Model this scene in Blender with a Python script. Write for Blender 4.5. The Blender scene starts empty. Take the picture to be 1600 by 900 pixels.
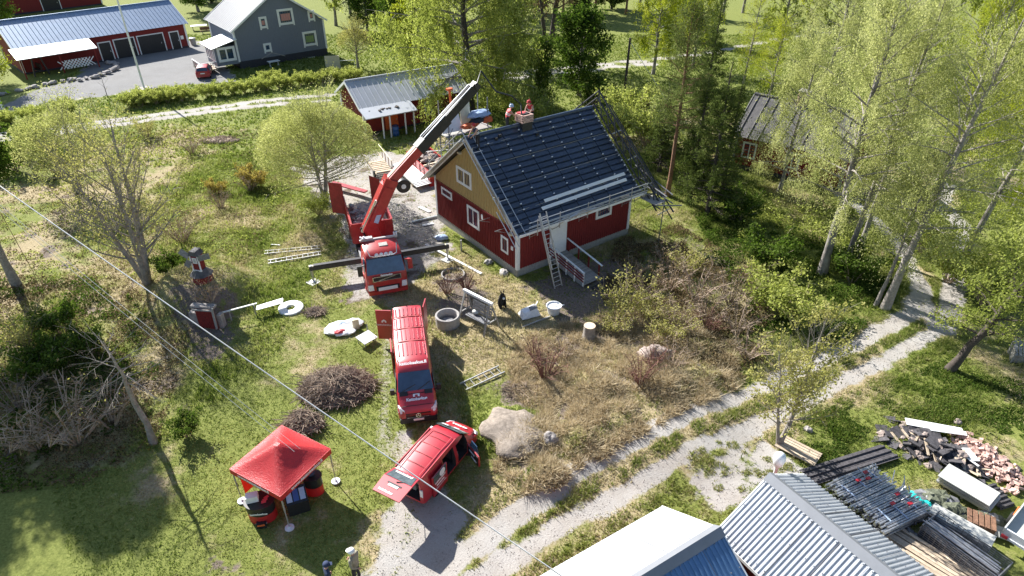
import bpy, bmesh, math, random
import numpy as np
from mathutils import Vector, Matrix
PI = math.pi
R = math.radians
sc = bpy.context.scene
col = sc.collection
rng = random.Random(7)
nrs = np.random.RandomState(11)

# ---------------- camera, sky, sun, exposure ----------------
FPX, PITCH, CAMH = 1020.0, R(33.0), 24.0
cam_d = bpy.data.cameras.new('camera')
cam = bpy.data.objects.new('camera', cam_d)
col.objects.link(cam)
cam.location = (0, 0, CAMH)
cam.rotation_euler = (PI / 2 - PITCH, 0, 0)
cam_d.sensor_width = 36.0
cam_d.lens = 36.0 * FPX / 1600.0
cam_d.clip_start = 0.5
cam_d.clip_end = 3000
sc.camera = cam
SUN_EL = R(35.0)
SUN_H = Vector((-0.66, 0.75)).normalized()
world = bpy.data.worlds.new('World')
sc.world = world
world.use_nodes = True
wn = world.node_tree.nodes
sky = wn.new('ShaderNodeTexSky')
sky.sky_type = 'NISHITA'
sky.sun_disc = False
sky.sun_elevation = SUN_EL
sky.sun_rotation = math.atan2(SUN_H.x, SUN_H.y)
sky.air_density = 1.0
sky.dust_density = 0.6
wn['Background'].inputs[1].default_value = 0.068
world.node_tree.links.new(sky.outputs[0], wn['Background'].inputs[0])
sun_d = bpy.data.lights.new('sun', 'SUN')
sun_d.energy = 4.9
sun_d.angle = R(0.53)
sun_d.color = (1.0, 0.97, 0.925)
sun = bpy.data.objects.new('sun', sun_d)
col.objects.link(sun)
SUN = Vector((SUN_H.x * math.cos(SUN_EL), SUN_H.y * math.cos(SUN_EL), math.sin(SUN_EL)))
sun.rotation_euler = SUN.to_track_quat('Z', 'Y').to_euler()
sc.view_settings.view_transform = 'Standard'
sc.view_settings.look = 'None'
sc.view_settings.exposure = 1.3
sc.view_settings.gamma = 1.0
sc.cycles.max_bounces = 6
sc.cycles.transparent_max_bounces = 6

# ---------------- terrain height and photo-to-ground survey ----------------
def _hash(ix, iy, s):
    n = (ix * 374761393 + iy * 668265263 + s * 974634777) & 0xFFFFFFFF
    n = ((n ^ (n >> 13)) * 1274126177) & 0xFFFFFFFF
    return ((n ^ (n >> 16)) & 0xFFFF) / 65535.0
def vnoise(x, y, s=0):
    x = np.asarray(x, float); y = np.asarray(y, float)
    ix = np.floor(x).astype(np.int64); iy = np.floor(y).astype(np.int64)
    fx = x - ix; fy = y - iy
    fx = fx * fx * (3 - 2 * fx); fy = fy * fy * (3 - 2 * fy)
    a = _hash(ix, iy, s); b = _hash(ix + 1, iy, s); c = _hash(ix, iy + 1, s); d = _hash(ix + 1, iy + 1, s)
    return (a * (1 - fx) + b * fx) * (1 - fy) + (c * (1 - fx) + d * fx) * fy
def fbm(x, y, s=0, o=4):
    t = 0; a = .5; n = 0
    for k in range(o):
        t = t + a * vnoise(np.asarray(x) * 2 ** k + 17.3 * k, np.asarray(y) * 2 ** k - 9.1 * k, s + k); n += a; a *= .55
    return t / n
MOUNDS = []      # (x, y, radius, height)
def height(x, y):
    z = (fbm(np.asarray(x) * .35, np.asarray(y) * .35, 3, 3) - .5) * .22
    for mx, my, r, h in MOUNDS:
        z = z + h * np.exp(-(((x - mx) ** 2 + (y - my) ** 2) / r ** 2) ** 2.2)
    return z
def h1(x, y): return float(height(np.float64(x), np.float64(y)))
_ct, _st = math.cos(PITCH), math.sin(PITCH)
def W(px, py, z=0.0):            # photo position -> world point at height z
    a = (px - 800) / FPX; b = (py - 450) / FPX
    d = Vector((a, _ct - b * _st, -_st - b * _ct))
    return Vector((0, 0, CAMH)) + d * ((z - CAMH) / d.z)
def G(px, py, up=0.0):           # photo position -> point on the terrain
    z = 0.0
    for k in range(5):
        p = W(px, py, z); z = h1(p.x, p.y) + up
    return W(px, py, z)
MOUNDS += [(W(320, 462).x, W(320, 462).y, 3.0, 1.75), (W(800, 676).x, W(800, 676).y, 1.9, .45),
           (W(860, 720).x, W(860, 720).y, 2.2, .3), (W(1000, 640).x, W(1000, 640).y, 4.5, .55)] + [(W(a, b).x, W(a, b).y, r, h) for a, b, r, h in ((900, 690, .9, .3), (850, 750, .8, .3), (960, 665, 1.0, .28), (1040, 610, 1.1, .4), (1100, 590, 1.0, .35), (930, 610, 1.2, .3), (1085, 540, 1.3, .4))]

# ---------------- object helpers ----------------
def link(o, parent=None):
    col.objects.link(o)
    if parent is not None: o.parent = parent
    return o
def tag(o, label=None, cat=None, group=None, kind=None):
    if label: o['label'] = label
    if cat: o['category'] = cat
    if group: o['group'] = group
    if kind: o['kind'] = kind
    return o
def thing(name, loc, rz=0.0, label=None, cat=None, group=None, scale=1.0):
    o = bpy.data.objects.new(name, None)
    o.empty_display_size = .2
    o.location = loc; o.rotation_euler = (0, 0, rz)
    if scale != 1.0: o.scale = (scale,) * 3
    link(o)
    return tag(o, label, cat, group)
def dup(o, parent=None, loc=None, rz=None, label=None, scale=None):
    c = o.copy(); col.objects.link(c)
    if parent is not None:
        c.parent = parent
    if loc is not None: c.location = loc
    if rz is not None: c.rotation_euler = (0, 0, rz)
    if scale is not None: c.scale = scale if isinstance(scale, tuple) else (scale,) * 3
    if label: c['label'] = label
    for ch in list(o.children): dup(ch, c)
    return c
def V(*a): return Vector(a)
class MB:
    def __init__(s): s.v = []; s.f = []; s.m = []
    def add(s, vs, fs, mi=0):
        n = len(s.v)
        s.v.extend([tuple(p) for p in vs]); s.f.extend([tuple(i + n for i in f) for f in fs]); s.m.extend([mi] * len(fs))
    def hexa(s, b, t, mi=0):
        s.add(list(b) + list(t), [(3, 2, 1, 0), (4, 5, 6, 7), (0, 1, 5, 4), (1, 2, 6, 5), (2, 3, 7, 6), (3, 0, 4, 7)], mi)
    def box(s, c, d, mi=0, rz=0.0, M=None):
        x, y, z = d[0] / 2, d[1] / 2, d[2] / 2
        pts = [V(-x, -y, -z), V(x, -y, -z), V(x, y, -z), V(-x, y, -z), V(-x, -y, z), V(x, -y, z), V(x, y, z), V(-x, y, z)]
        m = M if M is not None else Matrix.Rotation(rz, 3, 'Z')
        pts = [m @ p + Vector(c) for p in pts]
        s.hexa(pts[:4], pts[4:], mi); return s
    def beam(s, p, q, w, h=None, mi=0, up=(0, 0, 1)):
        p, q = Vector(p), Vector(q); h = h or w
        d = (q - p).normalized(); u = Vector(up)
        if abs(d.dot(u)) > .98: u = V(1, 0, 0)
        a = d.cross(u).normalized() * w / 2; b = a.cross(d).normalized() * h / 2
        s.hexa([p - a - b, p + a - b, p + a + b, p - a + b], [q - a - b, q + a - b, q + a + b, q - a + b], mi); return s
    def tube(s, pts, r, n=6, mi=0, cap=True):
        pts = [Vector(p) for p in pts]; m = len(pts)
        rs = list(r) if hasattr(r, '__len__') else [r] * m
        vs = []; prev = None
        for i, p in enumerate(pts):
            d = (pts[min(i + 1, m - 1)] - pts[max(i - 1, 0)])
            d = d.normalized() if d.length > 1e-9 else V(0, 0, 1)
            if prev is None:
                u = V(0, 0, 1) if abs(d.z) < .9 else V(1, 0, 0)
                a = d.cross(u).normalized()
            else:
                a = (prev - d * prev.dot(d)); a = a.normalized() if a.length > 1e-6 else d.orthogonal().normalized()
            prev = a; b = d.cross(a)
            for k in range(n):
                t = 2 * PI * k / n
                vs.append(p + (a * math.cos(t) + b * math.sin(t)) * rs[i])
        fs = [(i * n + k, i * n + (k + 1) % n, (i + 1) * n + (k + 1) % n, (i + 1) * n + k) for i in range(m - 1) for k in range(n)]
        if cap: fs += [tuple(range(n - 1, -1, -1)), tuple((m - 1) * n + k for k in range(n))]
        s.add(vs, fs, mi); return s
    def lathe(s, prof, n=16, c=(0, 0, 0), mi=0, sx=1, sy=1):
        vs = [(c[0] + r * math.cos(2 * PI * k / n) * sx, c[1] + r * math.sin(2 * PI * k / n) * sy, c[2] + z) for r, z in prof for k in range(n)]
        m = len(prof)
        fs = [(i * n + k, i * n + (k + 1) % n, (i + 1) * n + (k + 1) % n, (i + 1) * n + k) for i in range(m - 1) for k in range(n)]
        if prof[0][0] > 1e-6 and prof[0] != prof[-1]: fs.append(tuple(range(n - 1, -1, -1)))
        if prof[-1][0] > 1e-6 and prof[0] != prof[-1]: fs.append(tuple((m - 1) * n + k for k in range(n)))
        s.add(vs, fs, mi); return s
    def prism(s, poly, z0, z1, mi=0):
        n = len(poly)
        s.add([(x, y, z0) for x, y in poly] + [(x, y, z1) for x, y in poly],
              [tuple(range(n - 1, -1, -1)), tuple(range(n, 2 * n))] + [(i, (i + 1) % n, n + (i + 1) % n, n + i) for i in range(n)], mi); return s
    def slab(s, quad, t, mi=0):          # quad of 4 points thickened downwards along its normal
        q = [Vector(p) for p in quad]; nn = (q[1] - q[0]).cross(q[3] - q[0]).normalized()
        s.hexa([p - nn * t for p in q], q, mi); return s
    def ball(s, c, r, n=10, m=7, mi=0, sq=(1, 1, 1), jit=0, seed=0):
        rr = random.Random(seed); vs = [V(0, 0, -1)]
        for i in range(1, m):
            a = -PI / 2 + PI * i / m
            for k in range(n):
                b = 2 * PI * k / n
                vs.append(V(math.cos(a) * math.cos(b), math.cos(a) * math.sin(b), math.sin(a)))
        vs.append(V(0, 0, 1))
        out = []
        for p in vs:
            j = 1 + (rr.random() - .5) * 2 * jit
            out.append(V(c[0] + p.x * r * sq[0] * j, c[1] + p.y * r * sq[1] * j, c[2] + p.z * r * sq[2] * j))
        fs = [(0, 1 + (k + 1) % n, 1 + k) for k in range(n)]
        for i in range(m - 2):
            for k in range(n):
                a = 1 + i * n; fs.append((a + k, a + (k + 1) % n, a + n + (k + 1) % n, a + n + k))
        L = len(out) - 1; a = 1 + (m - 2) * n
        fs += [(a + k, a + (k + 1) % n, L) for k in range(n)]
        s.add(out, fs, mi); return s
    def mesh(s, name, mats, smooth=0):
        me = bpy.data.meshes.new(name)
        me.from_pydata(s.v, [], s.f)
        for m in (mats if isinstance(mats, (list, tuple)) else [mats]): me.materials.append(m)
        if any(s.m): me.polygons.foreach_set('material_index', s.m)
        if smooth:
            me.polygons.foreach_set('use_smooth', [True] * len(s.f))
            me.update(); me.set_sharp_from_angle(angle=R(smooth))
        me.update()
        return me
    def build(s, name, mats, parent=None, smooth=0, loc=None, **tags):
        o = bpy.data.objects.new(name, s.mesh(name, mats, smooth))
        if loc is not None: o.location = loc
        link(o, parent)
        return tag(o, **tags)
def inst(name, me, parent, loc=(0, 0, 0), rot=(0, 0, 0), scale=(1, 1, 1), **tags):
    o = bpy.data.objects.new(name, me); o.location = loc; o.rotation_euler = rot; o.scale = scale
    link(o, parent); return tag(o, **tags)
def baked(o, kill=True):                 # evaluated copy of an object's mesh
    dg = bpy.context.evaluated_depsgraph_get(); dg.update()
    return bpy.data.meshes.new_from_object(o.evaluated_get(dg), preserve_all_data_layers=True, depsgraph=dg)
def carve(o, boxes, mats):
    for c_, d_ in boxes: carve1(o, MB().box(c_, d_, 1), mats)
def carve1(o, cut_mb, mats):
    c = bpy.data.objects.new('cutter', cut_mb.mesh('cutter', mats)); col.objects.link(c)
    c.matrix_world = Matrix.Identity(4)
    mw = o.parent; o.parent = None
    b = o.modifiers.new('b', 'BOOLEAN'); b.object = c; b.operation = 'DIFFERENCE'; b.solver = 'EXACT'
    try: b.material_mode = 'INDEX'
    except Exception: pass
    me = baked(o); o.modifiers.clear(); o.data = me; o.parent = mw
    bpy.data.objects.remove(c)
def text(body, size, m, parent, M, name='lettering', align='CENTER', bold=0.0, sx=1.0):
    cu = bpy.data.curves.new(name, 'FONT'); cu.body = body; cu.size = size; cu.align_x = align; cu.align_y = 'CENTER'
    cu.extrude = .004; cu.offset = bold; cu.resolution_u = 2
    o = bpy.data.objects.new(name, cu); col.objects.link(o)
    me = baked(o); bpy.data.objects.remove(o)
    me.materials.clear(); me.materials.append(m)
    t = bpy.data.objects.new(name, me); t.matrix_local = M @ Matrix.Diagonal((sx, 1, 1, 1)); link(t, parent)
    t.matrix_basis = M @ Matrix.Diagonal((sx, 1, 1, 1))
    return t
def frame(o, x, y):                      # matrix with origin o, x axis x, y axis y
    x = Vector(x).normalized(); y = Vector(y); z = x.cross(y).normalized(); y = z.cross(x)
    return Matrix(((x.x, y.x, z.x, o[0]), (x.y, y.y, z.y, o[1]), (x.z, y.z, z.z, o[2]), (0, 0, 0, 1)))

# ---------------- materials ----------------
def mat(name, c, rough=.6, metal=0.0, var=.15, scale=6.0, bump=0.0, rnd=.0, c2=None, coat=0.0, spec=.5, stretch=None):
    m = bpy.data.materials.new(name); m.use_nodes = True
    nt = m.node_tree; N = nt.nodes; L = nt.links; b = N['Principled BSDF']
    b.inputs['Roughness'].default_value = rough; b.inputs['Metallic'].default_value = metal
    b.inputs['Coat Weight'].default_value = coat; b.inputs['Specular IOR Level'].default_value = spec
    tc = N.new('ShaderNodeTexCoord'); no = N.new('ShaderNodeTexNoise'); no.inputs['Scale'].default_value = scale
    no.inputs['Detail'].default_value = 6; no.inputs['Roughness'].default_value = .65
    if stretch:
        mp = N.new('ShaderNodeMapping'); mp.inputs['Scale'].default_value = stretch
        L.new(tc.outputs['Object'], mp.inputs[0]); L.new(mp.outputs[0], no.inputs[0])
    else: L.new(tc.outputs['Object'], no.inputs[0])
    r = N.new('ShaderNodeValToRGB')
    lo = tuple(x * (1 - var) for x in c); hi = tuple(min(1, x * (1 + var)) for x in c)
    if c2: lo, hi = c, c2
    r.color_ramp.elements[0].position = .3; r.color_ramp.elements[1].position = .7
    r.color_ramp.elements[0].color = (*lo, 1); r.color_ramp.elements[1].color = (*hi, 1)
    L.new(no.outputs[0], r.inputs[0])
    out = r.outputs[0]
    if rnd:
        oi = N.new('ShaderNodeObjectInfo'); mr = N.new('ShaderNodeMapRange'); mr.inputs[3].default_value = 1 - rnd; mr.inputs[4].default_value = 1 + rnd
        hs = N.new('ShaderNodeHueSaturation'); L.new(oi.outputs['Random'], mr.inputs[0]); L.new(mr.outputs[0], hs.inputs['Value']); L.new(out, hs.inputs['Color']); out = hs.outputs[0]
    L.new(out, b.inputs['Base Color'])
    if bump:
        bp = N.new('ShaderNodeBump'); bp.inputs['Strength'].default_value = bump; bp.inputs['Distance'].default_value = .05
        n2 = N.new('ShaderNodeTexNoise'); n2.inputs['Scale'].default_value = scale * 4; n2.inputs['Detail'].default_value = 4
        L.new(tc.outputs['Object'], n2.inputs[0]); L.new(n2.outputs[0], bp.inputs['Height']); L.new(bp.outputs[0], b.inputs['Normal'])
    return m
def leafmat(name, cols, trans=.45, attr='rnd'):
    m = bpy.data.materials.new(name); m.use_nodes = True
    nt = m.node_tree; N = nt.nodes; L = nt.links; N.remove(N['Principled BSDF'])
    at = N.new('ShaderNodeAttribute'); at.attribute_name = attr
    r = N.new('ShaderNodeValToRGB'); e = r.color_ramp.elements
    e[0].color = (*cols[0], 1); e[1].color = (*cols[-1], 1)
    for i, c in enumerate(cols[1:-1]): x = e.new((i + 1) / (len(cols) - 1)); x.color = (*c, 1)
    L.new(at.outputs['Fac'], r.inputs[0])
    d = N.new('ShaderNodeBsdfDiffuse'); t = N.new('ShaderNodeBsdfTranslucent'); mx = N.new('ShaderNodeMixShader'); mx.inputs[0].default_value = trans
    L.new(r.outputs[0], d.inputs[0])
    hs = N.new('ShaderNodeHueSaturation'); hs.inputs['Saturation'].default_value = 1.1; hs.inputs['Value'].default_value = 1.25
    L.new(r.outputs[0], hs.inputs['Color']); L.new(hs.outputs[0], t.inputs[0])
    L.new(d.outputs[0], mx.inputs[1]); L.new(t.outputs[0], mx.inputs[2]); L.new(mx.outputs[0], N['Material Output'].inputs[0])
    return m
M = {}
M['red_paint'] = mat('red_paint', (.38, .008, .02), .42, scale=1.6, coat=.6, c2=(.45, .018, .03), spec=.7)
M['red_paint'].node_tree.nodes['Principled BSDF'].inputs['Coat Roughness'].default_value = .32
M['red_truck'] = mat('red_truck', (.30, .014, .016), .4, scale=2.2, coat=.25, c2=(.44, .035, .035))
M['red_steel'] = mat('red_steel', (.34, .03, .03), .55, var=.3, scale=3, bump=.1)
M['red_wood'] = mat('red_wood', (.13, .012, .011), .82, scale=7, bump=.25, stretch=(4, 4, .35), c2=(.25, .024, .02))
M['yellow_wood'] = mat('yellow_wood', (.50, .36, .15), .8, var=.15, scale=9, bump=.15, stretch=(3, 3, .5))
M['white_wood'] = mat('white_wood', (.78, .78, .76), .6, var=.06, scale=8)
M['grey_wood'] = mat('grey_wood', (.30, .29, .27), .85, var=.25, scale=8, bump=.2, rnd=.2)
M['plank'] = mat('plank', (.50, .40, .29), .8, var=.25, scale=6, bump=.1, rnd=.22)
M['black'] = mat('black', (.018, .018, .02), .5, var=.3)
M['black_gloss'] = mat('black_gloss', (.012, .012, .014), .18, var=.2)
M['rubber'] = mat('rubber', (.02, .02, .02), .85, var=.3)
M['dark_inside'] = mat('dark_inside', (.03, .028, .03), .8, var=.5, scale=3)
M['tile'] = mat('tile', (.034, .049, .080), .32, var=.3, scale=4, rnd=.22, spec=.7)
M['steel'] = mat('steel', (.50, .51, .53), .38, metal=.75, var=.2, scale=12)
M['alu'] = mat('alu', (.50, .50, .50), .4, metal=.5, var=.12, scale=12)
M['dull_steel'] = mat('dull_steel', (.22, .22, .23), .5, metal=.5, var=.35, scale=9)
M['dark_steel'] = mat('dark_steel', (.05, .05, .055), .45, metal=.4, var=.3, scale=7)
M['chrome'] = mat('chrome', (.60, .60, .62), .22, metal=.8, var=.05)
M['glass'] = mat('glass', (.03, .06, .11), .05, var=.4, scale=1.5, spec=1.0)  # blue base colour stands in for the sky's reflection
M['glass_tint'] = mat('glass_tint', (.10, .12, .12), .08, var=.5, spec=.9)
M['lamp'] = mat('lamp', (.75, .76, .78), .12, var=.1)
M['amber'] = mat('amber', (.7, .2, .02), .3, var=.1)
M['white'] = mat('white', (.80, .80, .79), .5, var=.05)
M['white_plastic'] = mat('white_plastic', (.74, .75, .76), .4, var=.1, bump=.1)
M['concrete'] = mat('concrete', (.36, .34, .32), .9, var=.2, scale=7, bump=.3)
M['foundation'] = mat('foundation', (.32, .31, .29), .9, var=.2, scale=5, bump=.2)
M['stone'] = mat('stone', (.34, .31, .29), .9, var=.35, scale=4, bump=.5, rnd=.15)
M['stone_red'] = mat('stone_red', (.31, .25, .22), .95, var=.45, scale=2.5, bump=.9)
M['stone_flat'] = mat('stone_flat', (.17, .14, .11), .95, scale=5, bump=1.0, c2=(.37, .31, .255))
M['brick'] = mat('brick', (.42, .22, .17), .9, scale=9, bump=.3, rnd=.3, c2=(.56, .44, .39))
M['roof_grey'] = mat('roof_grey', (.20, .21, .23), .55, metal=.1, var=.07, scale=2)
M['roof_shed'] = mat('roof_shed', (.44, .46, .49), .45, metal=.25, scale=1.1, c2=(.53, .55, .58), bump=.05)
M['roof_pale'] = mat('roof_pale', (.40, .42, .46), .5, metal=.1, scale=1.2, c2=(.46, .48, .52))
M['roof_shade_blue'] = mat('roof_shade_blue', (.10, .20, .36), .42, metal=.25, var=.1, scale=2)
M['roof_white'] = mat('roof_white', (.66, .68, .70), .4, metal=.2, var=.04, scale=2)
M['roof_barn'] = mat('roof_barn', (.22, .30, .42), .45, metal=.3, var=.12, scale=1.5)
M['roof_old'] = mat('roof_old', (.10, .095, .095), .85, var=.4, scale=3, bump=.3)
M['house_grey'] = mat('house_grey', (.175, .195, .24), .7, var=.1, scale=5, stretch=(3, 3, .4))
M['dark_base'] = mat('dark_base', (.035, .035, .045), .8, var=.3)

M['tent_red'] = mat('tent_red', (.62, .035, .04), .45, var=.08, scale=5, bump=.5, spec=.8)
def _cloth(m, k):
    N, L = m.node_tree.nodes, m.node_tree.links; b = N['Principled BSDF']; t = N.new('ShaderNodeBsdfTranslucent'); x = N.new('ShaderNodeMixShader'); x.inputs[0].default_value = k
    t.inputs[0].default_value = (.85, .10, .05, 1); L.new(b.outputs[0], x.inputs[1]); L.new(t.outputs[0], x.inputs[2]); L.new(x.outputs[0], N['Material Output'].inputs[0])
_cloth(M['tent_red'], .35)
M['blue_barrel'] = mat('blue_barrel', (.03, .10, .28), .4, var=.1)
M['turquoise'] = mat('turquoise', (.02, .52, .48), .45, var=.3, scale=5, bump=.3)
M['tarp_green'] = mat('tarp_green', (.10, .11, .07), .6, var=.5, scale=5, bump=.4)
M['felt'] = mat('felt', (.07, .065, .07), .9, var=.5, scale=6, bump=.4, rnd=.2)
M['bark_birch'] = mat('bark_birch', (.36, .33, .30), .85, scale=2.2, bump=.4, c2=(.085, .07, .06), stretch=(1, 1, .5))
M['bark_dark'] = mat('bark_dark', (.075, .06, .05), .95, var=.4, scale=5, bump=.5)
M['bark_grey'] = mat('bark_grey', (.28, .25, .22), .95, var=.4, scale=5, bump=.4)
M['bark_pine'] = mat('bark_pine', (.24, .13, .08), .95, var=.4, scale=4, bump=.5)
M['twig'] = mat('twig', (.35, .27, .20), .95, var=.45, scale=2, rnd=.2)
M['twig_red'] = mat('twig_red', (.22, .11, .085), .95, var=.4, scale=2)
M['cut_wood'] = mat('cut_wood', (.66, .50, .36), .8, var=.15, scale=8)
M['sand'] = mat('sand', (.46, .36, .30), .95, var=.3, scale=3, bump=.5)
M['skin'] = mat('skin', (.50, .28, .20), .6, var=.08)
M['tan_cloth'] = mat('tan_cloth', (.30, .27, .20), .85, var=.15, scale=9, bump=.2)
M['grey_cloth'] = mat('grey_cloth', (.22, .22, .23), .85, var=.15, scale=9)
M['navy_cloth'] = mat('navy_cloth', (.025, .04, .09), .85, var=.2, scale=9)
M['dark_cloth'] = mat('dark_cloth', (.02, .02, .025), .85, var=.25, scale=9)
M['hivis'] = mat('hivis', (.75, .09, .10), .7, var=.1, scale=9)
M['red_cloth'] = mat('red_cloth', (.42, .03, .04), .8, var=.15, scale=9)
M['blue_white'] = mat('blue_white', (.35, .45, .62), .4, var=.1)
M['blue'] = mat('blue', (.04, .09, .3), .4, var=.1)
M['orange'] = mat('orange', (.7, .13, .03), .6, var=.2)
M['cream'] = mat('cream', (.62, .56, .40), .7, var=.1)
M['fur'] = mat('fur', (.012, .011, .011), .8, var=.4, scale=12, bump=.4)
M['trailer_bed'] = mat('trailer_bed', (.50, .50, .46), .55, var=.12, scale=3)
M['curtain'] = mat('curtain', (.55, .25, .22), .8, var=.1)
M['curtain_green'] = mat('curtain_green', (.22, .30, .10), .8, var=.1)
M['cable'] = mat('cable', (.62, .61, .60), .5, var=.1)

# ---------------- ground zones ----------------
def wl(pts): return np.array([[W(x, y).x, W(x, y).y] for x, y in pts])
def dline(x, y, P):
    d = np.full(x.shape, 1e9)
    for (ax, ay), (bx, by) in zip(P[:-1], P[1:]):
        vx, vy = bx - ax, by - ay; t = np.clip(((x - ax) * vx + (y - ay) * vy) / (vx * vx + vy * vy), 0, 1)
        d = np.minimum(d, np.hypot(x - ax - t * vx, y - ay - t * vy))
    return d
def inpoly(x, y, P):
    c = np.zeros(x.shape, bool); n = len(P)
    for i in range(n):
        x1, y1 = P[i]; x2, y2 = P[(i + 1) % n]
        if y1 == y2: continue
        c ^= ((y1 > y) != (y2 > y)) & (x < (x2 - x1) * (y - y1) / (y2 - y1) + x1)
    return c
def sdpoly(x, y, P):
    d = dline(x, y, np.vstack([P, P[:1]]))
    return np.where(inpoly(x, y, P), d, -d)
def sm(v, a, b):
    t = np.clip((v - a) / (b - a), 0, 1); return t * t * (3 - 2 * t)
T1 = wl([(560, 985), (690, 893), (800, 808), (905, 743), (1010, 688), (1110, 640), (1200, 602), (1290, 560), (1370, 522), (1425, 489), (1437, 450), (1418, 405), (1390, 365), (1350, 330), (1310, 305)])
T2 = wl([(640, 985), (740, 905), (810, 866), (900, 812), (1010, 752), (1090, 706), (1150, 680), (1230, 642), (1310, 600), (1390, 560), (1462, 519), (1452, 478), (1438, 440)])
T3 = wl([(1475, 515), (1490, 460), (1500, 400), (1500, 350), (1470, 320), (1480, 290)])
DRIVE = wl([(545, 960), (572, 860), (592, 800), (606, 740), (604, 690), (612, 668), (645, 670), (668, 700), (700, 760), (735, 812), (740, 850), (700, 905), (660, 985)])
DPATH = wl([(604, 700), (602, 640), (600, 585), (606, 530), (612, 480), (600, 430), (585, 380)])
PATCH = wl([(1040, 742), (1120, 700), (1215, 690), (1262, 735), (1200, 800), (1130, 800), (1085, 782)])
YARD = wl([(455, 262), (590, 232), (690, 250), (690, 330), (705, 385), (660, 440), (600, 470), (545, 470), (520, 430), (540, 400), (520, 340), (470, 290)])
FRONT = wl([(815, 440), (900, 400), (1000, 400), (1010, 450), (950, 480), (915, 520), (860, 510), (840, 470)])  # gravel before the house; the house shadow is painted in with the dirt colour
FARY = wl([(-120, 190), (0, 168), (60, 140), (110, 125), (165, 85), (310, 62), (350, 95), (372, 128), (300, 132), (230, 140), (150, 152), (60, 162), (0, 180)])
FT1 = wl([(-150, 222), (0, 210), (120, 196), (240, 180), (330, 168), (430, 155), (520, 148)])
FT2 = wl([(-150, 233), (0, 218), (120, 203), (240, 187), (340, 173), (430, 163), (510, 158)])
FK1 = wl([(700, 124), (820, 112), (900, 105), (960, 98), (1020, 93), (1100, 84), (1190, 66), (1300, 50)])
FK2 = wl([(700, 132), (820, 120), (900, 112), (960, 105), (1020, 100)])
HOUSEPAD = wl([(690, 335), (808, 425), (980, 365), (900, 300)])
BANK = wl([(800, 545), (850, 520), (930, 500), (1050, 470), (1130, 500), (1165, 595), (1050, 655), (940, 715), (845, 775), (790, 760), (772, 720), (850, 660), (810, 610)])
LAWN = wl([(-150, 790), (60, 760), (260, 690), (330, 640), (430, 560), (480, 480), (600, 470), (610, 560), (605, 700), (560, 850), (520, 985), (-150, 985)])
WILD = wl([(-200, 215), (200, 215), (260, 420), (300, 520), (300, 640), (190, 740), (-200, 760)])
DIRT_SHADE = [FRONT] + [wl(p) for p in ([(672, 430), (735, 425), (765, 470), (740, 500), (690, 500)], [(770, 580), (850, 590), (840, 640), (760, 640)], [(255, 470), (370, 470), (360, 560), (290, 560)],
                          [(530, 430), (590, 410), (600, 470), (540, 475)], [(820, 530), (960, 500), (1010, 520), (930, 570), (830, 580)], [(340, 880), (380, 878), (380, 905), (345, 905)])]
DMID = wl([(600, 960), (625, 870), (650, 800), (640, 740), (622, 690)])
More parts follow.
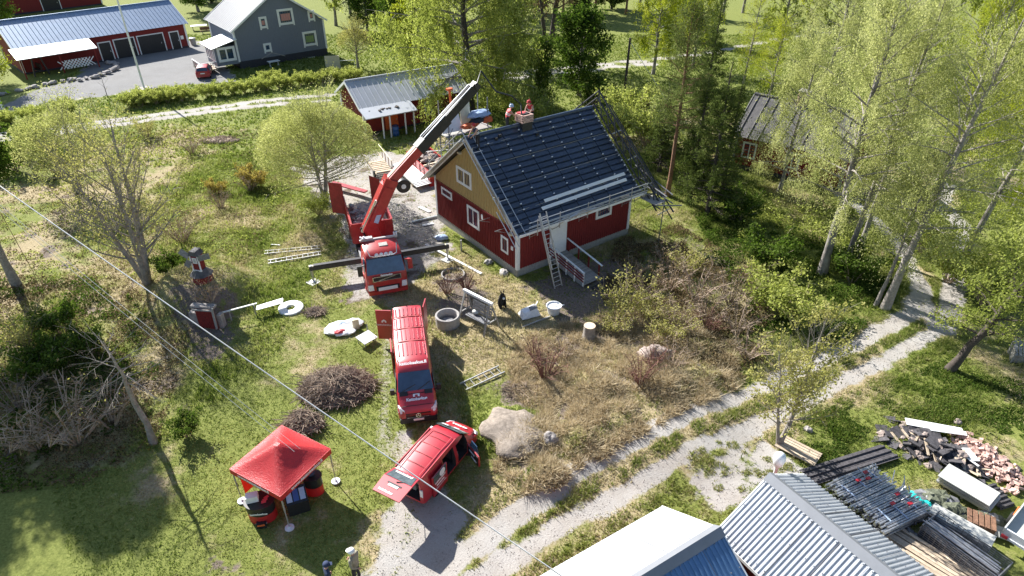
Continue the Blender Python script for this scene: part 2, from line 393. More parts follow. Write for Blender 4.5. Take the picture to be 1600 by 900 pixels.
def zones(x, y):
    n1 = fbm(x * 1.3, y * 1.3, 21, 3) - .5; n2 = fbm(x * .25, y * .25, 31, 3) - .5; n3 = fbm(x * .7, y * .7, 41, 4)
    wob = n1 * .55
    g = np.maximum(sm(.64 - dline(x, y, T1) + wob * 1.2, -.3, .5), sm(.58 - dline(x, y, T2) + wob * 1.2, -.3, .5))
    g = np.maximum(g, .85 * sm(.9 - dline(x, y, T3) + wob, -.2, .5))
    g = np.maximum(g, sm(sdpoly(x, y, DRIVE) - .15 + n1 * 1.6, -.5, .8) * (1 - .35 * sm(.35 - dline(x, y, DMID) + wob, -.3, .3)))
    g = np.maximum(g, .5 * sm(.6 - dline(x, y, DPATH) + wob, -.3, .5))
    g = np.maximum(g, sm(sdpoly(x, y, PATCH) + n1 * 2.2, -.3, .9) * (.55 + .45 * sm(n3, .35, .5)))
    g = np.maximum(g, .66 * sm(sdpoly(x, y, YARD) + n1 * 2, -.6, .8) * sm(n3 + .12, .3, .5))
    g = np.maximum(g, sm(sdpoly(x, y, FARY) + n1 * 1.5, -.4, .4))
    fw = np.minimum(dline(x, y, FT1), dline(x, y, FT2))
    g = np.maximum(g, .9 * sm(.75 - fw + wob, -.3, .4))
    g = np.maximum(g, .9 * sm(.8 - np.minimum(dline(x, y, FK1), dline(x, y, FK2)) + wob, -.3, .4))
    dirt_shade = np.zeros_like(x)
    for P in DIRT_SHADE: dirt_shade = np.maximum(dirt_shade, sm(sdpoly(x, y, P) + n1 * 2.5, -.5, .9))
    dirt_shade = np.maximum(dirt_shade, .8 * sm(sdpoly(x, y, YARD) + n1 * 3, -.3, 1.0))
    dirt_shade = np.maximum(dirt_shade, .6 * sm(sdpoly(x, y, wl([(960, 400), (1080, 350), (1200, 440), (1190, 560), (1080, 480), (960, 480)])) + n1 * 3, -.5, 1.5))
    dirt_shade = np.maximum(dirt_shade, .75 * sm(sdpoly(x, y, BANK) + n1 * 2, -.3, 1.2) * sm(n3, .42, .6))
    dirt_shade = np.maximum(dirt_shade, .8 * sm(n3, .60, .72) * sm(sdpoly(x, y, WILD), -2, 2))
    bank = sm(sdpoly(x, y, BANK) + n1 * 2, -.8, .8)
    wild = sm(sdpoly(x, y, WILD) + n1 * 3, -2, 2)
    lawn = sm(sdpoly(x, y, LAWN) + n1 * 2, -1.5, 1.5)
    roadmid = sm(2.6 - dline(x, y, (T1[2:] [:9] + T2[2:][:9]) / 2), -.4, .8)
    dry = np.clip(.42 + n2 * 1.5 + (n3 - .5) * .9 - .25 * lawn + .15 * wild + .2 * roadmid, 0, 1)
    midyard = sm(sdpoly(x, y, wl([(600, 440), (800, 430), (900, 480), (860, 540), (740, 640), (660, 640), (640, 470)])), -1.5, 1.5)
    dry = np.clip(dry + .32 * midyard, 0, 1)
    dry = np.maximum(dry, bank * (.7 + .3 * n3))
    far = sm(y, 62, 80)
    dry = dry * (1 - .55 * far)
    return dict(g=g, dirt_shade=dirt_shade, dry=dry, bank=bank, wild=wild, lawn=lawn)

def spaced(a, b, step, far0, far1, k=1.18):
    c = list(np.arange(a, b + 1e-6, step)); s = step; lo = a; hi = b; L = []; H = []
    while lo > far0: s = s * k; lo -= s; L.append(lo)
    s = step
    while hi < far1: s = s * k; hi += s; H.append(hi)
    return np.array(L[::-1] + c + H)
xs = spaced(-31, 30, .23, -900, 900, 1.045)
ys = spaced(11, 64, .23, -250, 1500, 1.045)
GX, GY = np.meshgrid(xs, ys)
Z = height(GX, GY)
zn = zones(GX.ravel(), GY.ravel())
nx, ny = len(xs), len(ys)
Pts = np.stack([GX.ravel(), GY.ravel(), Z.ravel()], 1)
ii = np.arange(nx * ny).reshape(ny, nx)
Q = np.stack([ii[:-1, :-1], ii[:-1, 1:], ii[1:, 1:], ii[1:, :-1]], -1).reshape(-1, 4)
cx = Pts[Q, 0].mean(1); cy = Pts[Q, 1].mean(1); gq = zn['g'][Q].mean(1)
cls = np.zeros(len(Q), int)
near = lambda P, w: dline(cx, cy, P) < w
cls[(gq > .45) & (near(T1, 1.6) | near(T2, 1.6) | near(T3, 2.2))] = 1
cls[(gq > .45) & (cls == 0) & ((sdpoly(cx, cy, DRIVE) > -1.2) | near(DPATH, 1.5))] = 2
cls[(gq > .45) & (sdpoly(cx, cy, PATCH) > -1.5) & (cls == 0)] = 3
cls[(gq > .4) & ((sdpoly(cx, cy, YARD) > -1.5) | (sdpoly(cx, cy, FRONT) > -1)) & (cls == 0)] = 4
cls[(gq > .45) & (sdpoly(cx, cy, FARY) > -1.5) & (cls == 0)] = 5
cls[(gq > .45) & (cls == 0)] = 6
def np_mesh(name, P, F, m, attrs=None, smooth=False):
    me = bpy.data.meshes.new(name); k = F.shape[1]
    me.vertices.add(len(P)); me.vertices.foreach_set('co', np.ascontiguousarray(P, np.float32).ravel())
    me.loops.add(F.size); me.loops.foreach_set('vertex_index', np.ascontiguousarray(F, np.int32).ravel())
    me.polygons.add(len(F)); me.polygons.foreach_set('loop_start', np.arange(0, F.size, k, dtype=np.int32))
    if smooth: me.polygons.foreach_set('use_smooth', np.ones(len(F), bool))
    for a, v in (attrs or {}).items():
        at = me.attributes.new(a, 'FLOAT', 'POINT'); at.data.foreach_set('value', np.ascontiguousarray(v, np.float32))
    me.materials.append(m); me.update(calc_edges=True); return me

def ground_material(tint=1.0, nm='ground_mix'):
    m = bpy.data.materials.new(nm); m.use_nodes = True
    nt = m.node_tree; N = nt.nodes; L = nt.links; b = N['Principled BSDF']; b.inputs['Roughness'].default_value = .95; b.inputs['Specular IOR Level'].default_value = .15
    tc = N.new('ShaderNodeTexCoord')
    def noise(s, d=5, r=.65):
        n = N.new('ShaderNodeTexNoise'); n.inputs['Scale'].default_value = s; n.inputs['Detail'].default_value = d; n.inputs['Roughness'].default_value = r
        L.new(tc.outputs['Object'], n.inputs[0]); return n.outputs[0]
    def ramp(src, stops):
        r = N.new('ShaderNodeValToRGB'); e = r.color_ramp.elements
        e[0].position, e[0].color = stops[0][0], (*stops[0][1], 1); e[1].position, e[1].color = stops[-1][0], (*stops[-1][1], 1)
        for p, c in stops[1:-1]: x = e.new(p); x.color = (*c, 1)
        L.new(src, r.inputs[0]); return r.outputs[0]
    def att(n):
        a = N.new('ShaderNodeAttribute'); a.attribute_name = n; return a.outputs['Fac']
    def math_(op, a, b2):
        n = N.new('ShaderNodeMath'); n.operation = op
        for i, v in enumerate((a, b2)):
            if isinstance(v, (int, float)): n.inputs[i].default_value = v
            else: L.new(v, n.inputs[i])
        return n.outputs[0]
    def mix(f, a, b2):
        n = N.new('ShaderNodeMixRGB'); L.new(f, n.inputs[0]); L.new(a, n.inputs[1]); L.new(b2, n.inputs[2]); return n.outputs[0]
    fine = noise(9, 6, .75); mid = noise(1.6, 6, .7)
    dryv = math_('ADD', att('dry'), math_('MULTIPLY', math_('SUBTRACT', mid, .5), 1.1))
    green = ramp(fine, [(.25, (.075, .10, .025)), (.5, (.18, .205, .05)), (.75, (.31, .32, .10))])
    straw = ramp(fine, [(.25, (.18, .14, .075)), (.5, (.36, .29, .17)), (.78, (.56, .48, .32))])
    grass = mix(ramp(dryv, [(.42, (0, 0, 0)), (.78, (1, 1, 1))]), green, straw)
    dirt_shade = ramp(fine, [(.25, (.09, .07, .055)), (.55, (.20, .16, .13)), (.8, (.36, .30, .25))])
    df = math_('ADD', att('dirt_shade'), math_('MULTIPLY', math_('SUBTRACT', noise(3.2), .5), 1.3))
    c = mix(ramp(df, [(.42, (0, 0, 0)), (.72, (1, 1, 1))]), grass, dirt_shade)
    gravel = mix(ramp(noise(.5, 3), [(.35, (0, 0, 0)), (.7, (1, 1, 1))]), ramp(noise(20, 6, .85), [(.25, (.28, .262, .24)), (.5, (.41, .388, .36)), (.75, (.54, .515, .48))]), ramp(noise(12, 6, .85), [(.25, (.24, .215, .185)), (.5, (.37, .335, .295)), (.75, (.48, .44, .39))]))
    if tint != 1.0:
        hs = N.new('ShaderNodeHueSaturation'); hs.inputs['Value'].default_value = tint; hs.inputs['Saturation'].default_value = .25; L.new(gravel, hs.inputs['Color']); gravel = hs.outputs[0]
    gf = math_('ADD', att('g'), math_('MULTIPLY', math_('SUBTRACT', noise(4.5, 6, .8), .5), 1.15))
    c = mix(ramp(gf, [(.40, (0, 0, 0)), (.66, (1, 1, 1))]), c, gravel)
    L.new(c, b.inputs['Base Color'])
    bp = N.new('ShaderNodeBump'); bp.inputs['Strength'].default_value = .8; bp.inputs['Distance'].default_value = .06
    L.new(noise(12, 6, .8), bp.inputs['Height']); L.new(bp.outputs[0], b.inputs['Normal'])
    return m
M['ground'] = ground_material()
M['ground_far'] = ground_material(.58, 'far_gravel')
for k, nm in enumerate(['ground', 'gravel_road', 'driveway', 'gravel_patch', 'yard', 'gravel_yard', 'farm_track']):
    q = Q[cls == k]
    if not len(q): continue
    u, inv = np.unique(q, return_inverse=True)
    me = np_mesh(nm, Pts[u], inv.reshape(q.shape), M['ground_far' if k == 5 else 'ground'], {a: zn[a][u] for a in ('g', 'dirt_shade', 'dry')}, True)
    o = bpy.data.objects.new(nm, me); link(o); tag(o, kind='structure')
print('ground', len(Q))

# ---------------- buildings ----------------
def window(parent, o, ux, uz, w, h, fm='white_wood', gm='glass', fr=.12, mull=0, curtain=None, depth=.05, apron=0):
    """o = centre on the wall face; ux, uz = unit vectors in the wall"""
    ux, uz = Vector(ux), Vector(uz); n = ux.cross(uz); o = Vector(o)
    q = MB()
    def bar(cx_, cz_, bw, bh, d=depth):
        q.slab([o + ux * (cx_ + a * bw / 2) + uz * (cz_ + b_ * bh / 2) + n * d for a, b_ in ((-1, -1), (1, -1), (1, 1), (-1, 1))], d + .02)
    bar(0, h / 2 - fr / 2, w, fr); bar(0, -h / 2 + fr / 2, w, fr)
    for s in (-1, 1): bar(s * (w / 2 - fr / 2), 0, fr, h - 2 * fr)
    for k in range(mull): bar(-w / 2 + w * (k + 1) / (mull + 1), 0, fr * .6, h - 2 * fr, depth - .008)
    if apron:
        for s in (-1, 1): bar(s * (w / 2 - apron / 2), -h / 2 - apron / 2, apron, apron)
    f = q.build('window', M[fm], parent)
    q = MB(); q.slab([o + ux * a * (w / 2 - fr) + uz * b_ * (h / 2 - fr) + n * .012 for a, b_ in ((-1, -1), (1, -1), (1, 1), (-1, 1))], .02); q.build('pane', M[gm], f)
    if curtain:
        q = MB(); q.slab([o + ux * a * (w / 2 - fr) * .8 + uz * (b_ * (h / 2 - fr) * .6 - .05) + n * .016 for a, b_ in ((-1, -1), (1, -1), (1, 1), (-1, 1))], .003); q.build('curtain', M[curtain], f)
    return f
def corr(mb, o, u, v, L, Wd, pitch, amp, mi=0, top=.5, th=.02):
    """ribbed metal sheet: ribs run along v, repeat along u"""
    u, v, o = Vector(u).normalized(), Vector(v).normalized(), Vector(o); n = u.cross(v).normalized()
    if n.z < 0: n = -n
    k = max(1, int(round(L / pitch))); p = L / k; prof = []
    for i in range(k):
        prof += [(i * p, 0), (i * p + p * (.5 - top / 2), 0), (i * p + p * (.58 - top / 2), amp), (i * p + p * (.42 + top / 2), amp), (i * p + p * (.5 + top / 2), 0)]
    prof.append((L, 0)); m = len(prof)
    vs = [o + u * x + n * z for x, z in prof] + [o + u * x + n * z + v * Wd for x, z in prof]
    mb.add(vs, [(i, i + 1, m + i + 1, m + i) for i in range(m - 1)], mi)
    lo = [p_ - n * th for p_ in vs]; mb.add(lo, [(m + i, m + i + 1, i + 1, i) for i in range(m - 1)], mi)

HB = W(808, 432); HA = math.atan2((W(980, 366) - HB).y, (W(980, 366) - HB).x)
HL, HW, HE, HR = 10.55, 10.86, 3.62, 8.35        # length, width, eave height, ridge height
def H2W(x, y, z): return Matrix.Translation(HB) @ (Matrix.Rotation(HA, 4, 'Z') @ V(x, y, z))
def main_house():
    t = thing('house', (HB.x, HB.y, 0), HA, 'red and yellow wooden house with a new dark tiled roof, scaffolded all round', 'house')
    ov = .45; mid = HW / 2; sl = (HR - HE) / (mid + ov); wz = HE + ov * sl
    q = MB(); q.box((HL / 2, HW / 2, .1), (HL + .04, HW + .04, .9)); q.build('foundation', M['foundation'], t)
    q = MB(); z0 = .5
    # walls: front and back red boxes plus gables red to 3.35, yellow above
    q.box((HL / 2, .06, (z0 + wz) / 2 - .15), (HL - .02, .12, wz - z0 - .3)); q.box((HL / 2, HW - .06, (z0 + wz) / 2 - .15), (HL - .02, .12, wz - z0 - .3))
    zc = 3.45
    for x in (.06, HL - .06): q.box((x, HW / 2, (z0 + zc) / 2), (.12, HW - .24, zc - z0))
    q.build('wall', M['red_wood'], t)
    y_ = MB()
    for x in (.06, HL - .06):
        pts = [(x, .02, zc + .004), (x, HW - .02, zc + .004), (x, HW - .02, wz - .25), (x, mid, HR - .3), (x, .02, wz - .25)]
        y_.add([(px - .058, py, pz) for px, py, pz in pts] + [(px + .058, py, pz) for px, py, pz in pts], [(0, 1, 2, 3, 4), (9, 8, 7, 6, 5)] + [(i, 5 + i, 5 + (i + 1) % 5, (i + 1) % 5) for i in range(5)])
    y_.build('gable_wall', M['yellow_wood'], t)
    q = MB(); q2 = MB(); n = 52
    for i in range(n):
        y = .14 + (HW - .28) * i / (n - 1); zt = min(wz - .3 + min(y, HW - y) * sl, HR - .4)
        q.beam((-.024, y, z0 + .02), (-.024, y, zc - .02), .05, .05, up=(0, 1, 0)); q2.beam((-.024, y, zc + .08), (-.024, y, max(zc + .12, zt - .12)), .045, .05, up=(0, 1, 0))
    m_ = 50
    for i in range(m_): q.beam((.14 + (HL - .28) * i / (m_ - 1), -.016, z0 + .02), (.14 + (HL - .28) * i / (m_ - 1), -.016, wz - .4), .035, .035, up=(1, 0, 0))
    tag(q.build('wall_batten', M['red_wood'], t), kind='stuff'); tag(q2.build('gable_batten', M['yellow_wood'], t), kind='stuff')
    q = MB(); q.box((-.03, mid, zc + .03), (.1, HW - .5, .1)); q.build('band_board', M['red_wood'], t)
    for x, y in ((0, 0), (HL, 0), (0, HW), (HL, HW)):
        q = MB(); sx = -1 if x == 0 else 1; sy = -1 if y == 0 else 1
        q.box((x + sx * .03, y - sy * .07, (z0 + wz - .2) / 2), (.05, .2, wz - .2 - z0)); q.box((x - sx * .09, y + sy * .03, (z0 + wz - .2) / 2), (.2, .05, wz - .2 - z0)); q.build('corner_board', M['white_wood'], t)
    # gable windows (positions measured on the gable, u from the near corner)
    gx, gz = V(0, -1, 0), V(0, 0, 1)
    window(t, (-.005, 6.5, 5.1), gx, gz, 2.0, 1.3, mull=1, fr=.2)
    window(t, (-.005, 9.12, 2.88), gx, gz, 1.55, .66, fr=.16)
    window(t, (-.005, 5.42, 2.35), gx, gz, 1.6, 1.55, mull=1, fr=.18)
    window(t, (-.005, 1.43, 1.88), gx, gz, .9, 1.25, fr=.16)
    q = MB(); q.box((-.03, 4.2, 2.9), (.06, .22, .36)); q.build('meter_box', M['white'], t)
    q = MB(); q.box((-.03, .55, 2.0), (.06, .22, .3)); q.build('house_number_plate', M['white'], t)
    window(t, (7.8, -.005, 2.78), (1, 0, 0), (0, 0, 1), 1.55, .95, fr=.2)
    q = MB(); q.box((3.55, -.03, 2.0), (1.5, .06, 2.6)); d = q.build('door', M['white'], t)
    q = MB(); q.box((3.55, -.07, 1.97), (1.26, .03, 2.42)); q.build('door_leaf', M['white'], d)
    q = MB(); q.box((3.05, -.10, 1.8), (.06, .05, .2)); q.build('handle', M['steel'], d)
    # roof: boarded deck, then tiles row by row
    q = MB(); xa, xb = -.42, HL + .42
    for s in (0, 1):
        e = (lambda y: y) if s == 0 else (lambda y: HW - y)
        pts = [(xa, e(-ov), HE), (xb, e(-ov), HE), (xb, e(mid - .01), HR), (xa, e(mid - .01), HR)]
        if s: pts = [pts[1], pts[0], pts[3], pts[2]]
        q.slab(pts, .16)
    q.build('roof_deck', M['dark_steel'], t)
    for x in (xa - .02, xb + .02):
        for s in (0, 1):
            e = (lambda y: y) if s == 0 else (lambda y: HW - y)
            q = MB(); q.beam((x, e(-ov), HE - .05), (x, e(mid), HR - .05), .05, .22); q.build('barge_board', M['grey_wood'], t)
    sy, sz = mid + ov, HR - HE; Ls = math.hypot(sy, sz); dy, dz = sy / Ls, sz / Ls
    rows, cols = 17, 8; rh = Ls / rows; cwid = (xb - xa) / cols
    tb = MB(); nn = 6; ys_ = []
    for i in range(nn + 1):                     # one panel with a shallow wave, overlapping the panel below
        x = cwid * .955 * i / nn; wv = .035 * math.sin(PI * i / nn) - .012
        ys_.append((x, wv))
    vs = []
    for x, wv in ys_: vs += [(x, -.02, .02), (x, -.02, .13 + wv), (x, rh * .55, .10 + wv * 1.2), (x, rh * 1.0, .035)]
    fs = []
    for i in range(nn):
        a, b = i * 4, i * 4 + 4; fs += [(a, a + 1, b + 1, b)[::-1], (a + 1, a + 2, b + 2, b + 1)[::-1], (a + 2, a + 3, b + 3, b + 2)[::-1]]
    fs += [(0, 1, 2, 3)[::-1], tuple(nn * 4 + k for k in range(4))]
    tb.add(vs, fs); tm = tb.mesh('roof_tile', M['tile'])
    cl = MB(); rr = random.Random(4)
    for s in (0, 1):
        if s == 1:
            q = MB(); q.slab([(xb, HW + ov, HE + .05), (xa, HW + ov, HE + .05), (xa, mid, HR + .05), (xb, mid, HR + .05)], .04); q.build('rear_roofing', M['tile'], t); continue
        for r in range(rows):
            for c in range(cols):
                jx = (.10 if r % 2 else -.10) + rr.uniform(-.01, .01)
                x = xa + cwid * c; w_ = 1.0
                y, z = -ov + dy * rh * r, HE + dz * rh * r
                inst('roof_tile', tm, t, (x + rr.uniform(-.008, .008), y, z), (math.atan2(dz, dy) + rr.uniform(-.006, .006), 0, 0))
                if (r * 3 + c * 2) % 4 < 2 and r > 1 or c == cols - 1:
                    xx = x + cwid * (.97 if c < cols - 1 else .9); k = rh * .25
                    cl.box((xx, y + dy * k - dz * .16, z + dz * k + dy * .16), (.14, .09, .04), rz=.5)
    tag(cl.build('tile_clip', M['white'], t), kind='stuff')
    q = MB()
    for r in (3.3, 7.6, 11.8, 15.2):
        y, z = -ov + dy * rh * r, HE + dz * rh * r; q.tube([(xa + .1, y - dz * .12, z + dy * .12), (xb - .1, y - dz * .12, z + dy * .12)], .016, 4)
    q.build('roof_line', M['grey_wood'], t)
    q = MB(); q.tube([(xa, mid, HR + .1), (xb, mid, HR + .1)], .15, 10); q.build('ridge_cap', M['tile'], t, 40)
    # chimney
    ch = MB(); ch.box((4.5, mid - .05, 8.45), (.85, .85, 1.0)); c = ch.build('chimney', M['dark_steel'], t)
    bm = MB().box((0, 0, 0), (.27, .12, .075)).mesh('brick', M['brick'])
    for lay in range(6):
        for k in range(3):
            for sgn in (-1, 1):
                off = (k - 1) * .29 + (.06 if lay % 2 else -.06)
                inst('brick', bm, c, (4.5 + off, mid - .05 + sgn * .40, 8.72 + lay * .09), (0, 0, 0)); inst('brick', bm, c, (4.5 + sgn * .40, mid - .05 + off, 8.72 + lay * .09), (0, 0, PI / 2))
    q = MB(); q.box((4.5, mid - .05, 9.22), (.55, .5, .1)); q.build('flue', M['black'], c)
    q = MB()
    for (x, r) in ((1.7, 15.6), (2.1, 16.0), (5.0, 14.6)):
        y, z = -ov + dy * rh * r, HE + dz * rh * r; q.box((x, y - dz * .2, z + dy * .2), (.22, .12, .16))
    q.build('roof_bracket', M['black'], t)
    return t, (xa, xb, ov, mid, sl, dy, dz, Ls)
HOUSE, (XA, XB, OV, MID, SL, DY, DZ, LS) = main_house()

def on_roof(x, d, up=0.0):     # house-local point on the front slope, d metres up from the eave
    return V(x, -OV + DY * d - DZ * up, HE + DZ * d + DY * up)
def roof_boards():
    for k, (xa, xb, d, lab) in enumerate(((2.75, 10.35, 1.55, 'long white board lying across the dark roof, the upper of the two'), (2.25, 10.2, 1.08, 'long white board lying across the dark roof, the lower one nearer the eave'))):
        a, b = on_roof(xa, d, .2), on_roof(xb, d + .12, .2)
        t = thing('white_board', H2W(*a), HA, lab, 'board', 'white boards lying on the roof')
        q = MB(); q.beam((0, 0, 0), b - a, .24, .03, up=(0, -DZ, DY)); q.build('plank', M['white_wood'], t)
        q = MB(); q.beam(V(0, .0, .03), b - a + V(0, 0, .03), .03, .03, up=(0, -DZ, DY)); q.build('edge_strip', M['white'], t)
roof_boards()
def tubes(t, name, L, r=.024, m='steel'):
    for p, q_ in L:
        q = MB(); q.tube([p, q_], r, 6); q.build(name, M[m], t, 40)
def scaffold():
    t = thing('eaves_scaffold', (HB.x, HB.y, 0), HA, 'steel bracket scaffold with plank walkway along the front eave of the red house', 'scaffold')
    for k in range(3):
        q = MB(); q.box((HL / 2 + .1, -.49 - k * .14, 3.56), (HL + 1.0, .12, .04)); q.build('walkway_plank', M['grey_wood'], t)
    q = MB(); q.box((HL / 2 + .1, -.86, 3.62), (HL + 1.1, .035, .17)); q.build('toe_board', M['white_wood'], t)
    tubes(t, 'guard_rail', [(V(.3, -.9, z), V(HL + .7, -.9, z)) for z in (3.84, 4.1, 4.4)] + [(V(.2, -.5, 3.75), V(HL + .6, -.5, 3.75))], .032)
    for x in (1.0, 2.9, 5.4, 7.4, 9.6, 10.9):
        q = MB(); q.tube([(x, -.9, 3.3), (x, -.9, 4.5)], .032, 6); q.tube([(x, -.02, 3.46), (x, -.9, 3.46)], .03, 6); q.tube([(x, -.02, 2.75), (x, -.88, 3.44)], .026, 6); q.tube([(x, -.03, 2.65), (x, -.03, 3.45)], .026, 6); q.build('bracket', M['steel'], t, 40)
    rr = random.Random(8); bm = [MB().box((0, 0, 0), (1.1, .16, .03)).mesh('loose_batten', M['plank']), MB().box((0, 0, 0), (.9, .12, .04)).mesh('loose_batten', M['alu']), MB().box((0, 0, 0), (.45, .3, .03)).mesh('spare_tile', M['tile'])]
    for k in range(46):
        me = bm[k % 3]; inst(me.name.split('.')[0], me, t, (rr.uniform(2.6, HL + .1), rr.uniform(-.82, -.45), 3.62 + rr.uniform(0, .16)), (rr.uniform(-.2, .2), rr.uniform(-.08, .08), rr.uniform(-.35, .35)))
    # left gable: rails rising along both rakes
    t = thing('gable_scaffold', (HB.x, HB.y, 0), HA, 'steel guard rails and brackets climbing both rakes of the yellow gable', 'scaffold')
    f = lambda y, up: V(-.72, y, HE + (min(y, HW - y) + OV) * SL + up)
    L = []
    for up in (.12, .72): L += [(f(-1.2, up), f(MID, up)), (f(HW + .9, up), f(MID, up))]
    tubes(t, 'rake_rail', L, .035)
    tubes(t, 'rake_rail', [(V(.1, -.9, HE - .05), V(.1, MID, HR + .25)), (V(-1.05, -1.3, 3.15), V(-1.05, .9, 4.9))], .03)
    for y in (-.3, 1.2, 2.7, 4.2):
        q = MB(); p = f(y, .1); q.tube([p, p + V(0, -.1, .75)], .028, 6); q.tube([p + V(0, 0, .35), p + V(.85, 0, .35)], .024, 6); q.build('bracket', M['steel'], t, 40)
    for y in (6.5, 8.3, 10.2):
        q = MB(); p = f(y, .1); q.tube([p, p + V(0, .1, .75)], .028, 6); q.tube([p, p + V(.8, 0, 0)], .024, 6); q.build('bracket', M['steel'], t, 40)
    q = MB(); q.slab([V(-.95, MID + .1, HR - .1), V(-.5, MID + .1, HR - .1), V(-.5, HW + .7, HE - .25), V(-.95, HW + .7, HE - .25)], .05); q.build('walkway_plank', M['alu'], t)
    for z, y in ((6.9, 6.8), (5.0, 2.4), (3.1, 0.6)):
        q = MB(); q.box((-.12, y, z), (.22, .35, .14)); q.build('wall_clamp', M['cream'], t)
    for y in (1.3, 3.2):
        q = MB(); q.tube([(-.05, y, 2.9), (-.9, y, 3.25)], .024, 6); q.tube([(-.05, y, 3.25), (-.95, y, 3.25)], .024, 6); q.build('bracket', M['steel'], t, 40)
    # right gable: triple rails standing above the roof edge and past the eave
    t = thing('rake_scaffold', (HB.x, HB.y, 0), HA, 'dark steel scaffold rails standing over the far right gable of the tiled roof', 'scaffold')
    f = lambda y, up, x=0: V(HL + .95 + x, y, HE + (min(y, HW - y) + OV) * SL + up)
    L = []
    for up, x in ((.25, -.3), (.75, 0), (1.25, .1)): L += [(f(-2.0, up, x), f(MID, up, x)), (f(HW - 1.5, up, x), f(MID, up, x))]
    tubes(t, 'rake_rail', L, .065, 'dark_steel')
    for k in range(9):
        y = -1.8 + k * .9; y2 = y + .9
        if y2 < MID: tubes(t, 'diagonal_brace', [(f(y, .25, -.3), f(y2, 1.25, .1))], .04, 'dark_steel')
    tubes(t, 'rake_rail', [(f(-2.6, .5, .9), f(MID - .4, .5, .9)), (f(-2.6, -.1, .9), f(2.6, -.1, .9))], .05, 'dark_steel')
    for k in range(12):
        y = -2.2 + k * .62; q = MB(); q.tube([f(y, .15, -.3), f(y + .1, .15, 1.0)], .04, 5); q.build('transom', M['dark_steel'] if k % 3 else M['steel'], t, 40)
    tubes(t, 'guard_rail', [(V(HL + .9, -2.6, 3.9), V(HL + 1.2, .6, 4.3)), (V(HL + 1.4, -2.8, 3.3), V(HL + 1.6, .8, 3.7)), (V(HL + .6, -2.4, 2.9), V(HL + .9, 1.0, 3.2)), (V(HL + 2.0, -2.2, 3.6), V(HL + 2.0, 1.8, 4.6)), (V(HL + 2.2, -3.0, 3.0), V(HL + .4, -2.2, 3.2)), (V(HL + 2.3, -1.2, 3.4), V(HL + .4, -1.0, 3.6)), (V(HL + 2.2, .6, 3.9), V(HL + .4, .8, 4.2)), (V(HL + 1.9, -2.6, 2.4), V(HL + 2.0, .8, 4.6))], .05, 'dull_steel')
    for y in (-1.6, .2, 2.0, 3.8, 5.4, 7.2):
        q = MB(); p = f(y, .1); q.tube([p, p + V(.05, 0, 1.3)], .03, 6); q.tube([p + V(0, 0, .1), p + V(-.9, 0, .1)], .026, 6); q.build('bracket', M['dark_steel'], t, 40)
    for y in (-2.4, .9):
        q = MB(); q.tube([(HL + .9, y, 0), (HL + .95, y, 4.4)], .04, 6); q.build('standard', M['dull_steel'], t, 40)
    q = MB(); q.box((HL + .8, -1.4, 3.25), (1.1, 1.6, .05)); q.build('walkway_plank', M['grey_wood'], t)
    # rear working platform seen over the ridge
    o_ = H2W(1.9, 0, .5); t = thing('loading_platform', (o_.x, o_.y, .5), HA, 'cluttered scaffold platform behind the ridge with tarpaulins and a tilted board', 'scaffold')
    q = MB(); q.box((1.6, HW + 1.1, 5.9), (4.2, 1.7, .08)); q.build('platform_deck', M['grey_wood'], t)
    for x in (-.2, 3.4):
        for y in (HW + .4, HW + 1.8):
            q = MB(); q.tube([(x, y, 0), (x, y, 8.3)], .05, 6); q.build('standard', M['dull_steel'], t)
    q = MB(); q.slab([(1.2, HW + .8, 6.3), (2.2, HW + 1.0, 6.2), (2.3, HW + 1.3, 7.9), (1.3, HW + 1.1, 8.0)], .06); q.build('tilted_board', M['cream'], t)
    q = MB(); q.slab([(-.6, HW + .6, 6.1), (1.1, HW + .5, 6.1), (1.0, HW + .9, 7.5), (-.5, HW + 1.0, 7.5)], .05); q.build('white_panel', M['white'], t)
    q = MB(); q.ball((2.8, HW + .7, 7.0), .75, 12, 7, sq=(1.3, .6, .4), jit=.25, seed=3); q.build('tarpaulin', M['blue_white'], t, 50)
    q = MB(); q.ball((2.5, HW + .5, 6.6), .6, 12, 7, sq=(1.2, .6, .4), jit=.2, seed=5); q.build('tyre_sack', M['black'], t, 50)
    q = MB(); q.ball((1.7, HW + .3, 6.4), .6, 12, 7, sq=(1.3, .6, .35), jit=.25, seed=6); q.ball((3.4, HW + .5, 6.5), .5, 10, 7, sq=(1, .6, .5), jit=.25, seed=7); q.build('orange_sack', M['orange'], t, 50)
    q = MB(); q.tube([(1.0, HW + 1.7, 5.9), (.8, HW + 1.7, 9.0)], .09, 6); q.box((.8, HW + 1.7, 9.05), (.45, .3, .15)); q.build('hoist_post', M['orange'], t)
    q = MB()
    rr = random.Random(5)
    for k in range(16): q.tube([(rr.uniform(-1.4, -.3), HW + rr.uniform(-2.5, 1), 5.2 + rr.uniform(-.8, .6)), (rr.uniform(-1.8, .3), HW + rr.uniform(-3, 1.6), 5.6 + rr.uniform(-1, 1))], .03, 5)
    q.build('loose_tube', M['dull_steel'], t)
scaffold()

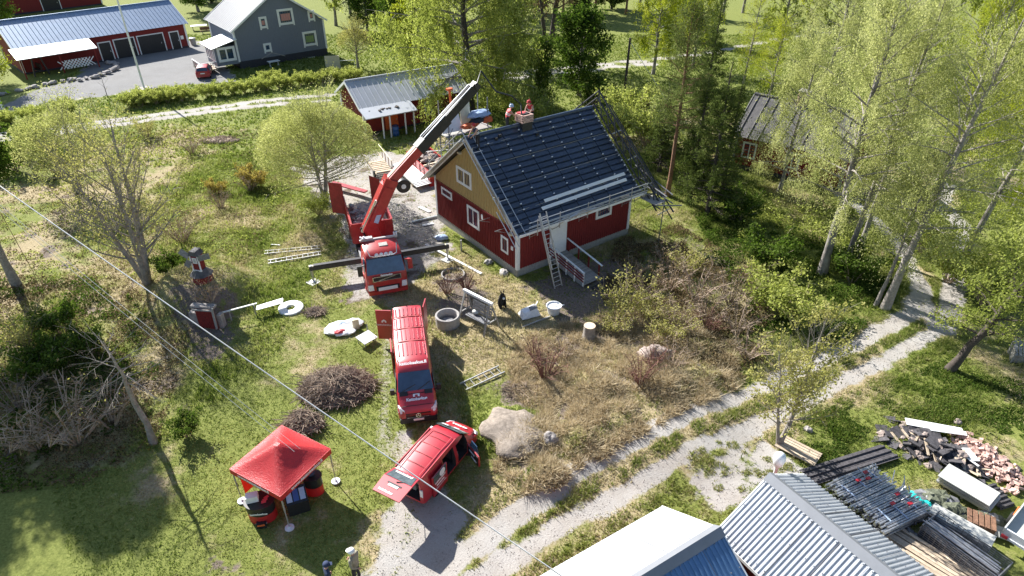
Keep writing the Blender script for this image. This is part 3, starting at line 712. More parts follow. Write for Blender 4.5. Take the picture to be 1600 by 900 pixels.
def ramp():
    t = thing('access_ramp', (HB.x, HB.y, 0), HA, 'grey plank wheelchair ramp with white and brown railings below the white door', 'ramp')
    a, b = V(3.6, -.06, .68), V(3.67, -3.7, .12); w = 1.55; u = (b - a); L = u.length; d = u.normalized(); s = d.cross(V(0, 0, 1)).normalized()
    pm = MB().box((0, 0, 0), (w, L / 34 * .9, .04)).mesh('deck_plank', M['grey_wood'])
    rot = Matrix((s, -d, s.cross(-d))).transposed().to_euler()
    for i in range(34): inst('deck_plank', pm, t, a + d * (i + .5) * L / 34, rot)
    for sg in (-1, 1):
        q = MB(); q.beam(a + s * sg * w / 2 - V(0, 0, .14), b + s * sg * w / 2 - V(0, 0, .09), .05, .2); q.build('side_beam', M['grey_wood'], t)
        near = sg > 0
        for k in range(5 if near else 4):
            f = (.02 + .24 * k) if near else (.05 + .29 * k)
            p = a + u * f + s * sg * (w / 2 + .04); q = MB(); q.beam(p - V(0, 0, .3 if f < .9 else .1), p + V(0, 0, .92), .08, .08); q.build('post', M['white_wood'] if near else M['red_wood'], t)
        q = MB(); q.beam(a + s * sg * (w / 2 + .04) + V(0, 0, .95), b + s * sg * (w / 2 + .04) + V(0, 0, .95), .12, .05); q.build('handrail', M['white_wood'], t)
        if near:
            for z in (.28, .5, .72):
                q = MB(); q.beam(a + s * sg * (w / 2 + .09) + V(0, 0, z), b + s * sg * (w / 2 + .09) + V(0, 0, z), .03, .1); q.build('side_rail', M['red_wood'], t)
    p = H2W(4.1, -4.5, 0); q = MB(); q.box((0, 0, .0), (1.7, 1.1, .03)); o = q.build('door_mat', M['black'], None); o.location = (p.x, p.y, h1(p.x, p.y) + .05); o.rotation_euler = (0, 0, HA + .15); tag(o, 'black rubber mat at the foot of the ramp', 'mat')
ramp()

def ladder(name, p, q_, w, n, label, ext=False, group=None, m='alu', up=(0, 0, 1)):
    p, q_ = Vector(p), Vector(q_); d = q_ - p; u = d.normalized(); s = u.cross(V(*up)).normalized()
    t = thing(name, p, 0, label, 'ladder', group)
    for sg in (-1, 1):
        b = MB(); b.beam(s * sg * w / 2, d + s * sg * w / 2, .045, .09, up=up); b.build('rail', M[m], t)
    L = d.length; rm = MB().tube([-s * w / 2, s * w / 2], .022, 6).mesh('rung', M[m])
    for k in range(n): inst('rung', rm, t, d * ((k + .5) / n))
    if ext:
        nn = u.cross(s)
        if nn.z < 0: nn = -nn
        for sg in (-1, 1):
            b = MB(); b.beam(s * sg * (w / 2 - .05) + d * .28 + nn * .1, d * 1.03 + s * sg * (w / 2 - .05) + nn * .1, .045, .08, up=up); b.build('extension_rail', M[m], t)
    return t
lp = H2W(1.45, -2.75, 0); lq = H2W(1.35, -.95, 4.75)
ladder('ladder', V(lp.x, lp.y, .0), lq, .62, 17, 'tall aluminium extension ladder leaning on the front eave beside the white door', True, up=(-.5, .7, .3))

# ---------------- tin-roofed buildings at the lower right ----------------
def gable_shed(name, a, ang, L0, L1, zr, sl, sr, ze_l, ze_r, ml, mr, pl, pr, wallm, label, cat='shed', amp=.05):
    """ridge starts at a (x, y); local x runs along the ridge"""
    t = thing(name, (a[0], a[1], 0), R(ang), label, cat)
    for s, wd, ze, m, p, nm in ((-1, sl, ze_l, ml, pl, 'roof'), (1, sr, ze_r, mr, pr, 'roof')):
        q = MB(); v = V(0, s * wd, ze - zr); corr(q, (L0, 0, zr), (1, 0, 0), v, L1 - L0, v.length, p, amp, top=.5); q.build(nm, M[m], t)
        q = MB(); n_ = int(round((L1 - L0) / p)); nv = V(0, s * (zr - ze), wd).normalized()
        for f in (.12, .5, .93):
            for k in range(0, n_, 2): c_ = V(L0 + (k + .5) * (L1 - L0) / n_, 0, zr) + v * f + nv * (amp + .008); q.box(c_, (.035, .035, .016))
        tag(q.build('roof_screw', M['dull_steel'], t), kind='stuff')
        q = MB(); k = 1.05
        while k < L1 - L0: q.beam(V(L0 + k, 0, zr) + v * .11 + nv * (amp * .4), V(L0 + k, 0, zr) + v + nv * (amp * .4), .012, amp * 1.3, up=nv); k += 1.05
        tag(q.build('sheet_lap', M['dull_steel'], t), kind='stuff')
    q = MB(); q.slab([(L0 - .05, -.28, zr + .02 - .28 * (zr - ze_l) / sl + .04), (L1, -.28, zr + .06 - .28 * (zr - ze_l) / sl), (L1, 0, zr + .10), (L0 - .05, 0, zr + .10)], .02)
    q.slab([(L0 - .05, 0, zr + .10), (L1, 0, zr + .10), (L1, .28, zr + .06 - .28 * (zr - ze_r) / sr), (L0 - .05, .28, zr + .06 - .28 * (zr - ze_r) / sr)], .02); q.build('ridge_cap', M['roof_grey'], t)
    q = MB(); x0, x1 = L0 + .3, L1 - .3; yl, yr = -sl + .35, sr - .35
    fl = lambda y: zr - .12 - (abs(y) / (sl if y < 0 else sr)) * (zr - (ze_l if y < 0 else ze_r))
    for x in (x0, x1):
        pts = [(x, yl, 0), (x, yr, 0), (x, yr, fl(yr)), (x, 0, fl(0)), (x, yl, fl(yl))]
        q.add([(px - .05, py, pz) for px, py, pz in pts] + [(px + .05, py, pz) for px, py, pz in pts], [(4, 3, 2, 1, 0), (5, 6, 7, 8, 9)] + [(i, (i + 1) % 5, 5 + (i + 1) % 5, 5 + i) for i in range(5)])
    for y in (yl, yr): q.box(((x0 + x1) / 2, y, fl(y) / 2), (x1 - x0 - .12, .1, fl(y)))
    q.build('wall', M[wallm], t)
    for s, wd, ze in ((-1, sl, ze_l), (1, sr, ze_r)):
        q = MB(); q.beam((L0 - .02, 0, zr - .06), (L0 - .02, s * wd, ze - .06), .04, .16); q.build('barge_board', M['white_wood'], t)
        q = MB(); q.beam((L0, s * (wd + .01), ze - .08), (L1, s * (wd + .01), ze - .08), .04, .14); q.build('eave_board', M['white_wood'], t)
    return t
gable_shed('long_shed', (9.566, 16.53), -57.7, 0, 14, 5.0, 2.5, 2.55, 3.45, 3.45, 'roof_shed', 'roof_shed', .165, .165, 'red_wood', 'shed with a pale finely ribbed metal roof in the lower right corner')
gable_shed('low_shed', (7.2548, 14.569), -148.6, 0, 9, 4.5, 2.62, 2.3, 2.85, 3.1, 'roof_white', 'roof_shade_blue', .24, .20, 'red_wood', 'shed whose roof is coloured white on the sunlit slope and blue on the shaded one', amp=.03)  # sunlit slope painted white, shaded slope blue: light put into the roof colours
p = W(1217, 748, 4.0)
t = thing('vent_pipe', (p.x + .1, p.y + .55, 0), 0, 'white rounded vent pipe rising behind the ridge end of the ribbed roof', 'vent pipe')
q = MB(); q.lathe([(.07, 0), (.07, 4.0), (.1, 4.1)], 12); q.build('pipe', M['white_plastic'], t, 40)
q = MB(); q.lathe([(.08, 4.05), (.2, 4.25), (.24, 4.5), (.2, 4.72), (.08, 4.82), (.001, 4.83)], 14); q.build('cowl', M['white_plastic'], t, 50)

# ---------------- far houses ----------------
def simple_house(t, L, Wd, he, hr, wallm, roofm, ov=.5, pitch=.5, base=.6, battn=0, trim='white_wood', amp=.06):
    """local origin at the near-left corner, x along the front, y to the back, ridge along x"""
    q = MB(); q.box((L / 2, Wd / 2, base / 2 - .3), (L + .05, Wd + .05, base + .6)); q.build('foundation', M['dark_base'], t)
    mid = Wd / 2; sl = (hr - he) / (mid + ov); wz = he + ov * sl
    q = MB(); q.box((L / 2, .06, (base + wz - .2) / 2), (L - .02, .12, wz - .2 - base)); q.box((L / 2, Wd - .06, (base + wz - .2) / 2), (L - .02, .12, wz - .2 - base))
    for x in (.06, L - .06):
        pts = [(x, .125, base), (x, Wd - .125, base), (x, Wd - .125, wz - .2), (x, mid, hr - .2), (x, .125, wz - .2)]
        q.add([(px - .058, py, pz) for px, py, pz in pts] + [(px + .058, py, pz) for px, py, pz in pts], [(0, 1, 2, 3, 4), (9, 8, 7, 6, 5)] + [(i, 5 + i, 5 + (i + 1) % 5, (i + 1) % 5) for i in range(5)])
    q.build('wall', M[wallm], t)
    for s in (0, 1):
        q = MB(); v = V(0, mid + ov, hr - he)
        if s == 0: corr(q, (-ov, -ov, he), (1, 0, 0), v, L + 2 * ov, v.length, pitch, amp, top=.15)
        else: corr(q, (-ov, Wd + ov, he), (1, 0, 0), V(0, -v.y, v.z), L + 2 * ov, v.length, pitch, amp, top=.15)
        q.build('roof', M[roofm], t)
    q = MB(); q.tube([(-ov, mid, hr + .03), (L + ov, mid, hr + .03)], .12, 6); q.build('ridge_cap', M[roofm], t)
    for x in (-ov - .03, L + ov + .03):
        for s in (0, 1):
            q = MB(); q.beam((x, -ov if s == 0 else Wd + ov, he - .08), (x, mid, hr - .08), .06, .24); q.build('barge_board', M[trim], t)
    for x, y in ((0, 0), (L, 0), (0, Wd), (L, Wd)):
        q = MB(); q.box((x, y, (base + wz - .3) / 2), (.24, .24, wz - .3 - base)); q.build('corner_board', M[trim], t)
    return mid, sl, wz
def doorset(t, x, z0, w, h, fm='white_wood', dm='black', y=-.01):
    q = MB()
    for s in (-1, 1): q.box((x + s * (w / 2 + .07), y - .03, z0 + h / 2), (.14, .08, h))
    q.box((x, y - .03, z0 + h + .07), (w + .28, .08, .14)); f = q.build('door', M[fm], t)
    q = MB(); q.box((x, y - .01, z0 + h / 2), (w, .04, h)); q.build('door_leaf', M[dm], f)
    q = MB(); q.box((x + w * .38, y - .05, z0 + h * .48), (.08, .06, .2)); q.build('handle', M['steel'], f)
    return f
a, b = G(40, 117), G(296, 74); ang = math.atan2((b - a).y, (b - a).x); BL = (b - a).length
t = thing('barn', (a.x, a.y, 0), ang, 'long red outbuilding with a blue-grey metal roof, garage doors and a white lean-to', 'barn')
simple_house(t, BL, 9.5, 3.5, 6.2, 'red_wood', 'roof_barn', .5, .55, .25)
sx = BL / 258.0
doorset(t, (163 - 40) * sx, .1, 1.5, 2.4); doorset(t, (194 - 40) * sx, .1, 2.7, 2.5); doorset(t, (237 - 40) * sx, .1, 3.6, 2.5); doorset(t, (277 - 40) * sx, .1, 1.2, 2.4)
q = MB(); q.slab([(-.9, -3.3, 2.65), (8.8, -3.3, 2.65), (8.8, -.5, 3.5), (-.9, -.5, 3.5)], .1); q.build('lean_to_roof', M['roof_white'], t)
for x in (-.5, 4, 8.4):
    q = MB(); q.box((x, -3.0, 1.35), (.14, .14, 2.6)); q.build('lean_to_post', M['red_wood'], t)
q = MB()
for k in range(9):
    for s in (-1, 1):
        x = (3.6 if s > 0 else 4.7) + k * .42; q.beam((x, -3.0 - s * .02, .5), (x + s * 1.1, -3.0 - s * .02, 1.6), .11, .02, up=(0, 1, 0))
q.build('lattice', M['white_wood'], t)
q = MB(); q.box((BL - .8, -.2, 1.6), (.4, .2, .5)); q.build('mail_box', M['white'], t)
a2 = G(-60, 40); t = thing('blue_roofed_barn', (a2.x - 4, a2.y + 2, 0), ang, 'red building with a blue ribbed roof cut off by the top left corner', 'barn')
simple_house(t, 26, 9, 3.6, 6.4, 'red_wood', 'roof_barn', .5, .5, .25)
doorset(t, 17, .1, 3, 2.6)

a, b = G(377, 108), G(512, 86); ang = math.atan2((b - a).y, (b - a).x); GL = (b - a).length
# gable end faces the camera: build with ridge along local y -> use a rotated house whose x runs away from the camera
t = thing('grey_house', (b.x, b.y, 0), ang + PI / 2, 'two-storey grey-blue house with white window frames and a glazed porch', 'house')
GD = 10.5; mid, sl, wz = simple_house(t, GD, GL, 5.0, 9.6, 'house_grey', 'roof_grey', .5, .5, 1.0)
q = MB()
for i in range(40):
    y = .2 + (GL - .4) * i / 39; q.beam((-.012, y, 1.0), (-.012, y, min(wz - .2 + min(y, GL - y) * sl, 9.2) - .1), .03, .03, up=(0, 1, 0))
q.build('wall_batten', M['house_grey'], t); t.children[-1]['kind'] = 'stuff'
def gpt(px, py):                         # point on the gable plane from the photograph
    u = V(b.x - a.x, b.y - a.y, 0).normalized(); n = V(u.y, -u.x, 0)
    d = (W(px, py) - V(0, 0, CAMH)); s = (Vector((b.x, b.y, 0)) - V(0, 0, CAMH)).dot(n) / d.dot(n); p = V(0, 0, CAMH) + d * s
    return V(-.005, (V(b.x, b.y, 0) - V(p.x, p.y, 0)).dot(u), p.z)
for px, py, w, h, cu in ((411, 35, 1.1, 1.5, 'curtain'), (446, 26, 2.3, 2.1, 'curtain'), (486, 24, 1.0, 1.35, 'curtain'), (484, 60, 2.1, 2.0, 'curtain_green'), (418, 74, 1.1, 1.15, None), (487, 93, 1.0, .75, None)):
    o = gpt(px, py); window(t, o, (0, -1, 0), (0, 0, 1), w, h, fr=.3 if w > 1.2 else .28, curtain=cu, apron=.18, depth=.08)
# porch on the left side of the gable wall
pw = MB(); y1 = GL; py0 = GL + 3.0
pw.box((2.0, GL + 1.5, 2.0), (4.0, 3.0, 2.4)); po = pw.build('porch', M['house_grey'], t)
q = MB(); q.slab([(-.5, GL - .1, 4.1), (-.5, GL + 3.5, 3.25), (4.5, GL + 3.5, 3.25), (4.5, GL - .1, 4.1)][::-1], .12); q.build('porch_roof', M['roof_white'], po)
window(t, (-.006, GL + 1.5, 2.25), (0, -1, 0), (0, 0, 1), 2.4, 1.9, fr=.32, mull=1, depth=.08)
for k in range(5): window(t, (.5 + k * .78, GL + 3.006, 2.25), (-1, 0, 0), (0, 0, 1), .74, 1.7, fr=.12)
q = MB(); q.box((1.6, GL + 4.2, .55), (3.6, 2.2, .16)); pd = q.build('porch_deck', M['plank'], t)
rm = MB().box((0, 0, 0), (.05, .05, .9)).mesh('baluster', M['grey_wood'])
for k in range(12): inst('baluster', rm, pd, (-.15 + k * .3, GL + 5.28, 1.05))
for k in range(7): inst('baluster', rm, pd, (-.18, GL + 3.3 + k * .32, 1.05))
q = MB(); q.box((1.6, GL + 5.28, 1.52), (3.6, .1, .06)); q.box((-.18, GL + 4.2, 1.523), (.1, 2.2, .06)); q.build('handrail', M['white_wood'], pd)

a, b = G(545, 214), G(750, 176); a = G(572, 211); ang = math.atan2((b - a).y, (b - a).x)
t = thing('low_shed', (a.x, a.y, 0), ang, 'low red outbuilding with a long grey metal roof behind the birch', 'shed')
SLn = (b - a).length - 2
a_s = V(-2.8, 0, 0)
mid, sl, wz = simple_house(t, SLn, 6.5, 2.9, 4.9, 'red_wood', 'roof_pale', .5, .6, .2)
q = MB(); q.slab([(-.6, -2.3, 2.45), (5.1, -2.3, 2.45), (5.1, -.4, 2.98), (-.6, -.4, 2.98)], .1); q.build('lean_to_roof', M['roof_pale'], t)
q = MB()
rr = random.Random(2)
for k in range(30): q.ball((rr.uniform(.2, 3.6), rr.uniform(-1.4, -.5), 2.78), rr.uniform(.1, .25), 6, 4, sq=(1, 1, .3), jit=.3, seed=k)
tag(q.build('roof_moss', M['bark_dark'], t), kind='stuff')
for x in (1.2, 2.0, 3.7, 4.7):
    q = MB(); q.box((x, -2.1, 1.22), (.12, .12, 2.4)); q.build('post', M['white_wood'], t)
doorset(t, 3.0, .1, 1.5, 2.1, 'red_wood', 'orange'); window(t, (7.4, -.005, 1.6), (1, 0, 0), (0, 0, 1), .9, 1.5, fr=.14)
p = G(619, 212); t2 = thing('barrel', (p.x, p.y, h1(p.x, p.y)), 0, 'blue plastic barrel beside the low red shed', 'barrel')
q = MB(); q.lathe([(.3, 0), (.34, .08), (.34, .3), (.36, .33), (.34, .36), (.34, .7), (.36, .73), (.34, .76), (.34, 1.0), (.3, 1.08), (.001, 1.08)], 18); q.build('drum', M['blue_barrel'], t2, 40)
q = MB(); q.lathe([(.31, 1.06), (.35, 1.06), (.35, 1.12), (.31, 1.12), (.31, 1.06)], 18); q.build('lid_ring', M['black'], t2)

a = G(1143, 262); ang = R(-38)
t = thing('old_cottage', (a.x, a.y, 0), ang, 'old dark red log cottage with a weathered roof half hidden by birches', 'cottage')
OL = 9.5; mid, sl, wz = simple_house(t, OL, 7.5, 3.2, 6.0, 'red_wood', 'roof_old', .4, .9, .5, trim='grey_wood', amp=.08)
for x in (1.3, 5.2): window(t, (x, -.01, 2.0), (1, 0, 0), (0, 0, 1), 1.3, 1.5, fr=.16, mull=1)
q = MB()
for k in range(9): q.box((OL / 2, -.02, .7 + k * .28), (OL - .3, .06, .2))
tag(q.build('log_course', M['red_wood'], t), kind='stuff')
q = MB(); q.box((4.0, mid, 6.2), (.8, .8, 1.6)); c = q.build('chimney', M['brick'], t); bm = MB().box((0, 0, 0), (.26, .1, .08)).mesh('brick', M['brick'])
for lay in range(9):
    for k in range(3): inst('brick', bm, c, (3.73 + k * .27 + (.05 if lay % 2 else -.05), mid - .41, 5.7 + lay * .13)); inst('brick', bm, c, (3.59, mid - .27 + k * .27, 5.7 + lay * .13), (0, 0, PI / 2))
q = MB(); q.box((4.0, mid, 7.05), (1.0, 1.0, .12)); q.build('chimney_cap', M['stone'], c)

# ---------------- vehicles ----------------
def ring(x, hw, zb, zs, zt, hwt, r, cr=.03, flare=.1):
    h = [(hw - .10, zb), (hw, zb + flare), (hw, zs), (hwt, zt - r), (hwt - .28 * r, zt - .28 * r), (hwt - r, zt)]
    pts = [(x, 0, zb)] + [(x, -y, z) for y, z in h] + [(x, 0, zt + cr)] + [(x, y, z) for y, z in reversed(h)]
    return pts
def loft(mb, secs, mi=0):
    n = len(secs[0]); vs = [p for s in secs for p in s]
    fs = [(i * n + k, i * n + (k + 1) % n, (i + 1) * n + (k + 1) % n, (i + 1) * n + k) for i in range(len(secs) - 1) for k in range(n)]
    fs = [tuple(reversed(f)) for f in fs]
    fs += [tuple(range(n)), tuple(reversed([(len(secs) - 1) * n + k for k in range(n)]))]
    mb.add(vs, fs, mi)
def wheel(parent, x, y, r, w, rimm='dull_steel', side=1):
    t = MB(); hw = w / 2
    prof = [(r * .62, -hw), (r * .93, -hw), (r, -hw * .7), (r, hw * .7), (r * .93, hw), (r * .62, hw), (r * .62, -hw)]
    t.lathe(prof, 20); o = t.build('wheel', M['rubber'], parent, 40)
    o.location = (x, y, r); o.rotation_euler = (PI / 2, 0, 0)
    d = MB(); d.lathe([(.001, -.02), (r * .2, .0), (r * .5, -hw * .4), (r * .62, hw * .85), (r * .62, hw * .5), (.001, hw * .3)], 14)
    k = d.build('rim', M[rimm], o, 40); k.rotation_euler = (0 if side < 0 else PI, 0, 0)
    return o
def pane(mb, q, t=.012, mi=0): mb.slab(q, t, mi)
def logo_house(parent, M4, s, m):        # small roof-and-wall emblem above the word
    mb = MB(); pts = [(-.5, 0), (-.5, .42), (0, .8), (.5, .42), (.5, 0), (.2, 0), (.2, .3), (-.2, .3), (-.2, 0)]
    mb.prism([(x * s, y * s) for x, y in pts], 0, .006)
    o = mb.build('emblem', m, parent); o.matrix_basis = M4; return o

def big_van():
    hd = math.atan2(-7.0, 1.4); c = W(611, 0)
    a, b = W(654, 668, 0), None
    fx, fy = -4.72, 24.15
    t = thing('panel_van', (fx - 3.45 * math.cos(hd), fy - 3.45 * math.sin(hd), h1(-5.4, 27.6)), hd,
              'long high-roofed red panel van with a ribbed roof, facing the camera', 'van')
    b = MB()
    S = [ring(-3.48, .93, .42, 1.2, 2.62, .80, .16), ring(-3.42, .98, .40, 1.2, 2.70, .83, .16, .035), ring(-1, 1.0, .38, 1.2, 2.73, .86, .17, .035), ring(1.35, 1.0, .38, 1.2, 2.72, .86, .18, .04),
         ring(1.75, 1.0, .38, 1.2, 2.66, .85, .2, .04), ring(2.02, 1.0, .38, 1.2, 2.45, .82, .2, .04), ring(2.72, 1.0, .38, 1.15, 1.62, .92, .18, .04),
         ring(2.9, 1.0, .36, 1.05, 1.42, .93, .2, .05), ring(3.2, .98, .34, .95, 1.25, .88, .2, .05), ring(3.42, .92, .36, .8, 1.02, .78, .14, .05), ring(3.5, .84, .42, .7, .82, .7, .08, .02)]
    loft(b, S)
    body = b.build('body', [M['red_paint'], M['dark_inside']], t, 38)
    # carve the open side door and the hollow load space
    cut = [((-.9, -.0, 1.5), (4.7, 1.7, 2.0)), ((.75, -1.0, 1.38), (1.15, .9, 1.75)), ((-3.4, 0, 1.42), (.6, 1.5, 1.9))]
    carve(body, cut, [M['red_paint'], M['dark_inside']])
    rb = MB()
    for j in range(-3, 4):
        for (xa, xb) in ((-3.2, -2.45), (-2.2, -1.35), (-1.1, -.2), (.1, 1.15)):
            rb.beam((xa, j * .22, 2.762 - abs(j) * .006), (xb, j * .22, 2.768 - abs(j) * .006), .05, .035)
    rb.build('roof_ribs', M['red_paint'], t, 30)
    for sgn in (-1, 1):
        q = MB(); q.beam((-3.3, sgn * .77, 2.715), (1.5, sgn * .77, 2.715), .04, .04); q.build('roof_rail', M['red_paint'], t)
    g = MB(); g.slab([(2.08, -.80, 2.40), (2.08, .80, 2.40), (2.70, .90, 1.665), (2.70, -.90, 1.665)][::-1], .02)
    w = g.build('windscreen', M['glass'], t); w.location = (.035, 0, .045)
    wp = MB(); wp.beam((2.74, -.7, 1.70), (2.55, .0, 1.93), .03, .02); wp.beam((2.74, .1, 1.70), (2.5, .75, 2.0), .03, .02)
    k = wp.build('wiper', M['black'], t); k.location = (.03, 0, .04)
    for s in (-1, 1):
        q = MB(); q.slab([(1.5, s * 1.008, 1.25), (2.45, s * 1.008, 1.25), (2.15, s * .94, 1.95), (1.5, s * .93, 2.0)][::s], .015)
        q.build('side_window', M['glass'], t)
        q = MB(); q.box((2.35, s * 1.18, 1.45), (.14, .22, .34)); q.beam((2.4, s * .98, 1.35), (2.36, s * 1.12, 1.38), .06)
        q.build('mirror', M['black'], t, 30)
        q = MB(); q.hexa([(3.2, s * .97, .80), (3.40, s * .86, .76), (3.45, s * .66, .76), (3.3, s * .66, .80)][::s], [(2.98, s * .965, 1.12), (3.24, s * .90, 1.09), (3.40, s * .66, .99), (3.2, s * .66, 1.10)][::s])
        k = q.build('headlight', M['lamp'], t); k.location = (.03, s * .012, .03)
        wheel(t, 2.35, s * .89, .36, .26, side=s); wheel(t, -1.75, s * .89, .36, .26, side=s)
        q = MB(); q.box((2.77, s * .62, 1.60), (.22, .4, .02), M=Matrix.Rotation(.75, 3, 'Y')); k = q.build('bonnet_vent', M['black'], t); k.location = (.04, 0, .03)
    g = MB()
    for z in (.62, .73, .84): g.box((3.505 - (z - .6) * .22, 0, z), (.04, 1.15 - (z - .6) * .5, .035))
    gp = MB(); gp.box((3.47, 0, .73), (.06, 1.25, .3)); gg = gp.build('grille', M['black'], t); gb = g.build('grille_bar', M['chrome'], gg)
    q = MB(); q.lathe([(.10, 0), (.13, .0), (.13, .02), (.10, .02), (.10, 0)], 16)
    for k in range(3):
        aa = PI / 2 + k * 2 * PI / 3; q.beam((0, 0, .01), (.12 * math.cos(aa), .12 * math.sin(aa), .01), .03, .02)
    e = q.build('badge', M['chrome'], gg); e.matrix_basis = frame((3.54, 0, .76), (0, 1, 0), (-.2, 0, 1))
    q = MB(); q.box((3.42, 0, .44), (.24, 1.86, .3)); q.build('bumper', M['black'], t)
    q = MB(); q.box((3.55, 0, .50), (.02, .52, .12)); q.build('number_plate', M['white'], t)
    for s, ang in ((-1, 1.75), (1, 2.75)):       # rear doors: one swung right open, one square to the back
        d = MB(); hx, hy = -3.46, s * .92; u = V(math.cos(ang), s * math.sin(ang), 0) if s < 0 else V(-.97, .25, 0)
        if s < 0: u = V(-.25, -.97, 0)
        d.beam(V(hx, hy, 1.48), V(hx, hy, 1.48) + u * .9, .06, 2.05)
        o = d.build('rear_door', M['red_paint'], t)
        if s < 0:
            n = V(1, -.26, 0)
            text('kattokeskus', .19, M['white'], o, frame(V(hx, hy, 1.5) + u * .46 + n * .035, -u, (0, 0, 1)))
            logo_house(o, frame(V(hx, hy, 1.66) + u * .46 + n * .035, -u, (0, 0, 1)), .28, M['white'])
    q = MB()
    for s in (-1, 1):
        for x in (-2.6, -1.15, .18, 1.38, 2.35): q.beam((x, s * 1.006, .5), (x, s * 1.006, 1.25), .025, .012, up=(1, 0, 0))
        q.beam((-3.3, s * 1.008, 1.22), (2.5, s * 1.008, 1.16), .012, .03); q.beam((-3.35, s * 1.008, .55), (3.0, s * 1.008, .5), .02, .16)
    q.beam((2.80, -.84, 1.575), (2.80, .84, 1.575), .03, .02); q.beam((3.30, -.84, 1.22), (3.30, .84, 1.22), .02, .02); q.build('panel_gap', M['black'], t)
    q = MB()
    for x in (-2.32, -1.22, -.05): q.beam((x, -.8, 2.765), (x, .8, 2.765), .05, .02)
    q.build('roof_seam', M['red_steel'], t)
    sd = MB(); sd.box((-.55, -1.06, 1.38), (1.2, .06, 1.75)); sd.build('sliding_door', M['red_paint'], t)
    # swung cab-side panel near rear left in view (customer door with lettering)
    sl = frame((1.88, 0, 2.62), (0, 1, 0), (-.62, 0, .78)); nrm = V(.55, 0, .83)
    text('kattokeskus.fi', .25, M['white'], t, frame((1.78, 0, 2.735), (0, 1, 0), (-.75, 0, .30)), bold=.008)
    text('Kattokeskus', .21, M['white'], t, frame((3.06, 0, 1.425), (0, 1, 0), (-.8, 0, .42)), bold=.012)
    logo_house(t, frame((2.95, 0, 1.488), (0, 1, 0), (-.8, 0, .42)), .34, M['white'])
    q = MB(); q.lathe([(.0, 0), (.03, 0), (.02, .12), (0, .14)], 8, (-3.4, 0, 2.72)); q.build('aerial', M['black'], t)
big_van()

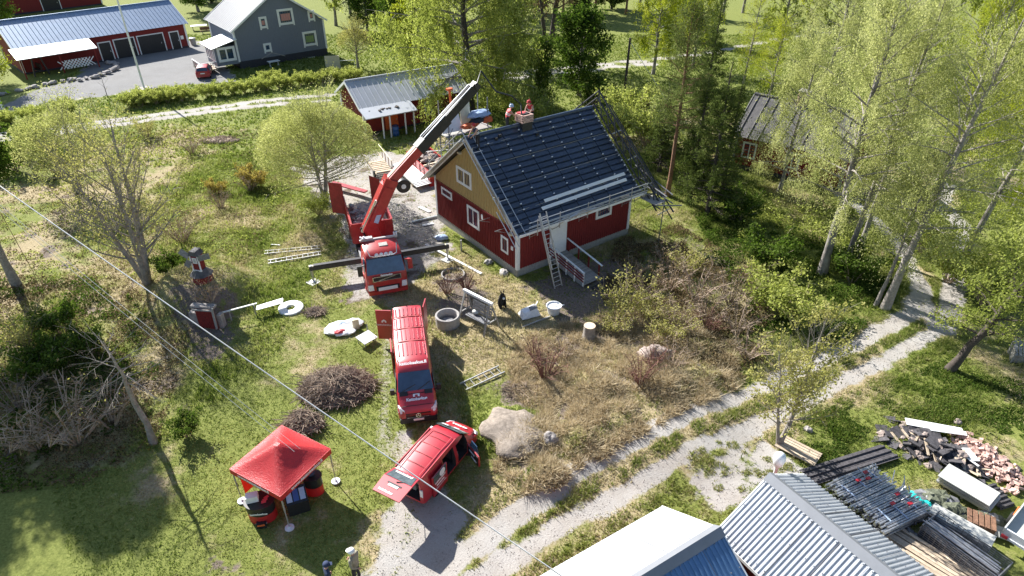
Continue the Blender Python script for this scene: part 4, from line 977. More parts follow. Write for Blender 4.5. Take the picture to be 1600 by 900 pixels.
def small_van():
    hd = R(60.9); rear = V(-4.55, 19.45, 0)
    o = rear + V(math.cos(hd), math.sin(hd), 0) * 2.2
    t = thing('small_van', (o.x, o.y, h1(o.x, o.y)), hd, 'small red delivery van with its tailgate raised and right-hand doors open', 'van')
    b = MB()
    S = [ring(-2.32, .84, .36, .95, 1.74, .68, .1), ring(-2.25, .89, .33, .95, 1.80, .72, .1, .03), ring(-.5, .90, .30, .95, 1.84, .74, .11, .04), ring(.62, .90, .30, .95, 1.80, .73, .12, .04),
         ring(.9, .90, .30, .95, 1.70, .72, .13, .04), ring(1.55, .90, .30, .93, 1.16, .82, .14, .05), ring(1.7, .90, .30, .9, 1.08, .80, .15, .06), ring(2.1, .86, .30, .8, .94, .74, .14, .05), ring(2.34, .74, .34, .65, .74, .62, .1, .03)]
    loft(b, S); body = b.build('body', [M['red_paint'], M['dark_inside']], t, 38)
    cut = [((-.85, 0, 1.08), (2.75, 1.38, 1.2)), ((-2.3, 0, 1.05), (.6, 1.30, 1.16)), ((-.25, -.9, 1.05), (.85, .7, 1.12)), ((.80, -.9, 1.0), (.83, .8, 1.02)), ((.77, 0, .98), (1.1, 1.34, .98))]
    carve(body, cut, [M['red_paint'], M['dark_inside']])
    q = MB()
    for y in (-.55, .55): q.beam((-2.1, y, 1.868), (.45, y, 1.872), .03, .02)
    q.beam((.45, -.55, 1.873), (.45, .55, 1.873), .03, .02); q.build('roof_swage', M['red_paint'], t)
    q = MB()
    for x in (-1.6, -1.0, -.4, .1): q.box((x, 0, 1.876), (.02, 1.0, .012))
    q.build('roof_seam', M['red_steel'], t)
    for s in (-1, 1):
        q = MB(); q.beam((-2.15, s * .71, 1.82), (.5, s * .71, 1.82), .045, .06); q.build('roof_rail', M['red_paint'], t)
    g = MB(); g.slab([(.95, -.68, 1.69), (.95, .68, 1.69), (1.53, .78, 1.20), (1.53, -.78, 1.20)][::-1], .02); w = g.build('windscreen', M['glass_tint'], t); w.location = (.03, 0, .055)
    q = MB(); q.box((1.2, .35, 1.545), (.2, .35, .01), M=Matrix.Rotation(.7, 3, 'Y')); q.box((1.32, -.2, 1.44), (.14, .3, .01), M=Matrix.Rotation(.7, 3, 'Y')); k = q.build('paper', M['white'], t); k.location = (.04, 0, .06)
    # raised tailgate
    n = V(.12, 0, 1).normalized(); p0, p1, p2 = V(-2.25, 0, 1.86), V(-2.85, 0, 2.0), V(-3.70, 0, 1.93)
    q = MB(); q.slab([p0 + V(0, .68, 0), p0 - V(0, .68, 0), p1 - V(0, .74, 0), p1 + V(0, .74, 0)][::-1], .05); q.slab([p1 + V(0, .74, 0), p1 - V(0, .74, 0), p2 - V(0, .70, 0), p2 + V(0, .70, 0)][::-1], .06)
    tg = q.build('tailgate', M['red_paint'], t)
    q = MB(); q.slab([p0 * .9 + p1 * .1 + V(0, .58, 0), p0 * .9 + p1 * .1 - V(0, .58, 0), p1 * .95 + p0 * .05 - V(0, .66, 0), p1 * .95 + p0 * .05 + V(0, .66, 0)][::-1], .01)
    k = q.build('rear_window', M['glass_tint'], tg); k.location = (0, 0, .012)
    text('kattokeskus.fi', .16, M['white'], tg, frame((-2.40, 0, 1.918), (0, -1, 0), (1, 0, -.23)), bold=.01)
    q = MB(); q.box((-3.18, .0, 1.985), (.12, .5, .012)); q.build('number_plate', M['white'], tg)
    q = MB(); q.box((-3.08, .0, 1.985), (.07, .72, .02)); q.build('handle_recess', M['black'], tg)
    q = MB(); q.beam((-2.95, .0, 2.015), (-2.8, -.35, 2.0), .03); q.build('wiper', M['black'], tg)
    text('kattokeskus', .15, M['white'], tg, frame((-3.52, .15, 1.958), (0, -1, 0), (1, 0, .08)), bold=.01)
    for s in (-1, 1):
        q = MB(); q.tube([(-2.25, s * .66, 1.45), (-2.75, s * .68, 1.93)], .015, 5); q.build('gas_strut', M['black'], t)
        q = MB(); q.box((-2.315, s * .76, 1.05), (.06, .13, .42)); k = q.build('tail_light', M['lamp'] if s < 0 else M['red_cloth'], t); k.location = (-.015, s * .01, 0)
        q = MB(); q.hexa([(2.1, s * .86, .68), (2.3, s * .74, .66), (2.32, s * .52, .66), (2.1, s * .55, .7)][::s], [(1.95, s * .85, .86), (2.14, s * .75, .84), (2.24, s * .52, .80), (2.0, s * .55, .88)][::s]); k = q.build('headlight', M['lamp'], t); k.location = (.03, s * .015, .02)
        wheel(t, 1.42, s * .79, .31, .2, side=s); wheel(t, -1.35, s * .79, .31, .2, side=s)
    q = MB(); q.box((1.02, .98, 1.2), (.12, .2, .16)); q.build('mirror', M['lamp'], t, 30)
    q = MB(); q.slab([(-.15, .905, 1.0), (.9, .905, 1.0), (.72, .76, 1.62), (-.1, .75, 1.64)], .012); q.build('side_window', M['glass'], t)
    text('kattokeskus', .17, M['white'], t, frame((1.93, 0, 1.075), (0, -1, 0), (1, 0, -.32)), bold=.01)
    # open front door (swung out) and slid-back side door
    hx = V(1.2, -.9, 0); u = V(-.45, -.89, 0)
    q = MB(); q.beam(hx + V(0, 0, .68), hx + u * 1.05 + V(0, 0, .68), .08, .66); fd = q.build('front_door', M['red_paint'], t)
    q = MB(); q.hexa([hx + u * .2 + V(.0, 0, 1.01), hx + u * 1.02 + V(0, 0, 1.01), hx + u * 1.02 + V(.04, 0, 1.01), hx + u * .2 + V(.04, 0, 1.01)], [hx + u * .5 + V(0, .06, 1.55), hx + u * .98 + V(0, .06, 1.55), hx + u * .98 + V(.04, .06, 1.55), hx + u * .5 + V(.04, .06, 1.55)]); q.build('door_window', M['glass'], fd)
    q = MB(); q.beam(hx + u * .1 + V(-.06, 0, .66), hx + u * .98 + V(-.06, 0, .66), .03, .56); q.build('door_lining', M['black'], fd)
    q = MB(); q.beam(hx + u * .25 + V(-.09, 0, .85), hx + u * .7 + V(-.09, 0, .83), .03, .06); q.beam(hx + u * .4 + V(-.09, 0, .55), hx + u * .85 + V(-.09, 0, .52), .03, .07); q.build('door_trim', M['lamp'], fd)
    q = MB(); q.box((-1.22, -.965, .95), (1.1, .06, 1.2)); sd = q.build('sliding_door', M['red_paint'], t)
    q = MB(); q.box((-1.22, -.998, 1.35), (.95, .012, .42)); q.build('door_window', M['glass_tint'], sd)
    q = MB(); q.lathe([(.001, 0), (.2, 0), (.2, .012), (.001, .014)], 18); k = q.build('round_sticker', M['white'], sd); k.matrix_basis = frame((-1.05, -1.006, 1.34), (1, 0, 0), (0, 0, 1))
    for zz, tx, sx in ((1.05, 'kattokeskus.fi', .14), (.86, 'kattokeskus', .12)):
        text(tx, sx, M['white'], sd, frame((-1.22, -1.0, zz), (1, 0, 0), (0, 0, 1)), bold=.008)
    q = MB(); q.box((-1.22, -1.0, .68), (.9, .01, .025)); q.build('stripe', M['white'], sd)
    for sy in (-.35, .35):
        q = MB(); q.box((.45, sy, .75), (.5, .46, .14)); q.box((.25, sy, 1.1), (.14, .46, .62)); q.build('seat', M['dark_cloth'], t)
    q = MB(); q.box((-1.5, .2, .72), (.9, .7, .4)); q.build('load_crate', M['grey_wood'], t)
small_van()
def bucket(name, p, r, h, m, label, cat='bucket', top=None):
    t = thing(name, p, 0, label, cat)
    q = MB(); q.lathe([(r * .82, 0), (r, h), (r * 1.04, h), (r * .95, h * .98), (r * .78, .02), (.001, .02)], 18); q.build('shell', m, t, 40)
    q = MB(); q.tube([(r * math.cos(a), 0, h + .8 * r * math.sin(a)) for a in np.linspace(0, PI, 9)], .012, 4); q.build('handle', M['dull_steel'], t)
    if top: q = MB(); q.lathe([(.001, h * .9), (r * .9, h * .9), (r * .9, h * .88), (.001, h * .88)], 16); q.build('contents', top, t)
    return t
p = G(696, 731); bucket('bucket', p, .2, .3, M['white_plastic'], 'pale bucket standing by the open side door of the small red van', top=M['sand'])

def truck():
    hd = math.atan2(-.947, .32); fr = V(-8.15, 36.0, 0)
    t = thing('crane_truck', (fr.x, fr.y, h1(fr.x, fr.y)), hd, 'red lorry with loading crane and open tipper body, outriggers down beside the house', 'truck')
    inv = (Matrix.Translation((fr.x, fr.y, h1(fr.x, fr.y))) @ Matrix.Rotation(hd, 4, 'Z')).inverted()
    loc = lambda p: inv @ Vector(p)
    b = MB(); k = 1.0
    S = [ring(-2.25, 1.28, .95, 1.9, 3.02, 1.18, .2, .05), ring(-2.1, 1.32, .9, 1.9, 3.12, 1.2, .2, .06), ring(-.95, 1.32, .6, 1.9, 3.10, 1.2, .22, .06), ring(-.62, 1.32, .55, 1.9, 2.92, 1.18, .2, .05),
         ring(-.42, 1.32, .5, 1.75, 2.74, 1.18, .14, .03), ring(-.0, 1.31, .45, 1.7, 1.82, 1.27, .08, .02), ring(.06, 1.30, .42, 1.3, 1.62, 1.24, .10, .02), ring(.12, 1.24, .44, 1.0, 1.28, 1.18, .1, .01)]
    loft(b, S); b.build('cab', M['red_truck'], t, 35)
    q = MB(); q.slab([(-.41, -1.12, 2.72), (-.41, 1.12, 2.72), (.015, 1.23, 1.80), (.015, -1.23, 1.80)][::-1], .02); w = q.build('windscreen', M['glass'], t); w.location = (.055, 0, .03)
    q = MB(); q.box((-.46, 0, 2.78), (.1, 2.3, .05), M=Matrix.Rotation(.35, 3, 'Y')); k = q.build('sun_visor', M['black_gloss'], t); k.location = (.06, 0, -.03)
    q = MB(); q.box((.115, 0, 1.50), (.05, 1.75, .30)); gr = q.build('grille', M['black'], t); k = gr
    q = MB()
    for z in (1.34, 1.66): q.box((.145, 0, z), (.03, 1.8, .04))
    for y in (-.9, .9): q.box((.145, y, 1.5), (.03, .05, .36))
    q.beam((.15, -.55, 1.37), (.15, .55, 1.62), .02, .06); q.build('grille_frame', M['chrome'], gr)
    text('Kattokeskus', .14, M['white'], t, frame((.12, 0, 1.73), (0, 1, 0), (-.2, 0, 1)), sx=1.1, bold=.008)
    q = MB(); q.box((.14, 0, .78), (.05, 1.5, .30)); q.build('lower_grille', M['black'], t)
    q = MB(); q.box((.175, 0, .74), (.03, 1.25, .24)); q.build('number_plate', M['white'], t)
    q = MB(); q.box((.06, 0, .48), (.26, 2.55, .26)); q.build('bumper', M['red_truck'], t)
    for s in (-1, 1):
        q = MB(); q.hexa([(.0, s * 1.29, .72), (.16, s * 1.2, .72), (.17, s * .88, .72), (.05, s * .88, .72)][::s], [(.0, s * 1.29, 1.12), (.14, s * 1.2, 1.12), (.15, s * .92, 1.12), (.05, s * .92, 1.12)][::s]); k = q.build('headlight', M['lamp'], t); k.location = (.02, s * .02, 0)
        q = MB(); q.box((-.15, s * 1.62, 2.15), (.16, .3, .75)); q.beam((-.2, s * 1.28, 2.5), (-.15, s * 1.6, 2.45), .06); q.build('mirror', M['red_truck'] if s > 0 else M['black'], t, 30)
        q = MB(); q.slab([(-1.2, s * 1.335, 1.85), (-.3, s * 1.335, 1.85), (-.4, s * 1.24, 2.62), (-1.2, s * 1.22, 2.68)][::s], .012); q.build('side_window', M['glass'], t)
        q = MB(); q.box((-1.2, s * 1.30, .62), (.5, .1, .25)); q.build('step', M['dull_steel'], t)
        q = MB(); q.lathe([(.62, -.2), (.62, .2), (.56, .2), (.56, -.2), (.62, -.2)], 20); k = q.build('mudguard', M['red_truck'], t, 40); k.location = (-1.35, s * 1.16, .62); k.rotation_euler = (PI / 2, 0, 0)
        for x in (-1.35, -6.6, -8.0): wheel(t, x, s * 1.08, .52, .34, side=s)
    q = MB(); q.tube([(-.75, -.95, 3.22), (-.3, -.85, 3.0), (-.22, -.6, 2.96), (-.22, .6, 2.96), (-.3, .85, 3.0), (-.75, .95, 3.5)], .035, 6); lb = q.build('light_bar', M['chrome'], t, 40)
    for y in (-.45, -.15, .15, .45):
        q = MB(); q.lathe([(.02, -.06), (.1, -.04), (.13, .03), (.10, .05), (.001, .06)], 14); k = q.build('spotlight', M['lamp'], lb, 40); k.matrix_basis = frame((-.17, y, 3.10), (0, 1, 0), (-.35, 0, 1))
    q = MB(); q.box((-1.35, .15, 3.185), (.45, .55, .05)); q.build('roof_hatch', M['grey_wood'], t)
    q = MB(); q.box((-2.2, 0, 3.2), (.14, 2.5, .12)); q.box((-2.25, -.75, 3.3), (.3, .7, .12)); q.build('work_lamp_rack', M['alu'], t)
    q = MB()
    for y in (-1.15, -.95, 1.05, 1.2): q.box((-2.22, y, 3.4), (.12, .1, .16))
    q.build('work_lamp', M['lamp'], t)
    # chassis
    q = MB(); q.box((-5.4, .45, .85), (9.4, .14, .3)); q.box((-5.4, -.45, .85), (9.4, .14, .3)); q.box((-2.9, 0, 1.0), (.9, 2.2, .5)); q.build('chassis', M['dark_steel'], t)
    for s in (-1, 1):
        q = MB(); q.box((-4.6, s * .98, .75), (1.5, .5, .55)); q.build('fuel_tank' if s > 0 else 'tool_box', M['dull_steel'], t)
    # tipper body
    x0, x1, w, zf, zt = -5.6, -10.5, 1.42, 1.25, 2.75
    q = MB(); q.box(((x0 + x1) / 2, 0, zf), (x0 - x1, 2 * w - .16, .12)); bx = q.build('load_floor', M['red_steel'], t)
    for s in (-1, 1):
        q = MB(); q.box(((x0 + x1) / 2, s * w, (zf + zt) / 2), (x0 - x1 - .01, .07, zt - zf))
        for j in range(9): q.box((x0 - .12 - j * .58, s * (w + .055), (zf + zt) / 2 - .05), (.09, .05, zt - zf - .12))
        q.box(((x0 + x1) / 2, s * (w + .005), zt + .02), (x0 - x1 - .02, .13, .07))
        q.build('side_board', M['red_truck'], t)
        q = MB(); hx = V(x1, s * w, 0); u = V(-.55, -.80, 0) if s < 0 else V(-.80, -.55, 0)
        q.beam(hx + V(0, 0, 2.55), hx + u * 1.15 + V(0, 0, 2.55), .07, 2.5); q.build('tail_door', M['red_steel'], t)
    q = MB(); q.box((x0 + .02, 0, (zf + zt) / 2 + .02), (.07, 2 * w + .06, zt - zf + .04))
    for y in (-.9, 0, .9): q.box((x0 + .08, y, (zf + zt) / 2), (.06, .09, zt - zf - .1))
    q.build('head_board', M['red_truck'], t)
    xx, yy = np.meshgrid(np.linspace(x0 - .1, x1 + .1, 34), np.linspace(-w + .08, w - .08, 20))
    zz = 1.55 + .75 * fbm(xx * 1.1, yy * 1.1, 5, 3) * (1 - .35 * np.abs(yy) / w) + .2 * fbm(xx * 4, yy * 4, 9, 3)
    i2 = np.arange(xx.size).reshape(xx.shape); F = np.stack([i2[:-1, 1:], i2[:-1, :-1], i2[1:, :-1], i2[1:, 1:]], -1).reshape(-1, 4)
    o = bpy.data.objects.new('rubble_load', np_mesh('rubble_load', np.stack([xx.ravel(), yy.ravel(), zz.ravel()], 1), F, M['sand'])); link(o, t); tag(o, kind='stuff')
    rr = random.Random(3); sm_ = [MB().ball((0, 0, 0), .22, 7, 5, sq=(1.2, .8, .6), jit=.35, seed=k).mesh('debris_lump', M['stone_red'] if k % 2 else M['concrete']) for k in range(3)]
    for k in range(26):
        px_, py_ = rr.uniform(x1 + .4, x0 - .4), rr.uniform(-1.1, 1.1)
        inst('debris_lump', sm_[k % 3], t, (px_, py_, 2.05 + rr.uniform(-.1, .15)), (rr.random(), rr.random(), rr.random() * 6), (rr.uniform(.6, 1.4),) * 3)
    # outriggers
    for s, px_, py_ in ((-1, 486, 418), (1, 704, 381)):
        e = 4.72 if s < 0 else 4.95
        q = MB(); q.beam((-3.3, s * 1.0, 1.12), (-3.3, s * e, 1.16), .30, .30); q.beam((-3.3, s * 1.0, 1.31), (-3.3, s * (e - .3), 1.345), .26, .05, 0); ob = q.build('outrigger_beam', M['dark_steel'], t)
        q = MB(); q.beam((-3.3, s * 1.4, 1.285), (-3.3, s * e, 1.325), .20, .012); q.build('beam_top', M['cream'], ob)
        q = MB(); q.tube([(-3.3, s * (e - .12), 1.35), (-3.3, s * (e - .12), .55)], .10, 8); q.tube([(-3.3, s * (e - .12), .6), (-3.3, s * (e - .12), .08)], .06, 8); q.lathe([(.001, .16), (.12, .16), (.24, .09), (.24, .05)], 14, (-3.3, s * (e - .12), 0)); lg = q.build('outrigger_leg', M['steel'], t, 40)
        q = MB(); q.box((-3.3, s * (e - .12), .03), (.75, .75, .06), rz=.6); q.build('foot_plate', M['trailer_bed'], lg)
    # crane
    c0 = V(-4.0, .1, 0)
    q = MB(); q.box(c0 + V(0, 0, 1.45), (.95, 1.3, .7)); q.build('crane_base', M['red_steel'], t)
    q = MB(); q.beam(c0 + V(0, .1, 1.7), c0 + V(-.1, -.35, 3.35), .8, .8, up=(1, 0, 0)); q.build('crane_column', M['red_truck'], t)
    A = loc(W(589, 349, 3.5)); B = loc(W(606, 284, 6.9)); B = V(B.x, B.y, B.z)
    A = c0 + V(-.12, -.38, 3.2)
    K = loc(W(609, 283, 6.35)); Tp = loc(W(743, 134, 11.6))
    e = MB(); d = (K - A).normalized()
    e.beam(A - d * .3, K + d * .25, .85, .85, up=(0, 1, 0)); e.beam(A + d * .4, K - d * .3, 1.0, .6, up=(0, 1, 0)); e.build('inner_boom', M['red_truck'], t)
    q = MB(); q.beam(A + d * .5 + V(.52, .15, 0), A + d * 2.3 + V(.42, .15, .15), .03, .3, up=(0, 1, 0)); q.build('maker_plate', M['blue_white'], t)
    q = MB(); q.tube([A + V(.1, -.55, -.3), A + d * 2.3 + V(.35, -.45, 0)], .12, 10); q.build('lift_ram', M['chrome'], t, 40)
    q = MB(); q.tube([A - d * .1 + V(0, -.45, 0), A - d * .1 + V(0, .45, 0)], .22, 12); q.tube([K - V(0, .42, 0), K + V(0, .42, 0)], .2, 12); q.build('pivot_pin', M['dark_steel'], t, 40)
    d = (Tp - K).normalized(); sd = d.cross(V(0, 0, 1)).normalized(); up = sd.cross(d)
    Lb = (Tp - K).length
    q = MB(); q.beam(K - d * .5, K + d * Lb * .36, .54, .6); q.build('outer_boom', M['red_truck'], t)
    q = MB(); q.beam(K - d * .2 + up * .32, K + d * Lb * .36 + up * .315, .2, .04); q.build('boom_highlight', M['cream'], t)  # cream strip painted as the highlight along the boom's upper edge
    q = MB(); q.beam(K + d * Lb * .33, K + d * Lb * .66, .62, .72); q.build('boom_sleeve', M['black'], t)
    for j, (a, bb, wd) in enumerate(((.5, .98, .5), (.62, 1.0, .4))):
        q = MB(); q.beam(K + d * Lb * a + up * (.05 * j), K + d * Lb * bb + up * (.05 * j), wd, wd * 1.15); q.build('boom_extension', M['black'], t)
    for yy_ in (-.26, .0, .26):
        q = MB(); q.tube([K + d * Lb * .42 + sd * yy_ + up * .39, K + d * Lb * .97 + sd * yy_ * .8 + up * .32], .04, 7); q.build('extension_ram', M['steel'] if yy_ else M['dark_steel'], t, 40)
    q = MB(); q.box(Tp, (.3, .5, .5), M=Matrix((d, sd, up)).transposed()); q.tube([Tp + sd * .3, Tp - sd * .3], .2, 10)
    q.build('boom_head', M['dark_steel'], t)
    hose = [Tp + d * .1, Tp + V(-.6, -.3, .0) + d * 1.2, loc(W(775, 143, 11.2)), loc(W(800, 150, 10.8)), loc(W(814, 163, 10.1)), loc(W(815, 178, 9.6))]
    q = MB(); q.tube(hose, [.06, .06, .055, .055, .05, .06], 6); q.build('hanging_hose', M['black'], t, 40)
    # hose reel and grab under the knuckle
    q = MB(); rp = loc(W(630, 290, 5.6)); q.lathe([(.06, -.16), (.48, -.16), (.5, 0), (.48, .16), (.06, .16)], 20); k = q.build('hose_reel', M['black'], t, 40); k.matrix_basis = frame(rp, (0, 1, 0), (0, 0, 1))
    q = MB(); q.lathe([(.001, 0), (.17, 0), (.17, .05), (.001, .06)], 12); k2 = q.build('reel_hub', M['lamp'], k); k2.location = (0, 0, .16)
    q = MB(); q.tube([rp, K], .09, 6); q.build('reel_bracket', M['dark_steel'], t)
    q = MB()
    for j in range(7):
        a = j / 6; q.tube([A + V(-.5 + .1 * j, -.3, -1.0), A + V(-.6 + .2 * a, -.55 - .1 * a, -.3), A + d * .6 + V(.1, -.5, 0)], .03, 4)
    q.build('hydraulic_hose', M['black'], t)
truck()

def far_car():
    p = G(321, 118); hd = R(107)
    t = thing('parked_car', (p.x, p.y, h1(p.x, p.y)), hd, 'small bright red estate car parked on the gravel yard by the grey house', 'car', scale=1.08)
    b = MB(); 
    S = [ring(-2.0, .74, .35, .7, .95, .7, .08), ring(-1.95, .8, .3, .8, 1.0, .74, .1), ring(-1.75, .82, .28, .85, 1.38, .6, .12, .03), ring(-.2, .82, .26, .85, 1.42, .62, .12, .03), ring(.35, .82, .26, .85, 1.32, .6, .12, .03),
         ring(.95, .82, .26, .8, .95, .72, .1, .04), ring(1.75, .78, .28, .7, .80, .68, .1, .04), ring(2.0, .68, .34, .6, .66, .6, .06)]
    loft(b, S); b.build('body', M['red_paint'], t, 38)
    q = MB(); q.slab([(-1.80, -.54, 1.34), (-1.80, .54, 1.34), (-1.97, .66, 1.02), (-1.97, -.66, 1.02)], .02); k = q.build('rear_window', M['glass'], t); k.location = (-.03, 0, .02)
    q = MB(); q.slab([(.4, -.55, 1.32), (.4, .55, 1.32), (.95, .68, .98), (.95, -.68, .98)][::-1], .02); k = q.build('windscreen', M['glass'], t); k.location = (.03, 0, .05)
    for s in (-1, 1):
        q = MB(); q.slab([(-1.65, s * .80, .92), (.8, s * .80, .92), (.3, s * .64, 1.28), (-1.55, s * .63, 1.32)][::s], .012); k = q.build('side_window', M['glass'], t); k.location = (0, s * .03, 0)
        q = MB(); q.box((-2.0, s * .64, .8), (.05, .2, .22)); q.build('tail_light', M['red_cloth'], t)
        for x in (-1.3, 1.25): wheel(t, x, s * .72, .3, .2, side=s)
        q = MB(); q.box((.72, s * .92, 1.0), (.1, .16, .12)); q.build('mirror', M['black'], t)
    q = MB(); q.box((-2.03, 0, .75), (.02, .5, .12)); q.build('number_plate', M['white'], t)
    q = MB(); q.box((-2.0, 0, .42), (.1, 1.4, .18)); q.build('bumper', M['red_paint'], t)
far_car()

# ---------------- tent and what stands under it ----------------
def on_ground(px, py): p = G(px, py); return p
def tent():
    c = V(-10.12, 19.9, 0); ang = R(-29.2); z0 = h1(c.x, c.y); hs = 1.5
    t = thing('canopy_tent', (c.x, c.y, z0), ang, 'red pop-up canopy tent with white web address on its valance, on the lawn', 'tent')
    n = 15; vs = []; fs = []
    for j in range(n + 1):
        for i in range(n + 1):
            u, v = -1 + 2 * i / n, -1 + 2 * j / n; r = max(abs(u), abs(v)); m = min(abs(u), abs(v))
            z = 2.12 + .98 * (1 - r) ** 1.18 - .10 * math.sin(PI * r) * (1 - m / max(r, 1e-6)) * r
            z += .012 * math.sin(14 * u + 5 * v) * r * (1 - r)
            vs.append((u * hs, v * hs, z))
    for j in range(n):
        for i in range(n): k = j * (n + 1) + i; fs.append((k, k + 1, k + n + 2, k + n + 1))
    q = MB(); q.add(vs, fs); q.add([(x, y, z - .015) for x, y, z in vs], [f[::-1] for f in fs]); cn = q.build('canopy', M['tent_red'], t, 35)
    for k, (dx, dy) in enumerate(((0, -1), (1, 0), (0, 1), (-1, 0))):
        q = MB(); a = V(-dy, dx, 0); o = V(dx, dy, 0) * (hs + .012)
        q.slab([o - a * hs + V(0, 0, 1.84), o + a * hs + V(0, 0, 1.84), o + a * hs + V(0, 0, 2.125), o - a * hs + V(0, 0, 2.125)], .012); vl = q.build('valance', M['tent_red'], t)
        if k < 2: text('www.kattokeskus.fi', .235, M['white'], vl, frame(o + V(dx, dy, 0) * .008 + V(0, 0, 1.985) - a * (.1 if k == 0 else 0), a, (0, 0, 1)), bold=.006)
    for sx in (-1, 1):
        for sy in (-1, 1):
            q = MB(); q.box((sx * (hs - .05), sy * (hs - .05), 1.55), (.05, .05, 1.1)); q.box((sx * (hs - .05), sy * (hs - .05), .5), (.035, .035, 1.0)); lg = q.build('leg', M['alu'], t)
            q = MB(); q.lathe([(.2, 0), (.2, .05), (.06, .07), (.05, .12), (.001, .12)], 18, (sx * (hs - .05), sy * (hs - .05), 0)); q.build('foot_weight', M['white_plastic'], lg, 40)
    q = MB(); q.slab([(-hs + .03, hs - .02, .25), (-hs + .03, -hs + .3, .25), (-hs + .03, -hs + .3, 1.85), (-hs + .03, hs - .02, 1.85)], .015); sw = q.build('side_wall', M['tent_red'], t)
    q = MB()
    for s in (-1, 1):
        for e in range(4):
            a, b = -hs + e * .75, -hs + (e + 1) * .75
            q.beam((a, s * (hs - .05), 1.75 if e % 2 else 2.05), (b, s * (hs - .05), 2.05 if e % 2 else 1.75), .02); q.beam((s * (hs - .05), a, 1.75 if e % 2 else 2.05), (s * (hs - .05), b, 2.05 if e % 2 else 1.75), .02)
    q.build('truss', M['alu'], t)
tent()
def counter(px, py, r, label, h, word, top='black'):
    p = G(px, py); t = thing('promotion_counter', (p.x, p.y, p.z), 0, label, 'counter')
    q = MB(); q.lathe([(r, 0), (r, h)], 28, sx=1.25); q.lathe([(.001, 0), (r, 0.002)], 28, sx=1.25); b = q.build('drum', M['tent_red'], t, 60)
    q = MB(); q.lathe([(r + .008, h * .52), (r + .008, h * .97)], 28, sx=1.25); q.build('dark_band', M['black'], t, 60)
    q = MB(); q.lathe([(.001, h), (r + .04, h), (r + .04, h + .04), (.001, h + .045)], 28, sx=1.25); q.build('table_top', M[top], t, 40)
    if word:
        d = (V(0, 0, 0) - V(p.x, p.y, 0)).normalized()
        text(word, .15, M['white'], t, frame(V(.1, -(r + .03), h * .74), (1, .12, 0), (0, 0, 1)), bold=.006)
        text('kattokeskus', .10, M['white'], t, frame(V(.1, -(r + .03), h * .16), (1, .12, 0), (0, 0, 1)))
    return t, p
t, p = counter(412, 806, .48, 'red and black oval promotion counter with papers on top, left under the tent', 1.0, 'kattokeskus')
q = MB(); q.box((0, 0, .17), (.5, .34, .32), rz=.3); o = q.build('carton', M['white'], None); o.location = (p.x - .25, p.y, p.z + 1.05); tag(o, 'white printed carton standing on the promotion counter under the tent', 'box')
q = MB()
for k in range(3): q.box((.25 + k * .02, -.1 + .12 * k, .01 + .005 * k), (.2, .14, .01), rz=.3 + k * .3)
o = q.build('leaflet_pile', M['hivis'], None); o.location = (p.x, p.y, p.z + 1.05); tag(o, 'pink leaflets lying beside the carton on the promotion counter', 'leaflets')
t, p = counter(493, 768, .32, 'slim red and black promotion counter at the right side of the tent', 1.05, None, 'black')
q = MB(); q.ball((0, 0, .22), .2, 12, 8, sq=(1, 1, 1.1)); q.build('helmet_stack', M['navy_cloth'], None, 40, loc=(p.x - .02, p.y, p.z + 1.08), label='dark rounded object on the slim promotion counter', cat='helmet')
p = G(468, 796)
t = thing('display_stand', (p.x, p.y, p.z), .4, 'black display stand with roof samples in the shade under the tent', 'display stand')
q = MB(); q.box((0, 0, .35), (.9, .5, .7)); q.build('cabinet', M['black'], t)
q = MB(); q.slab([(-.45, -.3, .75), (.45, -.3, .75), (.45, .25, 1.25), (-.45, .25, 1.25)], .05); q.build('slanted_board', M['black_gloss'], t)
for k in range(3):
    q = MB(); q.slab([(-.4 + k * .28, -.22, .83), (-.17 + k * .28, -.22, .83), (-.17 + k * .28, .15, 1.17), (-.4 + k * .28, .15, 1.17)], .01); q.build('sample', M['blue' if k == 1 else 'blue_white'], t)
p = G(410, 822); t = thing('small_case', p, .2, 'small orange and black tool case on the grass before the promotion counter', 'case')
q = MB(); q.box((0, 0, .13), (.4, .26, .26)); q.build('case_body', M['black'], t)
q = MB(); q.box((0, 0, .2), (.3, .275, .1)); q.build('case_lid', M['orange'], t)

